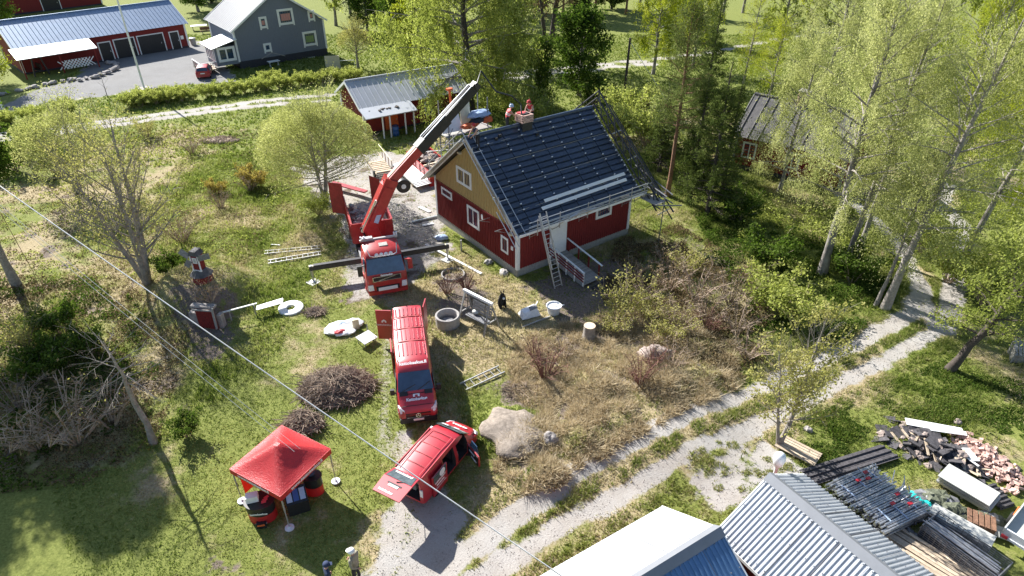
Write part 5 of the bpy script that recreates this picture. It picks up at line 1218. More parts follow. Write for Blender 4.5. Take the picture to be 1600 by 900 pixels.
# ---------------- people ----------------
def person(p, rz, label, joints, cloth, hat=None, extra=None, hatm='white', s=1.0, vest=None):
    """joints: dict of local points; cloth: (upper, lower, shoes, sleeve_is_skin)"""
    t = thing('person', p, rz, label, 'person', scale=s)
    J = {k: Vector(v) for k, v in joints.items()}; look = J.pop('look', V(0, 1, 0))
    E = [('pel', 'sp'), ('sp', 'ch'), ('ch', 'nk'), ('nk', 'hd'), ('ch', 'sL'), ('sL', 'eL'), ('eL', 'wL'), ('ch', 'sR'), ('sR', 'eR'), ('eR', 'wR'), ('pel', 'hL'), ('hL', 'kL'), ('kL', 'aL'), ('aL', 'tL'), ('pel', 'hR'), ('hR', 'kR'), ('kR', 'aR'), ('aR', 'tR')]
    RD = dict(pel=(.16, .12), sp=(.16, .115), ch=(.19, .125), nk=(.06, .06), hd=(.05, .05), sL=(.085, .08), eL=(.052, .05), wL=(.035, .03), hL=(.105, .1), kL=(.07, .07), aL=(.048, .048), tL=(.04, .03))
    for k in list(RD):
        if k.endswith('L'): RD[k[:-1] + 'R'] = RD[k]
    names = list(J); idx = {k: i for i, k in enumerate(names)}
    me = bpy.data.meshes.new('body'); me.from_pydata([J[k] for k in names], [(idx[a], idx[b]) for a, b in E], [])
    o = bpy.data.objects.new('body', me); col.objects.link(o)
    sk = o.modifiers.new('s', 'SKIN'); o.modifiers.new('u', 'SUBSURF').levels = 1
    for i, k in enumerate(names):
        me.skin_vertices[0].data[i].radius = RD[k]; me.skin_vertices[0].data[i].use_root = (k == 'pel')
    bm_ = baked(o); bpy.data.objects.remove(o)
    # head, hands and fingers joined into the same mesh
    q = MB(); q.v = [tuple(v.co) for v in bm_.vertices]; q.f = [tuple(pp.vertices) for pp in bm_.polygons]
    up, lo, sh, bare = cloth
    for pp in bm_.polygons:
        c = pp.center; best = min(E, key=lambda e: seg(c, J[e[0]], J[e[1]])); b1 = best[1]
        if b1 in ('hd',) or (b1 == 'nk' and (c - J['nk']).length < .06): mi = 0
        elif b1[0] in 'ew': mi = 0 if (bare and b1[0] in bare) else 1
        elif b1[0] == 't' and len(b1) == 2: mi = 3
        elif b1[0] in 'hka' and len(b1) == 2: mi = 2
        else: mi = 1
        q.m.append(mi)
    hd = J['hd'] + (J['hd'] - J['nk']).normalized() * .07; f = look.normalized()
    q.ball(hd, .105, 12, 9, 0, sq=(.86, 1.0, 1.18))
    rgt = f.cross(V(0, 0, 1)).normalized()
    q.tube([hd + f * .09 + V(0, 0, .02), hd + f * .125 - V(0, 0, .025)], [.012, .02], 5, 0)          # nose
    q.tube([hd + f * .094 - V(0, 0, .055) - rgt * .025, hd + f * .094 - V(0, 0, .055) + rgt * .025], .008, 4, 4)   # mouth
    for sg in (-1, 1):
        q.ball(hd + rgt * sg * .09, .03, 6, 5, 0, sq=(.5, .7, 1.1)); q.ball(hd + f * .092 + rgt * sg * .035 + V(0, 0, .02), .013, 6, 4, 5)
    for sd in 'LR':
        w = J['w' + sd]; d = (w - J['e' + sd]).normalized(); a = d.cross(V(0, 0, 1)); a = a.normalized() if a.length > .1 else V(1, 0, 0); b = a.cross(d)
        q.ball(w + d * .05, .045, 8, 6, 0, sq=(.8, .8, 1.2))
        for kf, (of, ln) in enumerate(((-.03, .075), (-.01, .09), (.01, .085), (.03, .065))):
            s0 = w + d * .08 + a * of; q.tube([s0, s0 + d * ln * .5, s0 + d * ln * .8 - b * .03], [.011, .010, .008], 5, 0)
        q.tube([w + d * .03 + a * .035, w + d * .065 + a * .065, w + d * .1 + a * .06], [.013, .011, .009], 5, 0)
    body = q.build('body', [M['skin'], M[up], M[lo], M[sh], M['red_cloth'], M['black']], t, 60)
    if hat == 'cap':
        h = MB(); h.lathe([(.125, .02), (.128, .07), (.105, .125), (.05, .15), (.001, .155)], 14, hd); h.lathe([(.128, .02), (.10, .02)], 14, hd); h.slab([hd + f * .1 - rgt * .09 + V(0, 0, .035), hd + f * .1 + rgt * .09 + V(0, 0, .035), hd + f * .21 + rgt * .06 + V(0, 0, .02), hd + f * .21 - rgt * .06 + V(0, 0, .02)], .015); h.build('cap', M[hatm], t, 50)
    if hat == 'helmet':
        h = MB(); h.lathe([(.165, .015), (.14, .03), (.145, .08), (.12, .14), (.06, .175), (.001, .18)], 16, hd); h.beam(hd + V(0, 0, .18) - f * .1, hd + V(0, 0, .18) + f * .1, .03, .02); h.build('helmet', M[hatm], t, 50)
    if hat == 'hair':
        h = MB(); h.ball(hd + V(0, 0, .03) - f * .02, .118, 12, 8, sq=(.95, 1, 1.05), jit=.05); h.build('hair', M[hatm], t, 50)
    if vest:
        sp, ch = J['pel'].lerp(J['sp'], .4), J['ch']; ax = (ch - sp).normalized(); a = rgt; b = ax.cross(a)
        prof = [(0, .185, .145), (.3, .20, .15), (.7, .225, .16), (.95, .21, .15), (1.12, .13, .11)]; L = (ch - sp).length
        h = MB(); vs = [sp + ax * L * u + a * rx * math.cos(2 * PI * k / 14) + b * ry * math.sin(2 * PI * k / 14) for u, rx, ry in prof for k in range(14)]
        h.add(vs, [(i * 14 + k, i * 14 + (k + 1) % 14, (i + 1) * 14 + (k + 1) % 14, (i + 1) * 14 + k) for i in range(4) for k in range(14)]); vo = h.build('vest', M[vest], t, 60)
        h = MB()
        for u, rx, ry in ((.32, .206, .156), (.6, .224, .166)):
            vs = [sp + ax * (L * u + dz) + a * rx * math.cos(2 * PI * k / 14) + b * ry * math.sin(2 * PI * k / 14) for dz in (-.025, .025) for k in range(14)]
            h.add(vs, [(k, (k + 1) % 14, 14 + (k + 1) % 14, 14 + k) for k in range(14)])
        h.build('reflective_band', M['lamp'], vo)
    return t, J
def seg(c, a, b):
    d = b - a; k = max(0, min(1, (c - a).dot(d) / max(d.length_squared, 1e-9))); return (c - a - d * k).length
STAND = dict(pel=(0, 0, .95), sp=(0, .0, 1.12), ch=(0, 0, 1.35), nk=(0, 0, 1.52), hd=(0, .02, 1.6), sL=(-.2, 0, 1.42), eL=(-.27, -.02, 1.14), wL=(-.24, .12, .9), sR=(.2, 0, 1.42), eR=(.27, -.02, 1.14), wR=(.24, .12, .9),
             hL=(-.1, 0, .9), kL=(-.12, .03, .5), aL=(-.13, 0, .09), tL=(-.14, .16, .04), hR=(.1, 0, .9), kR=(.12, .02, .5), aR=(.13, -.05, .09), tR=(.15, .11, .04))
P1 = dict(STAND, eL=(-.30, -.08, 1.2), wL=(-.12, -.2, 1.02), eR=(.30, .06, 1.16), wR=(.16, .3, 1.0), look=(.1, 1, -.1), kR=(.14, .08, .5), aR=(.16, .02, .09), tR=(.19, .18, .04))
p = G(560, 908)
person(p, R(70), 'person in a tan jacket and pale cap on the gravel drive, holding a stick', P1, ('tan_cloth', 'dark_cloth', 'black', None), 'cap', hatm='white', s=1.12)
d = Matrix.Rotation(R(70), 3, 'Z') @ V(.16, .33, 0) * 1.05
q = MB(); q.tube([(0, 0, 0), (0, 0, 1.02), (.04, .02, 1.06), (.1, .03, 1.04)], .014, 6); q.build('walking_stick', M['bark_dark'], None, loc=(p.x + d.x, p.y + d.y, h1(p.x + d.x, p.y + d.y)), label='thin walking stick held by the person in the tan jacket', cat='stick')
p = G(519, 926)
person(p, R(-60), 'person in a blue jacket and dark cap at the bottom edge of the picture', dict(STAND, look=(.2, 1, 0)), ('navy_cloth', 'navy_cloth', 'black', None), 'cap', hatm='navy_cloth', s=1.05)
# roof workers
BEND = dict(STAND, sp=(0, .06, 1.12), ch=(0, .16, 1.32), nk=(0, .24, 1.47), hd=(0, .28, 1.55), sL=(-.2, .17, 1.38), eL=(-.24, .34, 1.16), wL=(-.16, .52, 1.0), sR=(.2, .17, 1.38), eR=(.24, .34, 1.16), wR=(.16, .52, 1.0), look=(0, .8, -.5))
pw = H2W(3.35, MID + .42, 8.02)
person(pw, HA - PI / 2 - .3, 'roof worker in an orange-pink hi-vis vest and white helmet beside the chimney', BEND, ('hivis', 'dark_cloth', 'black', 'ew'), 'helmet', hatm='blue_white', vest='hivis', s=1.08)
pw = H2W(5.45, MID + .38, 8.05)
person(pw, HA + PI / 2 + .4, 'roof worker in a red vest and red helmet behind the chimney', BEND, ('red_cloth', 'dark_cloth', 'black', 'ew'), 'helmet', hatm='red_cloth', vest='red_cloth', s=1.08)
pw = H2W(.1, MID - .75, 7.75)
person(pw, HA + PI * .5, 'worker in a navy vest with bare arms at the left end of the roof ridge', dict(BEND, look=(0, .9, -.3)), ('navy_cloth', 'dark_cloth', 'black', 'ew'), 'hair', hatm='red_cloth', vest='navy_cloth', s=1.08)
p = H2W(4.4, MID + .1, 9.2)
q = MB(); q.ball((0, 0, .02), .26, 10, 6, sq=(1.3, .9, .45), jit=.3, seed=4); q.build('mortar_bag', M['hivis'], None, 50, loc=p, label='reddish bag of mortar lying on top of the brick chimney', cat='bag')
p = G(783, 479)
def animal():
    t = thing('animal_statue', p, R(-150), 'upright black animal figure with pointed ears on the grass behind the garden swing', 'statue', scale=1.15)
    J = [(0, 0, .25), (0, .04, .5), (0, .1, .78), (0, .18, .95), (0, .30, .97), (-.16, .1, .18), (-.18, .3, .05), (.16, .1, .18), (.18, .3, .05), (-.13, .18, .7), (-.13, .26, .35), (-.13, .3, .05), (.13, .18, .7), (.13, .26, .35), (.13, .3, .05)]
    r = [.22, .20, .16, .13, .07, .1, .06, .1, .06, .08, .06, .05, .08, .06, .05]
    e = [(0, 1), (1, 2), (2, 3), (3, 4), (0, 5), (5, 6), (0, 7), (7, 8), (2, 9), (9, 10), (10, 11), (2, 12), (12, 13), (13, 14)]
    me = bpy.data.meshes.new('body'); me.from_pydata(J, e, []); o = bpy.data.objects.new('body', me); col.objects.link(o)
    o.modifiers.new('s', 'SKIN'); o.modifiers.new('u', 'SUBSURF').levels = 1
    for i, x in enumerate(r): me.skin_vertices[0].data[i].radius = (x, x); me.skin_vertices[0].data[i].use_root = i == 0
    b = baked(o); bpy.data.objects.remove(o); b.materials.clear(); b.materials.append(M['fur']); b.name = 'body'
    link(bpy.data.objects.new('body', b), t)
    for s in (-1, 1):
        q = MB(); q.tube([(s * .08, .16, 1.03), (s * .11, .15, 1.2)], [.05, .008], 6); q.build('ear', M['fur'], t)
    q = MB(); q.ball((0, .3, .72), .07, 8, 6); q.build('white_chest', M['white'], t)
animal()

# ---------------- garden things ----------------
def ring_thing(name, px, py, ro, ri, h, m, label, cat, tilt=0):
    p = G(px, py); t = MB(); t.lathe([(ri, 0), (ro, 0), (ro, h * .9), (ro - .03, h), (ri + .02, h), (ri, h * .9), (ri, 0)], 36)
    o = t.build(name, m, None, 40, loc=(p.x, p.y, p.z)); o.rotation_euler = (tilt, 0, 0); return tag(o, label, cat)
p = G(700, 507); t = thing('well_ring', (p.x, p.y, p.z), 0, 'round concrete well ring standing on the grass beside the big van', 'well ring')
q = MB(); q.lathe([(.62, 0), (.74, 0), (.76, .72), (.73, .75), (.64, .75), (.62, .72), (.62, 0)], 36); q.build('ring', M['concrete'], t, 40)
q = MB(); q.ball((0, 0, .15), .6, 14, 6, sq=(1, 1, .35), jit=.12); q.build('rubbish', M['dull_steel'], t)
ring_thing('planter_ring', 708, 430, .82, .74, .16, M['concrete'], 'thin concrete ring sunk round a bare flower bed near the house', 'planter')
ring_thing('white_ring', 455, 483, .78, .27, .16, M['white_plastic'], 'flat white ring with a hole lying on the lawn', 'ring', .03)
def swing():
    p = G(748, 507); a, b = G(727, 500), G(766, 522); ang = math.atan2((b - a).y, (b - a).x)
    t = thing('garden_swing', (p.x, p.y, p.z), ang, 'weathered grey wooden garden swing seat with a beam and A-frame legs', 'garden swing', scale=1.12)
    for s in (-1, 1):
        for f in (-1, 1):
            q = MB(); q.beam((s * .98, f * .62, 0), (s * .92, f * .06, 1.78), .09, .07); q.build('leg', M['grey_wood'], t)
        q = MB(); q.beam((s * .96, -.4, .62), (s * .96, .4, .62), .06, .06); q.build('cross_brace', M['grey_wood'], t)
        q = MB(); q.tube([(s * .66, -.1, 1.78), (s * .66, -.22, .52)], .02, 5); q.tube([(s * .66, .1, 1.78), (s * .66, .2, .9)], .02, 5); q.build('hanger', M['dark_steel'], t)
    q = MB(); q.box((0, 0, 1.84), (2.15, .16, .14)); q.build('top_beam', M['white_wood'], t)
    for k in range(4):
        q = MB(); q.box((0, -.26 + k * .13, .5 - k * .01), (1.45, .11, .035)); q.build('seat_slat', M['dull_steel'], t)
    for k in range(4):
        q = MB(); q.box((0, .24 + k * .045, .66 + k * .15), (1.45, .03, .12), M=Matrix.Rotation(-.3, 3, 'X')); q.build('back_slat', M['dull_steel'], t)
    q = MB(); q.ball((-.35, .12, .62), .18, 10, 6, sq=(1.2, .8, .7), jit=.1); q.build('cushion', M['trailer_bed'], t, 50)
swing()
p = G(828, 492); t = thing('covered_barrow', p, .5, 'pale plastic sheet draped over an upturned barrow by the house corner', 'covered barrow')
q = MB(); q.hexa([(-.75, -.4, .1), (.55, -.45, .05), (.6, .4, .05), (-.65, .4, .1)], [(-.55, -.22, .42), (.35, -.25, .58), (.4, .2, .6), (-.5, .25, .45)]); q.build('sheet', M['white_plastic'], t, 20)
q = MB(); q.slab([(-.15, -.28, .53), (.4, -.28, .6), (.45, .12, .62), (-.05, .1, .56)], .02); q.build('dark_fold', M['dull_steel'], t)
q = MB(); q.tube([(.5, .3, .2), (.9, .55, .42)], .04, 5); q.build('handle', M['white_wood'], t)
p = G(865, 489); t = thing('water_tub', p, 0, 'white round water tub at the edge of the house shadow', 'tub')
q = MB(); q.lathe([(.36, 0), (.46, .55), (.5, .57), (.5, .6), (.44, .6), (.42, .52), (.001, .52)], 22); q.build('tub_shell', M['white_plastic'], t, 40)
q = MB(); q.tube([(.45, 0, .55), (.66, .05, .6)], .04, 6); q.build('spout', M['white_plastic'], t)
p = G(920, 527); t = thing('tree_stump', p, 0, 'tall sawn tree stump with a pale cut top near the gravel', 'stump')
q = MB(); q.lathe([(.48, 0), (.4, .12), (.36, .4), (.35, .88)], 16); q.build('trunk', M['bark_grey'], t, 60)
q = MB(); q.lathe([(.001, .885), (.35, .88), (.35, .86)], 16); q.build('cut_face', M['cut_wood'], t)
p = G(790, 522); q = MB(); q.beam((-.9, -.5, .06), (.9, .6, .1), .08, .08); q.build('wooden_pole', M['grey_wood'], None, loc=G(838, 505), label='grey wooden pole lying on the grass near the tub', cat='pole')
def boulder(name, px, py, r, sq, m, label, seed, sink=.3):
    p = G(px, py); me = bpy.data.meshes.new('t'); q = MB(); q.ball((0, 0, 0), r, 28, 17, sq=sq)
    vv = []
    for v in q.v:
        n = float(fbm(v[0] * 2.4 / r + seed * 3.1, v[1] * 2.4 / r + v[2] * 2.2 / r, seed, 5)); vv.append(tuple(Vector(v) * (.55 + .9 * n)))
    q.v = vv; o = q.build(name, m, None, 50, loc=(p.x, p.y, p.z + r * sq[2] * (1 - 2 * sink) * .5)); o.rotation_euler = (0, 0, seed); return tag(o, label, 'rock')
boulder('boulder', 803, 674, 1.6, (1.1, .82, .22), M['stone_flat'], 'large flat pinkish rock in the grass beside the small van', 2, .62)
boulder('boulder', 860, 688, .42, (1, .9, .9), M['stone'], 'small grey boulder on the bank next to the flat rock', 5)
boulder('boulder', 1024, 560, .85, (1.1, .8, .8), M['stone_red'], 'reddish boulder among dry bushes on the slope', 3)
boulder('boulder', 763, 411, .32, (1, .9, .8), M['concrete'], 'pale round stone against the house foundation', 7)
boulder('boulder', 787, 427, .34, (1.3, .9, .7), M['concrete'], 'second pale stone by the foundation, nearer the house corner', 8)
boulder('boulder', 1262, 672, .2, (1, .9, .8), M['stone'], 'lone small stone in the grass right of the twin-stemmed tree', 9)
boulder('boulder', 1496, 661, .22, (1, .9, .8), M['stone_red'], 'lone small stone in the grass above the brick heap', 10)
ladder('ladder', G(723, 606) + V(0, 0, .06), G(784, 579) + V(0, 0, .12), .62, 6, 'short aluminium ladder lying on bare ground right of the big van')
ladder('ladder', G(414, 396) + V(0, 0, .08), G(500, 388) + V(0, 0, .08), .42, 10, 'aluminium ladder lying on the lawn, the farther of two side by side')
ladder('ladder', G(419, 411) + V(0, 0, .08), G(502, 397) + V(0, 0, .08), .46, 10, 'aluminium ladder lying on the lawn, the nearer of two side by side')
def lying(name, a, b, w, h, m, label, cat, z=.06, group=None):
    a, b = G(*a), G(*b); c = (a + b) / 2; q = MB(); q.beam(a - c + V(0, 0, z), b - c + V(0, 0, z), w, h); o = q.build(name, M[m], None, loc=c); return tag(o, label, cat, group)
lying('white_beam', (665, 383), (752, 429), .2, .1, 'white_wood', 'long white beam lying on the ground from the lorry toward the house corner', 'beam')
lying('steel_tube', (644, 349), (684, 339), .16, .14, 'steel', 'grey pipe lying beside the house wall behind the lorry', 'pipe', .1)
lying('white_board', (660, 353), (677, 350), .28, .05, 'white', 'short white board lying in the shade near the house wall', 'board')
lying('white_board', (655, 324), (672, 332), .3, .05, 'white_wood', 'short pale board lying left of the house corner', 'board')
lying('red_board', (520, 293), (573, 308), .5, .1, 'red_truck', 'long pinkish board sticking out behind the lorry body', 'board', .5)
q = MB(); q.box((0, 0, .45), (.12, .12, .9)); q.build('short_post', M['grey_wood'], None, loc=G(721, 392), label='short wooden post standing by the house wall', cat='post')
q = MB(); q.box((0, 0, .4), (.1, .1, .8)); q.build('short_post', M['white_wood'], None, loc=G(721, 364), label='short white post in front of the middle gable window', cat='post')
p = G(690, 374); q = MB(); q.ball((0, 0, .15), .4, 12, 7, sq=(1.2, .8, .55), jit=.22, seed=2); q.build('plastic_bag', M['blue_white'], None, 50, loc=p, label='pale blue plastic bag lying by the outrigger beam', cat='bag')
p = G(530, 516); t = thing('white_tarpaulin', p, .3, 'crumpled white tarpaulin heaped on the lawn', 'tarpaulin')
for k, (x, y, r, sq) in enumerate(((0, 0, .8, (1.2, .8, .35)), (.9, .25, .6, (1.1, .8, .35)), (.35, -.55, .5, (1.3, .6, .3)))):
    q = MB(); q.ball((x, y, .15), r, 16, 8, sq=sq, jit=.14, seed=k + 4); q.build('fold', M['white_plastic'], t, 30)
q = MB(); q.ball((.0, .15, .38), .32, 10, 6, sq=(1.4, .8, .25), jit=.2); q.build('blue_patch', M['blue_white'], t); q = MB(); q.ball((.0, -.5, .28), .25, 10, 6, sq=(1.4, .8, .4), jit=.2); q.build('pink_patch', M['hivis'], t)
p = G(557, 514); q = MB(); q.box((0, 0, .35), (.4, .1, .7), rz=.4); q.build('cream_canister', M['cream'], None, loc=p, label='cream plastic canister standing by the white tarpaulin', cat='canister')
p = G(574, 535); t = thing('white_table', p, .9, 'low white folding table by the drive left of the big van', 'table')
q = MB(); q.slab([(-.5, -.4, .35), (.5, -.4, .3), (.5, .4, .45), (-.5, .4, .5)], .05); q.build('table_top', M['white'], t)
for sx in (-1, 1):
    for sy in (-1, 1):
        q = MB(); q.beam((sx * .4, sy * .3, 0), (sx * .4, sy * .3, .38), .05); q.build('leg', M['alu'], t)
q = MB(); q.beam((.45, .45, .4), (.75, .8, .55), .06); q.build('handle', M['dark_steel'], t)

# earth cellar door, its plank lean-to, and the windmill ornament
p = G(327, 512); t = thing('earth_cellar', (p.x, p.y, p.z - .1), R(-6), 'stone-fronted earth cellar with a dark red door in the mound', 'cellar')
q = MB(); q.box((-.85, .25, .55), (.5, .4, 1.1)); q.box((.75, .3, .5), (.25, .4, 1.0)); q.box((-.1, .2, 1.58), (1.5, .4, .14)); q.build('stone_front', M['stone'], t)
q = MB(); q.box((.02, .0, .75), (1.14, .1, 1.5)); d = q.build('door', M['red_wood'], t)
for k in range(6):
    q = MB(); q.box((-.46 + k * .192, -.06, .75), (.18, .03, 1.46)); q.build('board', M['red_wood'], d)
q = MB(); q.beam((.62, -.2, .2), (.62, -.12, 1.65), .1, .1); q.box((.0, -.18, 1.52), (1.3, .06, .1)); q.build('door_frame', M['grey_wood'], t)
p = G(318, 437); t = thing('windmill_ornament', (p.x, p.y, p.z), R(-12), 'small dark red garden windmill with dark sails on top of the cellar mound', 'windmill')
q = MB(); q.lathe([(.62, 0), (.55, .5)], 8); q.build('base', M['red_wood'], t)
q = MB(); q.lathe([(.72, .48), (.35, .85)], 8); q.build('base_roof', M['roof_old'], t)
q = MB(); q.box((0, 0, 1.35), (.5, .5, 1.1)); q.build('tower', M['red_wood'], t)
for sx in (-1, 1):
    q = MB(); q.box((sx * .26, -.26, 1.35), (.07, .07, 1.1)); q.build('corner_board', M['white_wood'], t)
q = MB(); q.box((0, -.27, .84), (.62, .1, .08)); q.build('sill', M['white_wood'], t)
window(t, (0, -.255, 1.55), (1, 0, 0), (0, 0, 1), .3, .4, fr=.06, gm='trailer_bed', depth=.03)
q = MB(); q.hexa([(-.34, -.34, 1.9), (.34, -.34, 1.9), (.34, .34, 1.9), (-.34, .34, 1.9)], [(-.2, -.3, 2.2), (.2, -.3, 2.2), (.2, .3, 2.2), (-.2, .3, 2.2)]); q.build('cap', M['roof_old'], t)
for k, (a, b) in enumerate((((.3, -.3, 1.75), (1.35, -.5, 2.2)), ((-.3, -.3, 1.8), (-.75, -.4, 2.25)), ((-.26, -.4, 1.6), (-.5, -.5, 1.2)))):
    q = MB(); q.beam(a, b, .36, .03, up=(.3, -1, .4)); q.build('sail', M['dull_steel'], t)
a = G(350, 503); t = thing('plank_rail', a, .25, 'white plank rail and pale boards leaning beside the cellar door', 'rail')
q = MB(); q.beam((0, 0, .7), (2.1, .3, .85), .09, .06); q.build('rail', M['white_wood'], t)
for x in (.45, 1.9):
    q = MB(); q.beam((x, x * .14, 0), (x, x * .14, .75), .07); q.build('post', M['grey_wood'], t)
for k in range(3):
    q = MB(); q.beam((2.0, .15 + k * .2, .5 - .03 * k), (3.6, .5 + k * .2, .55), .19, .03); q.build('plank', M['white_plastic'], t)
lying('hose', (424, 383), (438, 384), .1, .04, 'white_plastic', 'pale green-white bundle of straps on the grass above the ladders', 'strap')

# red skip, loading pallets and white sheets behind the lorry
a, b = W(627, 262, 1.3), W(686, 283, 1.3); c = G(655, 292); ang = math.atan2((b - a).y, (b - a).x)
SK = V((a.x + b.x) / 2, (a.y + b.y) / 2, 0)
sd_ = G(673, 292) - G(641, 262); sa_ = math.atan2(sd_.y, sd_.x); so_ = G(673, 292) - Matrix.Rotation(sa_, 3, 'Z') @ V(.5, -1.15, 0)
t = thing('skip_container', (so_.x, so_.y, 0), sa_, 'open red steel skip full of torn roofing behind the house gable', 'skip')
Ls, Ws, Hs = 5.6, 2.3, 1.35
for s in (-1, 1):
    q = MB(); q.box((-Ls / 2 + .5, s * Ws / 2, Hs / 2), (Ls, .06, Hs))
    for k in range(6): q.box((-Ls + .7 + k * 1.02, s * (Ws / 2 + .05), Hs / 2), (.08, .06, Hs))
    q.box((-Ls / 2 + .5, s * Ws / 2, Hs + .03), (Ls, .12, .08)); q.build('side_wall', M['red_truck'], t)
for x in (-Ls + .53, .47):
    q = MB(); q.box((x, 0, Hs / 2), (.06, Ws - .08, Hs)); q.build('end_wall', M['red_truck'], t)
q = MB(); q.box((-Ls / 2 + .5, 0, .06), (Ls - .1, Ws - .1, .1)); q.build('floor', M['red_steel'], t)
rr = random.Random(12); dm = [MB().box((0, 0, 0), (1.3, .18, .05)).mesh('waste_board', M['plank']), MB().box((0, 0, 0), (.7, .5, .06)).mesh('felt_scrap', M['felt']), MB().ball((0, 0, 0), .3, 7, 5, sq=(1.2, .9, .6), jit=.3).mesh('rubble_lump', M['stone_red'])]
for k in range(70):
    me = dm[k % 3]; inst(me.name.split('.')[0], me, t, (rr.uniform(-Ls + 1, .1), rr.uniform(-.9, .9), rr.uniform(.8, 1.45)), (rr.uniform(-.5, .5), rr.uniform(-.4, .4), rr.uniform(0, 6)))
a, b = G(626, 264), G(667, 299)
t = thing('white_sheet_pack', (a + b) / 2, math.atan2((b - a).y, (b - a).x), 'pack of glaring white roofing sheets leaning beside the red skip', 'roofing sheets')
for k in range(4):
    q = MB(); q.slab([(-3.2 + k * .1, -.75, .45 + k * .05), (2.4 - k * .2, -.75, .38 + k * .05), (2.4 - k * .15, .75, .45 + k * .05), (-3.2, .75, .55 + k * .05)], .03); q.build('sheet', M['white'], t)
for x in (-2, 1.4):
    q = MB(); q.box((x, 0, .2), (.15, 1.5, .36)); q.build('bearer', M['plank'], t)
a, b = W(597, 268), W(572, 232)
t = thing('pallet_rack', G(602, 278), math.atan2((W(574, 240) - W(604, 280)).y, (W(574, 240) - W(604, 280)).x), 'rusty slatted trailer frame with thin upright rails behind the lorry', 'trailer')
for k in range(7):
    q = MB(); q.box((.3 + k * .42, 0, .55), (.26, 1.5, .06)); q.build('slat', M['plank'], t)
for s in (-1, 1):
    q = MB(); q.beam((0, s * .75, .48), (5.2, s * .75, .5), .07, .1); q.build('side_bar', M['plank'], t)
for k in range(4):
    q = MB(); q.tube([(.2 + k * 1.1, -.78, .5), (.2 + k * 1.1, -.78, 1.5)], .035, 5); q.build('upright', M['bark_pine'], t)
q = MB(); q.tube([(.1, -.78, 1.5), (4.6, -.78, 1.5)], .04, 5); q.build('top_rail', M['cream'], t)
q = MB(); q.tube([(.6, .72, .3), (.6, .9, .3)], .3, 14); q.tube([(.6, -.72, .3), (.6, -.9, .3)], .3, 14); q.build('wheel', M['rubber'], t, 40)
p = G(637, 232); lying('sand_heap', (655, 283), (664, 287), .3, .2, 'sand', 'small heap of sand on the yard by the white sheets', 'heap')

# ---------------- building material at the lower right ----------------
def corr_sheet(q, o, u, v, L, Wd, pitch, amp): corr(q, o, u, v, L, Wd, pitch, amp, top=.45, th=.015)
def at(px, py): return G(px, py)
def sheet_thing(name, quad_px, m, label, pitch=.3, amp=.06, z=.12, along=0):
    a, b, d = at(*quad_px[0]), at(*quad_px[1]), at(*quad_px[2]); u = b - a; v = d - a
    t = thing(name, a, 0, label, 'roofing sheet')
    nS = 3; 
    for k in range(nS):
        q = MB(); corr_sheet(q, v * (k / nS) + V(0, 0, z + .012 * (k % 2)), v if along else v, u, v.length / nS * 1.0, u.length, pitch, amp); q.build('sheet', M[m], t)
    return t
sheet_thing('tile_sheet_pile', ((1247, 737), (1375, 697), (1275, 760)), 'felt', 'dark tile-profile roof sheets laid flat on the grass behind the ribbed roof', .26, .07)
sheet_thing('tile_sheet_pile', ((1530, 764), (1552, 757), (1562, 800)), 'felt', 'dark tile-profile sheets under the end of the long sheet stack', .2, .06)
t = thing('pallet', at(1246, 707), R(-42), 'pale wooden pallet lying beside the foot of the twin-stemmed tree', 'pallet', scale=1.1)
pm = MB().box((0, 0, 0), (1.75, .13, .03)).mesh('slat', M['plank']); bmh = MB().box((0, 0, 0), (.1, .9, .09)).mesh('bearer', M['plank'])
for k in range(6): inst('slat', pm, t, (0, -.4 + k * .16, .17))
for k in range(3): inst('bearer', bmh, t, (-.75 + k * .75, 0, .1)); 
def bundle(px, py, ang, n, layers, L, label, seed):
    p = at(px, py); t = thing('scaffold_frame_stack', p, R(ang), label, 'scaffold parts'); rr = random.Random(seed)
    tm = MB().tube([(-L / 2, 0, 0), (L / 2, 0, 0)], .042, 6).mesh('tube', M['steel']); cm = MB().tube([(0, -.35, 0), (0, .35, 0)], .03, 6).mesh('cross_tube', M['blue_white'])
    for l in range(layers):
        for k in range(n): inst('tube', tm, t, (rr.uniform(-.25, .25), -.7 + 1.4 * k / (n - 1) + rr.uniform(-.03, .03), .08 + l * .11), (0, rr.uniform(-.02, .02), rr.uniform(-.03, .03)))
        for k in range(3): inst('cross_tube', cm, t, (-L / 2 + L * (k + .5) / 3 + rr.uniform(-.1, .1), rr.uniform(-.35, .35), .13 + l * .11), (0, 0, rr.uniform(-.1, .1)))
    for k in range(3):
        q = MB(); q.box((rr.uniform(-.7, .7), rr.uniform(-.5, .5), .15 + layers * .11), (.22, .14, .05)); q.build('red_clamp', M['red_paint'], t)
    for k in range(7):
        q = MB(); x, y = rr.uniform(.2, L / 2), rr.uniform(-.6, .6); q.tube([(x, y, .1 + layers * .1), (x + rr.uniform(-.2, .5), y + rr.uniform(-.4, .4), .35 + layers * .11)], .025, 5); q.build('brace', M['steel'], t)
    for x in (-L / 3, L / 3):
        q = MB(); q.box((x, 0, .03), (.1, 1.5, .06)); q.build('bearer', M['plank'], t)
bundle(1343, 772, 24, 15, 6, 2.6, 'stack of blue-grey scaffold frames beside the ribbed roof, the upper one', 1)
bundle(1392, 808, 24, 15, 6, 2.6, 'stack of blue-grey scaffold frames beside the ribbed roof, the lower one', 2)
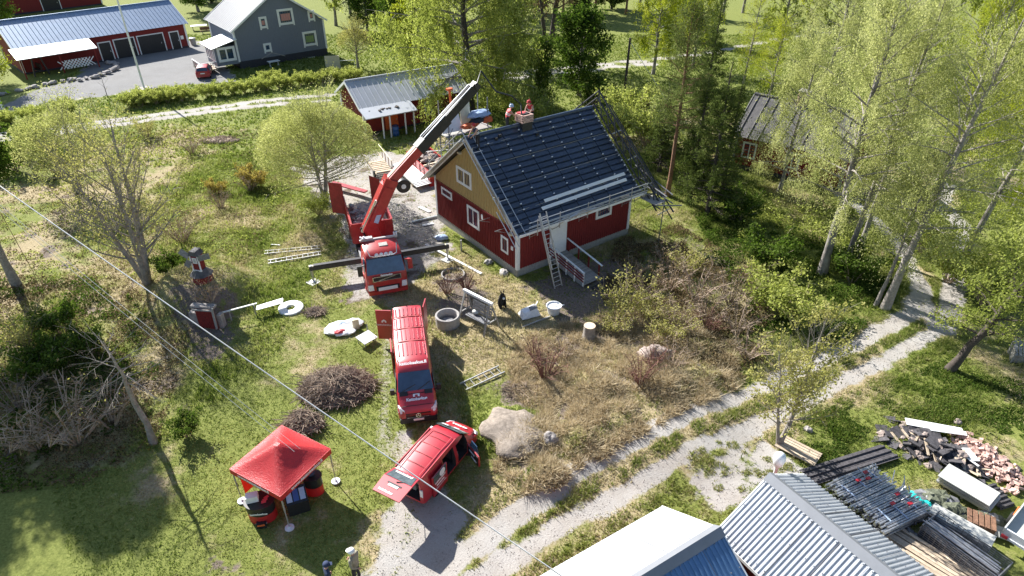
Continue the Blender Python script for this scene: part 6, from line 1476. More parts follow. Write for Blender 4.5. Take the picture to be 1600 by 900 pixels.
def sheet_stack(a, b, wd, n, label, m='trailer_bed', dark='steel'):
    a, b = at(*a), at(*b); u = (b - a); L = u.length; t = thing('sheet_stack', a, math.atan2(u.y, u.x), label, 'metal sheets'); rr = random.Random(n)
    for k in range(n):
        q = MB(); q.box((L / 2 + rr.uniform(-.06, .06), wd / 2 + rr.uniform(-.05, .05) - .03 * k, .12 + k * .085), (L, wd, .045)); q.build('sheet', M[m if k == n - 1 else 'alu'], t)
    for x in (.15, .5, .85):
        q = MB(); q.box((L * x, wd / 2, .05), (.1, wd * .9, .1)); q.build('bearer', M['plank'], t)
    return t, L
t, L = sheet_stack((1462, 757), (1540, 806), 1.15, 8, 'thick stack of pale metal roofing trays below the rubble heap')
q = MB(); q.box((L * .45, .1, .42), (.5, .02, .12)); q.build('warning_sticker', M['red_paint'], t)
sheet_stack((1446, 812), (1542, 866), .7, 7, 'long narrow stack of galvanised profiles beside the tube cage')
t = thing('plank_pile', at(1402, 846), math.atan2((at(1500, 900) - at(1400, 838)).y, (at(1500, 900) - at(1400, 838)).x), 'pile of long sawn planks beside the ribbed shed roof', 'planks')
rr = random.Random(6)
for k in range(16):
    q = MB(); L = rr.uniform(5, 6.5); q.box((L / 2 - .6 + rr.uniform(-.6, .8), -.75 + (k % 8) * .19, .08 + (k // 8) * .07), (L, rr.uniform(.12, .18), .05), rz=rr.uniform(-.03, .03)); q.build('plank', M['plank'], t)
a, b = at(1432, 838), at(1482, 876); t = thing('tube_cage', a, math.atan2((b - a).y, (b - a).x), 'steel mesh cage filled with scaffold tubes', 'cage')
CL = 2.9
for y in (0, 1.3):
    q = MB()
    for k in range(15): q.beam((k * CL / 14, y, .1), (k * CL / 14, y, .75), .02, .02)
    for k in range(7): q.beam((0, y, .1 + k * .108), (CL, y, .1 + k * .108), .02, .02)
    q.build('mesh_side', M['dull_steel'], t)
for x in (0, CL):
    q = MB(); q.box((x, .65, .42), (.04, 1.3, .68)); q.build('cage_end', M['dull_steel'], t)
q = MB(); q.box((CL / 2, .65, .1), (CL, 1.3, .04)); q.build('cage_floor', M['dark_steel'], t)
for k in range(16):
    q = MB(); y = .12 + rr.uniform(0, 1.06); z = rr.uniform(.25, .75); q.tube([(rr.uniform(-.15, .1), y, z), (CL - rr.uniform(0, .3), y + rr.uniform(-.1, .1), z + rr.uniform(-.06, .05))], .03, 6); q.build('tube', M['steel'], t)
p = at(1424, 818); t = thing('clamp_heap', p, 0, 'heap of dark scaffold couplers between the frame stack and the tube cage', 'couplers')
cm = MB(); cm.lathe([(.05, -.04), (.08, -.04), (.08, .04), (.05, .04), (.05, -.04)], 8); cm.box((.1, 0, 0), (.08, .05, .06)); cm = cm.mesh('coupler', M['dull_steel'])
for k in range(90):
    a, r_ = rr.uniform(0, 6.28), math.sqrt(rr.random()) * .75; inst('coupler', cm, t, (r_ * math.cos(a), r_ * math.sin(a), .06 + .32 * (1 - r_ / .8) * rr.random()), (rr.random() * 6, rr.random() * 6, 0))
p = at(1430, 787); t = thing('turquoise_tarp', p, .2, 'crumpled bright turquoise tarpaulin on the grass', 'tarpaulin')
for k, (x, y, r_) in enumerate(((-.45, .1, .3), (0, 0, .38), (.35, -.12, .36), (.25, .3, .3), (.55, -.4, .26))):
    q = MB(); q.ball((x, y, .1), r_, 14, 7, sq=(1.2, .9, .4), jit=.25, seed=k + 20); q.build('fold', M['turquoise'], t, 25)
p = at(1483, 797); t = thing('olive_tarp', p, -.6, 'crumpled olive green tarpaulins in a row between the two sheet stacks', 'tarpaulin')
for k in range(11):
    q = MB(); q.ball((-1.0 + k * .28, rr.uniform(-.4, .4), .15 + rr.uniform(0, .15)), rr.uniform(.28, .48), 14, 7, sq=(1.2, .9, .5), jit=.28, seed=k + 40); q.build('fold', M['tarp_green'] if k % 3 else M['dull_steel'], t, 25)
p = at(1528, 822); t = thing('wooden_crate', p, R(-30), 'broken brown wooden crate at the end of the olive tarpaulins', 'crate')
for k in range(5):
    q = MB(); q.box((-.45 + k * .22, 0, .45), (.18, .8, .03), M=Matrix.Rotation(.12, 3, 'Y')); q.build('board', M['bark_pine'], t)
for s in (-1, 1):
    q = MB(); q.box((0, s * .38, .22), (1.0, .04, .4)); q.build('side', M['bark_pine'], t)
p = at(1555, 832); t = thing('loose_panel', p, R(-30), 'flat grey panel lying beside the broken crate', 'panel')
q = MB(); q.box((0, 0, .14), (.9, .7, .04)); q.build('panel_top', M['trailer_bed'], t); q = MB(); q.box((0, 0, .06), (.6, .5, .1)); q.build('panel_foot', M['grey_wood'], t)
def trailer():
    a, b = at(1556, 846), at(1592, 800); ang = math.atan2((b - a).y, (b - a).x)
    t = thing('flat_trailer', a, ang, 'pale flatbed trailer cut off by the right edge of the frame', 'trailer')
    q = MB(); q.box((1.6, -1.0, .75), (3.4, 1.9, .1)); q.build('bed', M['trailer_bed'], t)
    for y in (-.02, -1.98):
        q = MB(); q.box((1.6, y, .88), (3.5, .06, .34)); q.build('side_board', M['trailer_bed'], t)
    q = MB(); q.box((-.1, -1.0, .82), (.06, 1.9, .4)); q.box((-.14, -1.0, .6), (.06, 1.7, .12)); q.build('tail_board', M['white_plastic'], t)
    for y in (-.15, -1.85):
        wheel(t, 1.4, y + (.2 if y > -1 else -.2), .32, .2, side=1 if y > -1 else -1)
        q = MB(); q.box((-.16, y, .62), (.06, .24, .14)); q.build('tail_light', M['red_cloth'], t)
    q = MB(); q.tube([(1.0, -.0, .9), (1.5, .02, 1.02)], .05, 6); q.build('orange_strap', M['orange'], t)
trailer()
# rubble heap: torn felt, boards, white sheet, stones; and brick heap of single bricks
p = at(1455, 705); t = thing('rubble_heap', p, 0, 'heap of torn black roofing felt, broken boards and stones', 'rubble'); rr = random.Random(31)
fm = [MB().box((0, 0, 0), (.9, .55, .05)).mesh('felt_piece', M['felt']), MB().box((0, 0, 0), (.6, .5, .07)).mesh('felt_piece', M['felt']), MB().box((0, 0, 0), (1.1, .12, .05)).mesh('broken_board', M['plank']), MB().ball((0, 0, 0), .17, 8, 5, sq=(1.2, .9, .7), jit=.3).mesh('stone', M['stone_red'])]
ax = (at(1520, 740) - at(1390, 682)).normalized(); ay = V(-ax.y, ax.x, 0)
for k in range(150):
    u, v = max(-2.2, min(2.2, rr.gauss(0, 1.05))), max(-1.2, min(1.2, rr.gauss(0, .55))); me = fm[(0, 1, 0, 3, 2, 1, 3)[k % 7]]; hgt = max(.04, .55 - .1 * u * u - .5 * v * v) * rr.uniform(.3, 1.1)
    o = ax * u + ay * v; inst(me.name.split('.')[0], me, t, (o.x, o.y, hgt), (rr.uniform(-.45, .45), rr.uniform(-.45, .45), rr.uniform(0, 6.3)), (rr.uniform(.6, 1.2),) * 3)
for (pa, pb, w_, nm_) in (((1412, 666), (1500, 684), .5, 'long white sheet'), ((1440, 676), (1505, 687), .3, 'thin grey-white sheet'), ((1504, 708), (1520, 730), .35, 'short white sheet'), ((1478, 702), (1524, 738), .1, 'pale lath')):
    a, b = at(*pa), at(*pb); c = (a + b) / 2; q = MB(); q.beam(a - c + V(0, 0, .35), b - c + V(0, 0, .42), w_, .03); o = q.build('waste_board', M['white'], None, loc=c); tag(o, {'long white sheet': 'long white sheet on the far edge of the rubble heap', 'thin grey-white sheet': 'narrower white sheet just below the long one on the rubble heap', 'short white sheet': 'short white sheet standing between felt and bricks', 'pale lath': 'thin pale lath sticking out across the rubble heap'}[nm_], 'sheet')
p = at(1545, 722); t = thing('brick_heap', p, 0, 'heap of loose old pinkish bricks at the right edge', 'bricks'); bm = MB().box((0, 0, 0), (.29, .14, .09)).mesh('brick', M['brick']); bm2 = MB().box((0, 0, 0), (.19, .14, .09)).mesh('brick', M['brick'])
ax = (at(1585, 750) - at(1508, 690)).normalized(); ay = V(-ax.y, ax.x, 0)
for k in range(290):
    u, v = max(-2.1, min(2.1, rr.gauss(0, .95))), max(-.95, min(.95, rr.gauss(0, .42))); hgt = max(.05, .5 - .12 * u * u - .9 * v * v) * (.35 + .65 * (k / 290.0)); o = ax * u + ay * v
    inst('brick', bm if k % 3 else bm2, t, (o.x, o.y, hgt + .03), (rr.uniform(-.6, .6), rr.uniform(-.6, .6), rr.uniform(0, 6.3)), (rr.uniform(.9, 1.15),) * 3)
p = at(1585, 560); t = thing('woven_hutch', p, R(-25), 'grey slatted wooden hutch at the right edge of the picture', 'hutch')
for k in range(9):
    q = MB(); q.box((-.2 + k * .2, 0, .9 - abs(k - 4) * .02), (.16, 1.3, .04), M=Matrix.Rotation(.35, 3, 'X')); q.build('roof_slat', M['grey_wood'], t)
for x in (-.25, 1.5):
    q = MB(); q.box((x, 0, .4), (.08, 1.1, .8)); q.build('side', M['grey_wood'], t)
q = MB(); q.box((.62, -.5, .35), (1.7, .05, .6)); q.build('front', M['bark_grey'], t)
# overhead lines
def wire(a, b, za, zb, r, sag, label, m='cable'):
    A, B = W(a[0], a[1], za), W(b[0], b[1], zb); d = B - A; A = A - d * .25; B = B + d * .25; t = MB(); pts = []
    for k in range(25): f = k / 24; pts.append(A.lerp(B, f) - V(0, 0, sag * 4 * f * (1 - f)))
    c = pts[12]; t.tube([p_ - c for p_ in pts], r, 6); o = t.build('overhead_cable', M[m], None, 60, loc=c); tag(o, label, 'cable')
wire((0, 287), (885, 900), 14.5, 7.0, .021, .25, 'thick white overhead cable crossing the whole picture diagonally')
wire((0, 318), (372, 622), 11.5, 5.0, .009, .2, 'thin pale wire below the thick cable, the upper of two')
wire((0, 326), (366, 628), 11.5, 4.9, .009, .2, 'thin pale wire below the thick cable, the lower of two')
def pole(px, py, h, r, label, lean=(0, 0), m='bark_grey', name='utility_pole'):
    p = G(px, py); t = thing(name, p, 0, label, 'pole'); q = MB(); q.tube([(0, 0, -.2), (lean[0], lean[1], h)], [r, r * .75], 10); q.build('mast', M[m], t, 60); return t
t = pole(974, 160, 7.4, .17, 'dark wooden utility pole on the far meadow with a stay wire', (.1, 0), 'bark_dark'); q = MB(); q.tube([(.1, 0, 7), (5.2, -1, .1)], .03, 4); q.build('stay_wire', M['steel'], t)
t = pole(226, 140, 13.5, .13, 'tall white flagpole beside the far gravel yard', (0, 0), 'white', 'flagpole'); q = MB(); q.lathe([(.9, 0), (.8, .2), (.001, .25)], 10); q.build('stone_base', M['stone'], t); q = MB(); q.ball((0, 0, 13.5), .15, 8, 6); q.build('finial', M['white'], t)
pole(9, 178, 3.2, .12, 'short white pole at the far left edge by the road', (-.2, 0), 'white', 'marker_pole')
q = MB(); q.tube([(0, 0, 0), (-.6, .3, 4.5)], [.02, .02], 5); q.build('stay_rod', M['bark_pine'], None, loc=G(52, 425), label='thin rusty stay rod beside the tall grey trunk', cat='rod')
# far yard furniture
p = G(60, 115); t = thing('swing_frame', p, ang, 'dark timber garden swing frame in front of the barn lean-to', 'garden swing')
for x in (-1.4, 1.4):
    for y in (-.9, .9):
        q = MB(); q.beam((x, y, 0), (x * .9, y * .5, 2.7), .16); q.build('leg', M['black'], t)
for y in (-.45, .45):
    q = MB(); q.box((0, y, 2.72), (3.0, .16, .16)); q.build('top_beam', M['black'], t)
q = MB(); q.box((0, 0, .6), (2.0, .6, .1)); q.box((0, .35, 1.0), (2.0, .08, .6)); q.build('seat', M['black'], t)
t = thing('stone_edging', G(140, 118), 0, 'low stone edging round the flower bed beside the far driveway', 'edging'); sm_ = MB().ball((0, 0, 0), .42, 8, 5, sq=(1.3, .8, .55), jit=.25).mesh('stone', M['stone']); rr = random.Random(9)
pl = [(0, 150), (30, 143), (70, 134), (100, 128), (125, 126), (150, 122), (172, 115), (184, 107), (178, 100), (160, 98)]; base = G(140, 118)
for (x1, y1), (x2, y2) in zip(pl[:-1], pl[1:]):
    a, b = G(x1, y1), G(x2, y2); n = int((b - a).length / .85)
    for k in range(n): p = a.lerp(b, k / n) - base; inst('stone', sm_, t, (p.x + rr.uniform(-.2, .2), p.y + rr.uniform(-.2, .2), .2), (0, 0, rr.random() * 6), (rr.uniform(.7, 1.2),) * 3)
p = G(521, 108); t = thing('white_board_screen', p, R(10), 'white board screen with an open frame at the corner of the grey house lawn', 'screen')
q = MB(); q.box((0, 0, .9), (2.0, .1, 1.8)); q.build('board', M['cream'], t); q = MB(); q.box((2.0, 0, 1.1), (1.9, .06, .06)); q.box((2.0, 0, .1), (1.9, .06, .06)); q.box((2.95, 0, .6), (.06, .06, 1.0)); q.build('frame', M['white_wood'], t)
p = G(429, 104); t = thing('garden_table', p, R(40), 'white garden table with chairs in the shadow of the grey house', 'garden table')
q = MB(); q.box((0, 0, .75), (1.6, .9, .05)); q.build('table_top', M['white'], t)
for sx in (-1, 1):
    q = MB(); q.beam((sx * .6, -.3, 0), (sx * .6, .3, .74), .06); q.beam((sx * .6, .3, 0), (sx * .6, -.3, .74), .06); q.build('leg', M['white'], t)
q = MB(); q.tube([(-1.6, 0, 1.3), (0, 0, 1.9), (1.8, 0, 1.2)], .06, 5); q.build('washing_frame', M['grey_wood'], t)
for k, (px, py, lb) in enumerate(((303, 70, 'grey garden bin at the right end of the barn'), (312, 47, 'pale garden table behind the barn end'), (327, 52, 'dark garden bench between barn and grey house'))):
    p = G(px, py); t = thing(('bin', 'garden_table', 'garden_bench')[k], p, .4, lb, ('bin', 'table', 'bench')[k])
    q = MB()
    if k == 0: q.lathe([(.35, 0), (.45, 1.0), (.48, 1.05)], 10); q.build('tub', M['concrete'], t); q = MB(); q.lathe([(.001, 1.15), (.5, 1.05)], 10); q.build('lid', M['dull_steel'], t)
    else:
        q.box((0, 0, .75 if k == 1 else .45), (2.6, 1.2 if k == 1 else .5, .08)); q.build('top' if k == 1 else 'seat', M['white_wood'] if k == 1 else M['bark_pine'], t)
        for s in (-1, 1):
            q = MB(); q.box((s, 0, .35 if k == 1 else .2), (.1, .8 if k == 1 else .4, .7 if k == 1 else .4)); q.build('leg', M['grey_wood'], t)
        if k == 2: q = MB(); q.box((0, .25, .8), (2.6, .06, .5)); q.build('backrest', M['bark_pine'], t)

# ---------------- vegetation ----------------
LM = {
 'birch': leafmat('leaf_birch', [(.16, .20, .045), (.29, .33, .085), (.44, .46, .16)], .5),
 'birch_pale': leafmat('leaf_birch_pale', [(.22, .25, .085), (.38, .40, .16), (.54, .54, .27)], .5),
 'birch_gold': leafmat('leaf_birch_gold', [(.15, .19, .02), (.28, .32, .045), (.42, .42, .10)], .5),
 'willow': leafmat('leaf_willow', [(.24, .26, .08), (.38, .40, .15), (.52, .52, .25)], .45),
 'leafy': leafmat('leaf_green', [(.03, .06, .012), (.07, .115, .02), (.14, .19, .045)], .4),
 'spruce': leafmat('needle_spruce', [(.04, .06, .018), (.085, .115, .03), (.16, .19, .06)], .25),
 'pine': leafmat('needle_pine', [(.06, .08, .025), (.12, .15, .045), (.20, .23, .09)], .3),
 'sparse': leafmat('leaf_sparse', [(.20, .20, .06), (.34, .33, .11), (.48, .45, .20)], .45),
 'brown': leafmat('leaf_brown', [(.10, .07, .04), (.17, .13, .07), (.24, .19, .11)], .3),
 'yellow': leafmat('leaf_yellow', [(.22, .17, .04), (.34, .27, .07), (.46, .39, .15)], .4),
 'grass': leafmat('blade_grass', [(.08, .12, .022), (.165, .215, .05), (.29, .315, .10), (.42, .38, .21), (.58, .51, .35)], .4),
 'dry': leafmat('blade_dry', [(.26, .20, .12), (.46, .38, .24), (.66, .57, .41)], .35),
}
def leaf_mesh(name, P, D, size, rnd, m, wid=.5):
    n = len(P); D = D / np.maximum(np.linalg.norm(D, axis=1, keepdims=True), 1e-6)
    rv = nrs.normal(size=(n, 3)); S = np.cross(D, rv); S /= np.maximum(np.linalg.norm(S, axis=1, keepdims=True), 1e-6)
    s = size[:, None]
    v = np.stack([P - D * s * .5, P + S * s * wid * .5, P + D * s * .5, P - S * s * wid * .5], 1).reshape(-1, 3)
    F = np.arange(4 * n).reshape(n, 4)
    return np_mesh(name, v, F, m, {'rnd': np.repeat(rnd, 4)})
def grow(seed, H, lean=(0, 0), r0=.2, cs=.25, spread=4, nprim=40, el=(20, 60), curve=.3, shape='oval', twigs=6, twl=.4, stems=1, leafn=20000, leafs=.16, droop=0.0, jit=.25, wob=.35, forkz=.0, bottom=1.0, shell=None):
    """returns trunk MB, limb MB, leaf points, leaf directions; all in the tree's own space"""
    r_ = random.Random(seed); T = MB(); Lb = MB(); tips = []
    for st in range(stems):
        a0 = 2 * PI * st / max(1, stems) + r_.random(); sp = forkz * (st > 0 or stems > 1)
        hs = H * (1 if st == 0 else r_.uniform(.7, .95)); n = 10; pts = []; wx = wy = 0
        for i in range(n + 1):
            f = i / n; wx += r_.uniform(-1, 1) * wob * H / 60; wy += r_.uniform(-1, 1) * wob * H / 60
            pts.append(V(lean[0] * f ** 1.2 + wx + sp * math.cos(a0) * f ** .8, lean[1] * f ** 1.2 + wy + sp * math.sin(a0) * f ** .8, hs * f))
        pts[0].z = -.15
        rs = [r0 * (1 if st == 0 else .75) * ((1 - i / n) ** .8 * .93 + .07) for i in range(n + 1)]; rs[0] *= 1.35
        T.tube(pts, rs, 9)
        np_ = nprim // stems
        for k in range(np_):
            f = cs + (.98 - cs) * ((k + r_.random() * .8) / np_); g = (f - cs) / (1 - cs)
            if shape == 'cone': ln = spread * (1 - g) ** .8 + .15
            elif shape == 'oval': ln = spread * (math.sin(PI * min(1, .18 + .82 * g)) ** .7 * .95 + .08)
            elif shape == 'round': ln = spread * math.sqrt(max(.05, 1 - (g * .8) ** 2)) * .92
            elif shape == 'top': ln = spread * (.35 + .65 * math.sin(PI * g ** 1.5)) 
            else: ln = spread * (1 - .55 * g)
            if g < .12: ln *= bottom
            ln *= r_.uniform(.65, 1.15); az = k * 2.39996 + r_.uniform(-.4, .4) + st; e = R(el[0] + (el[1] - el[0]) * g + r_.uniform(-10, 10))
            x = f * n; i = min(int(x), n - 1); base = pts[i].lerp(pts[i + 1], x - i); rb = max(.012, (rs[i] * (1 - (x - i)) + rs[i + 1] * (x - i)) * .42)
            d = V(math.cos(az) * math.cos(e), math.sin(az) * math.cos(e), math.sin(e)); pp = [base]; m = 5
            for j in range(m):
                d = (d + V(r_.uniform(-.12, .12), r_.uniform(-.12, .12), curve * .25 + r_.uniform(-.08, .08))).normalized(); pp.append(pp[-1] + d * ln / m)
            Lb.tube(pp, [rb * (1 - .85 * j / m) for j in range(m + 1)], 4, cap=False)
            for w in range(twigs):
                s = .25 + .75 * (w + r_.random()) / twigs; x = s * m; i = min(int(x), m - 1); b = pp[i].lerp(pp[i + 1], x - i)
                dd = (d + V(r_.uniform(-1, 1), r_.uniform(-1, 1), r_.uniform(-.5, .7))).normalized(); tl = twl * ln * r_.uniform(.5, 1.1) * (1.15 - .5 * s); e2 = b + dd * tl + V(0, 0, -.05 * tl if droop else .06 * tl)
                Lb.tube([b, b.lerp(e2, .5) + V(0, 0, .04 * tl), e2], [max(.006, rb * .28), max(.005, rb * .18), .003], 3, cap=False)
                tips.append((b, e2, tl))
            tips.append((pp[-3], pp[-1], ln * .4))
    A = np.array([t[0] for t in tips]); B = np.array([t[1] for t in tips]); wl_ = np.array([t[2] for t in tips]); pr = wl_ / wl_.sum()
    ci = nrs.choice(len(tips), leafn, p=pr); f = nrs.rand(leafn)[:, None]
    P = A[ci] * (1 - f) + B[ci] * f
    if droop:
        ns = max(1, leafn // 14); si = nrs.randint(0, ns, leafn); ti = nrs.choice(len(tips), ns, p=pr); sf = nrs.rand(ns)[:, None]
        S0 = A[ti] * (1 - sf) + B[ti] * sf; sl = droop * (.3 + nrs.rand(ns)); off = nrs.normal(size=(ns, 2)) * .25
        u = nrs.rand(leafn); P = S0[si].copy(); P[:, 2] -= u * sl[si]; P[:, :2] += off[si] * u[:, None] * sl[si][:, None]
        P += nrs.normal(size=P.shape) * jit * .35; D = nrs.normal(size=P.shape) * .5; D[:, 2] -= 1.0
    else:
        P = P + nrs.normal(size=P.shape) * jit; D = nrs.normal(size=P.shape) + (B[ci] - A[ci]) * .4
    gap = fbm(P[:, 0] * .75 + seed, P[:, 1] * .75 + P[:, 2] * .55, seed + 9, 3); keep = gap > (.43 if droop else .36)
    P, D = P[keep], D[keep]; leafn = len(P)
    if shell:                            # dome of fine outer twigs
        cz, rx, rz, k0 = shell; ns = int(leafn * k0); u = nrs.normal(size=(ns, 3)); u /= np.linalg.norm(u, axis=1, keepdims=True); u[:, 2] = np.where(u[:, 2] < -.35, -u[:, 2], u[:, 2])
        lump = .80 + .34 * fbm(u[:, 0] * 3 + seed, u[:, 1] * 3 + u[:, 2] * 2.3, seed + 3, 3); rad = lump * (1 - .42 * nrs.rand(ns) ** 2)
        P[:ns] = u * rad[:, None] * [rx, rx, rz] + [lean[0] * .6, lean[1] * .6, cz]; D[:ns] = u + nrs.normal(size=u.shape) * .35
    sz = leafs * (.6 + .8 * nrs.rand(leafn))
    cl = fbm(P[:, 0] * .9 + P[:, 2] * .6, P[:, 1] * .9 - P[:, 2] * .5, seed, 2)
    rnd = np.clip(.55 * nrs.rand(leafn) + .9 * (cl - .28), 0, 1)
    return T, Lb, P, D, sz, rnd
def tree(name, p, label, cat, bark, leaf, group=None, rz=0, limb=None, wid=.5, keep=None, **kw):
    t = thing(name, p, rz, label, cat, group)
    T, Lb, P, D, sz, rnd = grow(**kw)
    T.build('trunk', M[bark], t, 60)
    if Lb.v: tag(Lb.build('limbs', M[limb or bark], t, 60))
    P[:, 2] = np.maximum(P[:, 2], .1)
    if kw.get('leafn', 1): o = bpy.data.objects.new('crown', leaf_mesh('crown', P, D, sz, rnd, LM[leaf], wid)); link(o, t)
    return t
def TP(px, py): p = G(px, py); return p
BG = 'birches at the right'
def birch(px, py, H, lean, seed, label, leaf='birch_pale', spread=3.6, leafn=38000, r0=.30, cs=.3, droop=2.0, name='birch_tree', el=(15, 62), **kw):
    return tree(name, TP(px, py), label, 'tree', kw.pop('bark', 'bark_birch'), leaf, seed=seed, H=H, lean=lean, r0=r0, cs=cs, spread=spread, nprim=kw.pop('nprim', 46), el=el, curve=-.12, twigs=6, twl=.42, leafn=leafn, leafs=kw.pop('leafs', .105), droop=droop, jit=.3, limb='bark_grey', **kw)
birch(1283, 428, 18.5, (.4, .8), 1, 'tall birch whose pale trunk stands nearest the red house, leaning slightly right', spread=4.4, leafn=56000)
birch(1320, 412, 18, (1.3, .5), 2, 'slender dark-based birch just right of the nearest pale birch trunk', spread=3.4, r0=.2)
birch(1342, 392, 17, (1.0, 1.5), 3, 'birch with a white lower trunk standing behind the slender dark one', spread=3.4, r0=.19)
birch(1384, 482, 18, (2.6, 1.2), 4, 'thick dark birch leaning right beside the bend of the gravel road', spread=4.0, r0=.26, leaf='birch_pale', leafn=52000, bark='bark_grey')
birch(1368, 478, 11, (1.0, .8), 5, 'thin grey birch stem close to the left of the thick leaning birch', spread=2.0, r0=.13, leafn=15000)
birch(1505, 402, 16.5, (1.9, .6), 6, 'birch with a pinkish trunk right of the gravel road bend', spread=3.8, r0=.22, leaf='birch_gold', leafn=42000)
birch(1455, 318, 17.5, (.8, .4), 7, 'golden-leaved birch farther back behind the road bend', spread=4.0, r0=.22, leaf='birch_gold', leafn=42000)
birch(1215, 300, 13.5, (.5, -.3), 8, 'pale birch hanging in front of the old cottage', spread=4.0, r0=.17, leafn=62000, cs=.12)
birch(1580, 330, 16, (.6, .2), 9, 'brownish-gold birch at the upper right edge', spread=4.2, r0=.22, leaf='birch_gold', leafn=40000)
birch(1350, 235, 18, (.6, .2), 21, 'pale birch far behind the road, upper right of the cottage', spread=4.6, r0=.22, leafn=42000)
birch(1272, 215, 17, (.2, .2), 22, 'pale birch directly behind the old cottage', spread=4.4, r0=.22, leafn=42000)
birch(1480, 210, 17, (.6, .2), 23, 'yellowish birch far back at the upper right', spread=4.6, r0=.22, leafn=36000, leaf='birch')
birch(1155, 150, 12.5, (.2, .2), 24, 'slim yellow-green birch standing on the far lawn left of the cottage', spread=2.4, r0=.14, leafn=16000, leaf='birch_gold')
birch(1195, 178, 10.5, (.2, .2), 25, 'low yellow-green birch just behind the cottage chimney', spread=2.8, r0=.14, leafn=16000, leaf='birch_gold')
birch(1021, 116, 15.5, (.3, .2), 26, 'tall weeping birch with a white trunk by the far track', spread=3.8, r0=.22, leafn=36000, leaf='birch_gold', leafs=.17, cs=.2)
birch(1082, 108, 15, (.3, .2), 27, 'yellow-green birch behind the dark spruces', spread=3.4, r0=.2, leafn=26000, leaf='birch_gold', leafs=.17)
birch(735, 172, 17.5, (-.3, .4), 28, 'very large weeping birch with a dark trunk rising behind the low red shed', spread=9.2, r0=.55, leafn=170000, leaf='birch', leafs=.2, droop=3.6, bark='bark_dark', cs=.16, nprim=56, el=(0, 60))
# leaning tree and twin-stemmed tree by the road
tree('leaning_tree', TP(1486, 577), 'reddish-barked tree leaning right over the grass by the road, with a fork low down', 'tree', 'bark_dark', 'birch', seed=31, H=9.0, lean=(3.2, .6), r0=.24, cs=.25, spread=3.0, nprim=26, el=(10, 50), curve=.2, twigs=6, leafn=12000, leafs=.15, jit=.3, wob=1.0)
tree('rowan_tree', TP(1216, 696), 'twin-stemmed bushy tree with sparse fresh leaves at the road edge', 'tree', 'bark_grey', 'sparse', seed=32, H=7.4, lean=(-.1, .5), r0=.13, cs=.22, spread=2.7, nprim=60, el=(35, 66), curve=.35, shape='oval', twigs=7, twl=.4, stems=2, forkz=.8, leafn=7500, leafs=.12, jit=.16, wid=.7)
# conifers
CG = 'conifers between house and cottage'
def conifer(px, py, H, seed, label, leaf='spruce', spread=2.0, leafn=26000, cs=.08, r0=.19, bark='bark_dark', name='spruce_tree', el=(-12, 30), leafs=.2, nprim=90, shape='cone', jit=.14, **kw):
    return tree(name, TP(px, py), label, 'tree', bark, leaf, seed=seed, H=H, r0=r0, cs=cs, spread=spread, nprim=nprim, el=el, curve=.18, shape=shape, twigs=7, twl=.35, leafn=leafn, leafs=leafs, jit=jit, wob=.2, wid=.28, **kw)
conifer(1043, 306, 15.5, 41, 'tall slim pine with an orange-brown trunk right of the red house', 'pine', 2.3, 13000, .38, .2, 'bark_pine', 'pine_tree', (-5, 50), .2, 60, 'oval', .3)
conifer(1105, 338, 12.5, 42, 'dark bushy spruce, the largest right of the house scaffold', spread=2.4, leafn=22000)
conifer(1076, 318, 10.5, 43, 'thin spruce between the pine and the dark bushy spruce', spread=1.5, leafn=10000)
conifer(1030, 268, 8.0, 44, 'young spruce just behind the house scaffold', spread=1.6, leafn=9000)
conifer(1128, 300, 9.5, 45, 'narrow spruce near the corner of the old cottage', spread=1.6, leafn=10000)
conifer(1085, 262, 15, 46, 'tall dark spruce rising behind the thin spruce', spread=2.1, leafn=18000)
conifer(856, 92, 17, 47, 'old pine with a dark forked trunk beyond the house ridge', 'brown', 4.2, 16000, .38, .5, 'bark_dark', 'pine_tree', (10, 50), .26, 36, 'oval', .5, stems=2, forkz=2.2)
# willow and sparse trees at the left
tree('willow_tree', TP(508, 314), 'round-crowned willow full of pale yellow-green leaves beside the lorry', 'tree', 'bark_grey', 'willow', seed=51, H=7.6, r0=.2, cs=.24, spread=5.4, nprim=90, el=(2, 75), curve=.12, shape='round', twigs=10, twl=.36, stems=3, forkz=.9, leafn=85000, leafs=.12, jit=.2, wid=.42, shell=(4.9, 4.8, 3.4, .75))
tree('sparse_tree', TP(230, 442), 'large spreading tree with grey branches and only a few pale leaves', 'tree', 'bark_grey', 'sparse', seed=52, H=10.8, lean=(-.8, .6), r0=.26, cs=.16, spread=4.8, nprim=72, el=(30, 70), curve=.3, shape='oval', twigs=9, twl=.42, stems=4, forkz=1.8, leafn=9500, leafs=.11, jit=.25, wid=.6)
tree('willow_tree', TP(122, 300), 'yellowish round tree behind the large sparse tree at the left', 'tree', 'bark_grey', 'willow', seed=53, H=7.0, r0=.2, cs=.25, spread=4.2, nprim=60, el=(5, 70), curve=.2, shape='round', twigs=8, stems=2, forkz=1, leafn=20000, leafs=.13, shell=(4.4, 3.8, 2.6, .6), jit=.3)
tree('round_tree', TP(560, 106), 'small round bare-twigged tree on the lawn beside the grey house', 'tree', 'bark_grey', 'sparse', seed=54, H=5.2, r0=.2, cs=.35, spread=2.9, nprim=40, el=(10, 75), curve=.3, twigs=9, leafn=7000, leafs=.14, jit=.15, shell=(3.6, 2.6, 1.6, .6))
tree('sapling', TP(168, 152), 'thin bare sapling in a mulched patch beside the flagpole', 'tree', 'bark_dark', 'sparse', seed=55, H=2.8, r0=.05, cs=.3, spread=1.1, nprim=10, el=(20, 60), twigs=3, leafn=60, leafs=.1)
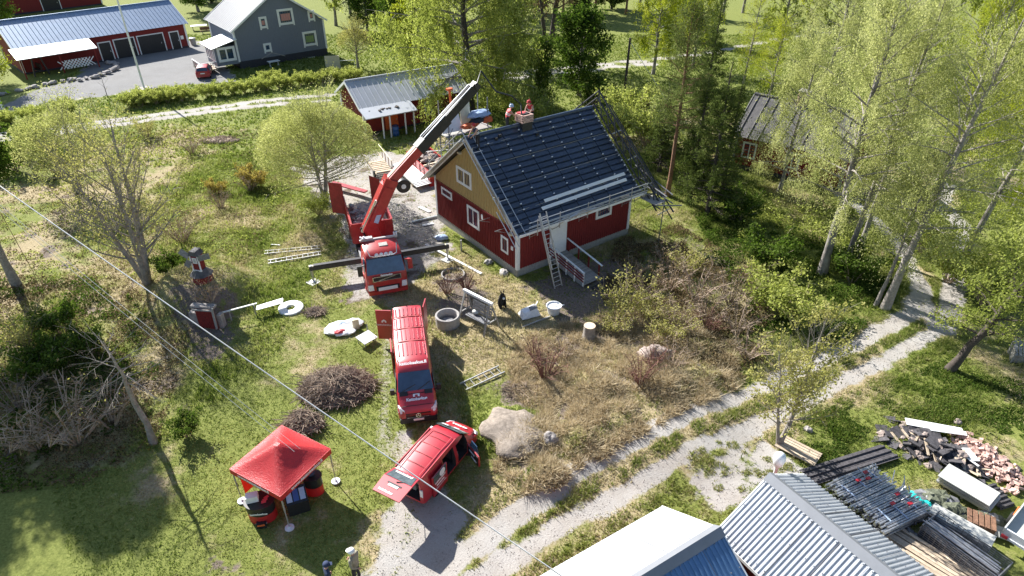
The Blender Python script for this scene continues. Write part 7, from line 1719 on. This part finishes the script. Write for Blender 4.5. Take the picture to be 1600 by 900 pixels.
t = tree('dead_tree', TP(240, 692), 'dead leaning trunk with broken bare branches at its top', 'tree', 'bark_grey', 'sparse', seed=56, H=6.2, lean=(-.5, .2), r0=.17, cs=.62, spread=2.4, nprim=22, el=(-25, 40), curve=-.1, twigs=8, twl=.5, leafn=120, leafs=.1, wob=.9)
tree('broadleaf_tree', TP(846, 168), 'dense fresh green tree behind the roof ridge', 'tree', 'bark_grey', 'leafy', seed=57, H=7.0, r0=.16, cs=.08, spread=2.6, nprim=46, el=(10, 65), twigs=7, leafn=20000, leafs=.22, jit=.35)
tree('edge_tree', TP(-8, 130), 'yellow-green tree cut by the left edge next to the barn', 'tree', 'bark_grey', 'birch_gold', seed=58, H=9, r0=.2, cs=.1, spread=3.5, nprim=40, el=(10, 60), twigs=6, leafn=14000, leafs=.24, jit=.4)
# trees out of frame at the left that throw the shade over the lawn and thicket
sh = Vector((-SUN_H.x, -SUN_H.y, 0)) / math.tan(SUN_EL)
for px, py, h, s, lab in ((25, 446, 18, 61, 'tall tree at the left edge whose grey trunk leaves the frame, shading the thicket'), (-115, 470, 17, 62, 'tall tree just outside the left edge, shading the lower left corner')):
    tree('tall_tree', TP(px, py), lab, 'tree', 'bark_grey', 'leafy', seed=s, H=h, r0=.26, cs=.42, spread=3.4, nprim=50, el=(5, 60), twigs=7, leafn=60000, leafs=.26, jit=.4)
# background wood: five individually grown kinds, then copies
protos = []
for k, (leaf, H, sp, br, shp) in enumerate((('birch_gold', 14, 3.6, 'bark_birch', 'oval'), ('birch', 15, 4.0, 'bark_birch', 'oval'), ('spruce', 16, 3.0, 'bark_dark', 'cone'), ('pine', 15, 3.2, 'bark_pine', 'oval'), ('leafy', 10, 4.0, 'bark_grey', 'oval'))):
    protos.append(dict(seed=70 + k, H=H, r0=.25, cs=(.2, .2, .05, .4, .1)[k], spread=sp, nprim=44, el=(-5, 45) if k == 2 else (10, 60), shape=shp, twigs=5, leafn=(14000, 14000, 16000, 12000, 12000)[k], leafs=.34 if k != 2 else .42, jit=.4, droop=1.2 if k < 2 else 0))
kinds = ['golden-green birch', 'fresh green birch', 'dark spruce', 'tall pine', 'leafy bush-like tree']
names = ['birch_tree', 'birch_tree', 'spruce_tree', 'pine_tree', 'broadleaf_tree']
made = {}
spots = [(525, 40, 1), (548, 22, 0), (575, 50, 4), (600, 30, 2), (618, 62, 1), (640, 25, 0), (560, 8, 2), (610, 2, 3), (665, 20, 2), (700, 30, 0), (730, 15, 1), (790, 20, 0), (815, 45, 1), (835, 20, 2), (880, 22, 3), (905, 18, 2), (930, 16, 3), (955, 14, 2), (978, 22, 3), (1000, 12, 1), (1130, 30, 0), (1160, 20, 1), (1060, 60, 2),
         (1215, 90, 1), (1260, 60, 0), (1310, 110, 1), (1380, 80, 0), (1440, 120, 1), (1530, 100, 0), (1590, 150, 1), (1560, 220, 4), (310, 18, 4), (330, 5, 2), (300, -8, 0), (260, -20, 2), (200, -30, 1), (140, -25, 2), (5, 55, 4), (770, 95, 1), (660, 110, 0), (640, 95, 4), (905, 150, 4)]
where = []
for i, (px, py, k) in enumerate(spots):
    side = 'behind the grey house and its lawn' if px < 680 and py > -1 and px > 500 else 'between the barn and the grey house' if px <= 500 and px > 100 else 'at the far left edge' if px <= 100 else 'behind the big weeping birch' if px < 850 else 'at the far edge of the sunlit lawn' if px < 1180 else 'in the wood at the upper right'
    where.append((kinds[k], side))
for i, (px, py, k) in enumerate(spots):
    mates = [j for j in range(len(spots)) if where[j] == where[i]]; mates.sort(key=lambda j: spots[j][0]); n = mates.index(i)
    ords = ['leftmost', 'second from left', 'third from left', 'fourth from left', 'fifth from left', 'sixth from left']
    lab = f'{where[i][0]} {where[i][1]}' if len(mates) == 1 else f'{ords[min(n, 5)]} {where[i][0]} {where[i][1]}'
    p = W(px, max(py, -30)); pz = V(p.x, p.y, h1(p.x, p.y)); s = rng.uniform(.85, 1.15)
    if k not in made:
        br = ('bark_birch', 'bark_birch', 'bark_dark', 'bark_pine', 'bark_grey')[k]; lf = ('birch_gold', 'birch', 'spruce', 'pine', 'leafy')[k]
        made[k] = tree(names[k], pz, lab, 'tree', br, lf, 'trees of the background wood', **protos[k])
    else: dup(made[k], None, pz, rng.random() * 6, lab, (s, s, s * rng.uniform(.9, 1.1)))

# shrubs: grown kinds and copies
def shrub_proto(name, p, label, bark, leaf, seed, H=1.6, spread=1.2, stems=9, leafn=1800, leafs=.09, wid=.6, twigs=5, group=None):
    t = thing(name, p, 0, label, 'shrub', group); r_ = random.Random(seed); Lb = MB(); tips = []
    for k in range(stems):
        az = 2 * PI * k / stems + r_.uniform(-.4, .4); rr_ = spread * r_.uniform(.35, 1.0); hh = H * r_.uniform(.55, 1.05)
        e = V(math.cos(az) * rr_, math.sin(az) * rr_, hh); b = V(math.cos(az) * .1, math.sin(az) * .1, -.05); m = b.lerp(e, .5) + V(0, 0, hh * .18)
        Lb.tube([b, m, e], [.025, .015, .005], 4, cap=False)
        for w in range(twigs):
            f = r_.uniform(.3, 1); q0 = (b.lerp(m, f * 2) if f < .5 else m.lerp(e, f * 2 - 1)); e2 = q0 + V(r_.uniform(-1, 1), r_.uniform(-1, 1), r_.uniform(-.1, 1)).normalized() * r_.uniform(.25, .6) * H * .5
            Lb.tube([q0, e2], [.009, .003], 3, cap=False); tips.append((q0, e2))
    Lb.build('stems', M[bark], t)
    if leafn:
        A = np.array([x[0] for x in tips]); B = np.array([x[1] for x in tips]); i = nrs.randint(0, len(tips), leafn); f = nrs.rand(leafn)[:, None]
        P = A[i] * (1 - f) + B[i] * f + nrs.normal(size=(leafn, 3)) * .07 * H; P[:, 2] = np.maximum(P[:, 2], .04)
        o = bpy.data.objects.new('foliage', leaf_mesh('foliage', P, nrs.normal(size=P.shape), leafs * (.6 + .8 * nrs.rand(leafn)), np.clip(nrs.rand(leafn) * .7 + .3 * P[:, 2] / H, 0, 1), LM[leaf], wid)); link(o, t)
    return t
SH = {'twig': ('dry_shrub', 'twig', 'brown', dict(H=1.4, spread=1.3, stems=18, leafn=260, twigs=9)), 'red': ('red_twig_shrub', 'twig_red', 'brown', dict(H=1.2, spread=1.0, stems=20, leafn=120, twigs=9)),
      'green': ('leafy_shrub', 'twig', 'leafy', dict(H=1.5, spread=1.4, stems=12, leafn=2600, leafs=.13)), 'olive': ('budding_shrub', 'twig', 'sparse', dict(H=1.6, spread=1.3, stems=16, leafn=1500, leafs=.09, twigs=8)),
      'yellow': ('yellow_shrub', 'twig', 'yellow', dict(H=1.1, spread=1.2, stems=14, leafn=3200, leafs=.10)), 'fresh': ('fresh_shrub', 'twig', 'birch', dict(H=1.7, spread=1.5, stems=14, leafn=3000, leafs=.12)), 'hedge': ('hedge_bush', 'twig', 'birch', dict(H=1.7, spread=1.6, stems=14, leafn=3000, leafs=.15))}
smade = {}
def shrub(kind, px, py, s, label):
    p = G(px, py); nm, bk, lf, kw = SH[kind]
    if kind not in smade: smade[kind] = shrub_proto(nm, p, label, bk, lf, len(smade) + 5, **kw); smade[kind].scale = (s, s, s)
    else: dup(smade[kind], None, p, rng.random() * 6, label, (s * rng.uniform(.9, 1.15), s * rng.uniform(.9, 1.15), s))
for a in [('olive', 975, 492, 1.6, 'budding shrub at the foot of the ramp beside the gravel, the largest there'), ('olive', 1045, 530, 1.2, 'budding shrub on the slope behind the reddish boulder'), ('olive', 1015, 500, 1.1, 'budding shrub between the ramp shrub and the slope'), ('twig', 1085, 470, 1.9, 'brown leafless shrub in the middle of the shaded slope'), ('twig', 1045, 455, 1.5, 'brown leafless shrub left of the middle of the shaded slope'),
          ('twig', 1140, 475, 1.7, 'brown leafless shrub at the right end of the shaded slope'), ('red', 852, 590, 1.5, 'reddish twiggy shrub on the bare ground by the ash patch'), ('red', 1000, 600, 1.4, 'reddish twiggy shrub below the reddish boulder'), ('red', 1110, 520, 1.2, 'reddish twiggy shrub up the slope from the road'), ('red', 728, 452, 1.1, 'reddish twigs in the bare bed near the swing, right side'), ('red', 698, 458, 1.2, 'reddish twigs in the bare bed near the swing, left side'),
          ('red', 1020, 575, 1.1, 'reddish twiggy shrub just in front of the reddish boulder'), ('yellow', 338, 302, 1.0, 'small round yellow shrub in the left meadow'), ('yellow', 395, 292, 1.5, 'wide yellow-brown shrub right of the round yellow one'), ('twig', 345, 325, 1.2, 'brown shrub right below the round yellow shrub'), ('twig', 392, 298, 1.2, 'brown shrub tucked under the wide yellow shrub'), ('fresh', 500, 335, 1.0, 'fresh green shrub at the foot of the willow'),
          ('twig', 285, 378, 1.5, 'brown twig heap beside the large sparse tree'), ('twig', 545, 372, .8, 'dry twigs at the lorry wheel'), ('twig', 30, 640, 1.5, 'tangled bramble at the left edge of the thicket'), ('green', 80, 590, 1.4, 'green shrub in the upper part of the thicket'), ('green', 140, 560, 1.2, 'green shrub near the top of the dead trunk'), ('olive', 40, 540, 1.3, 'budding shrub high on the left slope'), ('green', 100, 520, 1.2, 'bright green shrub above the thicket'), ('twig', 120, 690, 2.1, 'large dark bramble at the lower end of the thicket'),
          ('twig', 60, 700, 1.8, 'bramble at the lower left of the thicket'), ('twig', 175, 665, 1.8, 'bramble left of the dead trunk foot'), ('green', 295, 680, .8, 'small dark shrub on the lawn right of the dead trunk'), ('green', 270, 430, 1.0, 'green shrub beside the trunk of the sparse tree'), ('green', 60, 235, 1.8, 'green shrub by the farm track at far left'), ('green', 25, 268, 1.8, 'dark shrub at the left edge below the farm track'), ('green', 90, 270, 1.6, 'green shrub in the left meadow below the track'),
          ('green', 1200, 420, 1.6, 'dark green shrub left of the first birch trunk'), ('green', 1330, 440, 1.5, 'green shrub between the birch trunks'), ('fresh', 1195, 480, 1.5, 'fresh yellow-green shrub above the road'), ('fresh', 1240, 505, 1.4, 'fresh green shrub behind the twin-stemmed tree'), ('fresh', 1480, 440, 1.6, 'yellow-green shrub at the road bend'),
          ('fresh', 1540, 480, 1.8, 'yellow-green shrub right of the leaning tree'), ('fresh', 1590, 470, 1.8, 'yellow-green shrub at the right edge'), ('fresh', 1440, 395, 1.6, 'fresh green shrub beyond the bend'), ('fresh', 985, 190, 2.4, 'yellow-green shrub behind the right roof corner'), ('fresh', 1010, 225, 2.2, 'yellow-green shrub beside the rake scaffold'), ('fresh', 960, 215, 2.0, 'fresh shrub close behind the right gable'), ('twig', 1025, 200, 2.0, 'brown shrub beyond the right gable'), ('green', 930, 165, 1.8, 'dark bush on the far meadow by the utility pole'),
          ('twig', 300, 240, 1.2, 'brown brush in the left meadow'), ('olive', 230, 215, 1.3, 'small bush by the farm track'), ('fresh', 835, 200, 2.2, 'fresh green shrub behind the ridge'), ('green', 1150, 345, 1.5, 'dark shrub between spruce and cottage'), ('twig', 590, 325, .8, 'dry weeds under the lorry body'), ('twig', 330, 470, 1.0, 'dry grass tuft on the cellar mound')]:
    shrub(*a)
hx = [(0, 195), (45, 188), (95, 180), (205, 165), (245, 160), (285, 155), (325, 148), (365, 144), (400, 140), (435, 134), (470, 130), (505, 126), (540, 124), (415, 125), (225, 158), (265, 152)]
HG = 'hedge bushes along the farm track'; HLAB = 'scrubby hedge bush between the farm track and the far gravel yard'
for i, (px, py) in enumerate(hx + [(x + 17, y - 2) for x, y in hx] + [(x + 8, y - 6) for x, y in hx[:13] if not 275 < x < 370]):
    shrub('hedge', px, py + 3, .8 * rng.uniform(.85, 1.2), HLAB)
for o in bpy.data.objects:
    if o.get('label') == HLAB: o['group'] = HG
r_ = random.Random(77)
BSH = [('red', 'reddish'), ('twig', 'brown'), ('olive', 'budding')]
for k, (px, py, kd, s, lb) in enumerate(((880, 560, 1, 1.0, 'brown twigs on the upper bank left of the stump line'), (1050, 575, 1, 1.2, 'brown twigs right of the reddish boulder'), (1060, 510, 1, 1.4, 'tangled brown bush above the reddish boulder'), (1100, 500, 1, 1.5, 'tangled brown bush at the top of the slope'), (1010, 470, 1, 1.4, 'tangled brown bush below the right house corner'), (985, 440, 1, 1.2, 'brown bush close to the right house corner'), (1040, 420, 1, 1.3, 'brown bush in the shade right of the house'), (1075, 430, 2, 1.3, 'budding bush in the shade right of the house'), (960, 520, 2, 1.0, 'small budding bush right of the stump'), (835, 560, 0, 1.0, 'reddish twigs left of the stump'), (1150, 520, 1, 1.5, 'brown bush left of the twin-stemmed tree'), (1165, 560, 1, 1.3, 'brown bush by the road left of the twin-stemmed tree'))):
    shrub(BSH[kd][0], px, py, s, lb)
# brush piles
def brush(px, py, rx, ry, h, n, label, seed):
    p = G(px, py); r_ = random.Random(seed); q = MB()
    for k in range(n):
        a, r = r_.uniform(0, 6.28), math.sqrt(r_.random()); x, y = rx * r * math.cos(a), ry * r * math.sin(a); z = h * (1 - r * r) * r_.uniform(.35, 1.08); az = r_.uniform(0, PI); L = r_.uniform(.3, .9)
        if k % 9 == 0: L *= 1.9; x *= 1.08; y *= 1.08; z += .08
        z *= .7 + .6 * float(fbm(x * 1.5 + seed, y * 1.5, seed, 2)); d = V(math.cos(az), math.sin(az), r_.uniform(-.35, .35) - .3 * r); q.tube([V(x, y, z) - d * L * .5, V(x, y, z + r_.uniform(0, .08)), V(x, y, z) + d * L * .5], [.016, .02, .008], 3, cap=False)
    t = thing('brush_pile', p, 0, label, 'brush pile'); tag(q.build('branches', M['twig'], t), kind='stuff')
    c = MB(); c.ball((0, 0, 0), 1, 18, 8, sq=(rx * .9, ry * .9, h * .62), jit=.06, seed=seed); c.build('pile_core', M['twig'], t, 60)
brush(527, 607, 1.95, 1.55, .95, 3600, 'large heap of grey cut branches on the lawn left of the big van', 1)
brush(474, 664, .95, .75, .7, 900, 'small heap of dark cut branches behind the tent', 2)
brush(815, 610, .9, .7, .18, 250, 'flat patch of burnt twigs and ash by the reddish shrub', 3)
brush(492, 488, .6, .45, .2, 260, 'low tuft of dry stalks on the lawn beside the white ring', 4)
brush(345, 220, 2.0, 1.0, .45, 300, 'heap of branches in the left meadow by the track', 5)
# grass, weeds and dry stalks
def blades(name, x, y, h, w, rnd, lean, m, per=3):
    n = len(x); x = np.repeat(x, per) + nrs.normal(size=n * per) * .05; y = np.repeat(y, per) + nrs.normal(size=n * per) * .05; h = np.repeat(h, per) * (.6 + .7 * nrs.rand(n * per)); w = np.repeat(w, per); rnd = np.clip(np.repeat(rnd, per) + nrs.normal(size=n * per) * .10, 0, 1)
    z = height(x, y) - .01; az = nrs.rand(n * per) * 2 * PI; la = nrs.rand(n * per) * 2 * PI; l = lean * h * nrs.rand(n * per)
    a = np.stack([x + np.cos(az) * w / 2, y + np.sin(az) * w / 2, z], 1); b = np.stack([x - np.cos(az) * w / 2, y - np.sin(az) * w / 2, z], 1); c = np.stack([x + np.cos(la) * l, y + np.sin(la) * l, z + h], 1)
    P = np.stack([a, b, c], 1).reshape(-1, 3); o = bpy.data.objects.new(name, np_mesh(name, P, np.arange(len(P)).reshape(-1, 3), m, {'rnd': np.repeat(rnd, 3)})); link(o); return tag(o, kind='stuff')
def scatter(n, x0, x1, y0, y1):
    return x0 + (x1 - x0) * nrs.rand(n), y0 + (y1 - y0) * nrs.rand(n)
def free(x, y):                # keep clear of the house, sheds and vehicles
    l = Matrix.Rotation(-HA, 3, 'Z'); dx, dy = x - HB.x, y - HB.y; u = dx * math.cos(HA) + dy * math.sin(HA); v = -dx * math.sin(HA) + dy * math.cos(HA)
    return ~((u > -.2) & (u < HL + .2) & (v > -.2) & (v < HW + .2))
x, y = scatter(190000, -30, 28, 12, 58); z_ = zones(x, y); k = (nrs.rand(len(x)) > z_['g'] * 1.25) & (nrs.rand(len(x)) > z_['dirt_shade'] * .8) & free(x, y) & (np.abs(x) < .80 * y + 5)
x, y = x[k], y[k]; dry = z_['dry'][k]; nz = fbm(x * 1.7, y * 1.7, 55, 3)
blades('short_grass', x, y, (.035 + .06 * nz) * (1 + .8 * (1 - z_['lawn'][k])), .05 + 0 * x, np.clip(.22 + .62 * dry + .4 * (nz - .5), 0, .92), 1.9, LM['grass'], 3)
x, y = scatter(60000, -32, 30, 22, 62); z_ = zones(x, y); nz = fbm(x * .55, y * .55, 66, 3); k = (z_['g'] < .25) & (z_['lawn'] < .5) & free(x, y) & (nz > .47) & (nrs.rand(len(x)) > z_['dirt_shade'])
x, y, nz, dry = x[k], y[k], nz[k], z_['dry'][k]
blades('meadow_grass', x, y, .18 + .35 * (nz - .3), .05 + 0 * x, np.clip(.05 + .75 * dry + .3 * nrs.rand(len(x)) - .1, 0, 1), .9, LM['grass'], 3)
x, y = scatter(60000, -60, 60, 58, 115); z_ = zones(x, y); k = (z_['g'] < .3); x, y, dry = x[k], y[k], z_['dry'][k]; nz = fbm(x * .8, y * .8, 55, 3)
blades('far_grass', x, y, .10 + .28 * nz, .12 + 0 * x, np.clip(.12 + .5 * dry + .5 * (nz - .5), 0, .9), 1.0, LM['grass'], 3)
# dry tussocks on the bank above the road
bp_ = BANK; x, y = scatter(42000, bp_[:, 0].min(), bp_[:, 0].max(), bp_[:, 1].min(), bp_[:, 1].max()); sd = sdpoly(x, y, bp_); cl = fbm(x * 1.6, y * 1.6, 77, 2); k = (sd > -.3) & (cl > .44) & (nrs.rand(len(x)) < .8)
x, y = x[k], y[k]; blades('dry_tussocks', x, y, .2 + .42 * (cl[k] - .3), .05 + 0 * x, nrs.rand(len(x)) * .8 + .15, 2.0, LM['dry'], 4)
# green rim along the road edges
rx_, ry_ = [], []
for P, w0, w1 in ((T1, .7, 1.5), (T2, .7, 1.4)):
    for (ax_, ay_), (bx_, by_) in zip(P[:-1], P[1:]):
        L = math.hypot(bx_ - ax_, by_ - ay_); n = int(L * 110); f = nrs.rand(n); o_ = (w0 + (w1 - w0) * nrs.rand(n)) * np.sign(nrs.rand(n) - .5); rx_.append(ax_ + f * (bx_ - ax_) - (by_ - ay_) / L * o_); ry_.append(ay_ + f * (by_ - ay_) + (bx_ - ax_) / L * o_)
x, y = np.concatenate(rx_), np.concatenate(ry_); z_ = zones(x, y); nz = fbm(x * 1.5, y * 1.5, 88, 3); k = (z_['g'] < .4) & (nz > .42); x, y = x[k], y[k]
blades('verge_grass', x, y, .10 + .16 * nz[k], .05 + 0 * x, np.clip(.15 + .9 * (nz[k] - .35), 0, 1), 1.1, LM['grass'], 3)
x, y = scatter(60000, -12, 26, 12, 40); z_ = zones(x, y); k = (z_['g'] > .55) & (nrs.rand(len(x)) < .35); x, y = x[k], y[k]
st_ = blades('loose_gravel', x, y, .03 + .03 * nrs.rand(len(x)), .05 + 0 * x, nrs.rand(len(x)), .3, M['stone_flat'], 2)
x, y = scatter(14000, PATCH[:, 0].min(), PATCH[:, 0].max(), PATCH[:, 1].min(), PATCH[:, 1].max()); cl = fbm(x * 2.2, y * 2.2, 99, 2); k = (sdpoly(x, y, PATCH) > -.2) & (cl > .66) & (nrs.rand(len(x)) < .6); x, y = x[k], y[k]
blades('gravel_weeds', x, y, .05 + .08 * nrs.rand(len(x)), .05 + 0 * x, .3 + .5 * nrs.rand(len(x)), 1.2, LM['grass'], 3)
# leafy weeds in the thicket, on the slope and under the birches
def weeds(name, pxpoly, n, leaf, h, size, thr=.45, seed=91):
    P = wl(pxpoly); x, y = scatter(n, P[:, 0].min(), P[:, 0].max(), P[:, 1].min(), P[:, 1].max()); cl = fbm(x * .8, y * .8, seed, 3); z_ = zones(x, y); k = (sdpoly(x, y, P) > 0) & (cl > thr) & (z_['g'] < .3) & free(x, y); x, y, cl = x[k], y[k], cl[k]
    zz = height(x, y) + h * nrs.rand(len(x)) * np.clip((cl - thr) * 5, .15, 1); pts = np.stack([x, y, zz + .03], 1)
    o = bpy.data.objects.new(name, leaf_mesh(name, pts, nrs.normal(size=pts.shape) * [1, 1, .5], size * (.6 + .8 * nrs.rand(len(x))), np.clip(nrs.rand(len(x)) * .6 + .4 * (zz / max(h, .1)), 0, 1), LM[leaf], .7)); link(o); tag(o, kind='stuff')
weeds('thicket_weeds', [(-60, 440), (180, 440), (260, 520), (230, 690), (130, 760), (-60, 780)], 60000, 'leafy', .6, .12, .5, 91)
weeds('thicket_litter', [(-60, 430), (180, 430), (300, 520), (250, 690), (130, 760), (-60, 780)], 50000, 'brown', .3, .11, .4, 96)
weeds('meadow_weeds', [(-60, 215), (450, 190), (480, 330), (380, 420), (250, 440), (-60, 430)], 60000, 'birch', .3, .12, .5, 92)
weeds('meadow_litter', [(-60, 215), (450, 200), (460, 330), (330, 500), (200, 470), (-60, 470)], 60000, 'brown', .25, .11, .46, 97)
weeds('slope_weeds', [(1080, 330), (1200, 350), (1420, 420), (1330, 540), (1180, 520), (1130, 430)], 60000, 'leafy', .55, .12, .47, 93)
weeds('slope_litter', [(960, 380), (1060, 350), (1200, 440), (1200, 590), (1100, 600), (940, 470)], 60000, 'brown', .4, .11, .42, 98)
weeds('wood_undergrowth', [(1130, 320), (1600, 300), (1600, 480), (1440, 420), (1330, 440), (1180, 450)], 60000, 'birch', .9, .15, .45, 94)
weeds('lawn_clover', [(1240, 660), (1480, 560), (1600, 600), (1600, 690), (1420, 680), (1250, 740)], 50000, 'leafy', .12, .09, .46, 95)
print('triangles', sum(len(p.vertices) - 2 for m in bpy.data.meshes for p in m.polygons) if False else 'skipped')
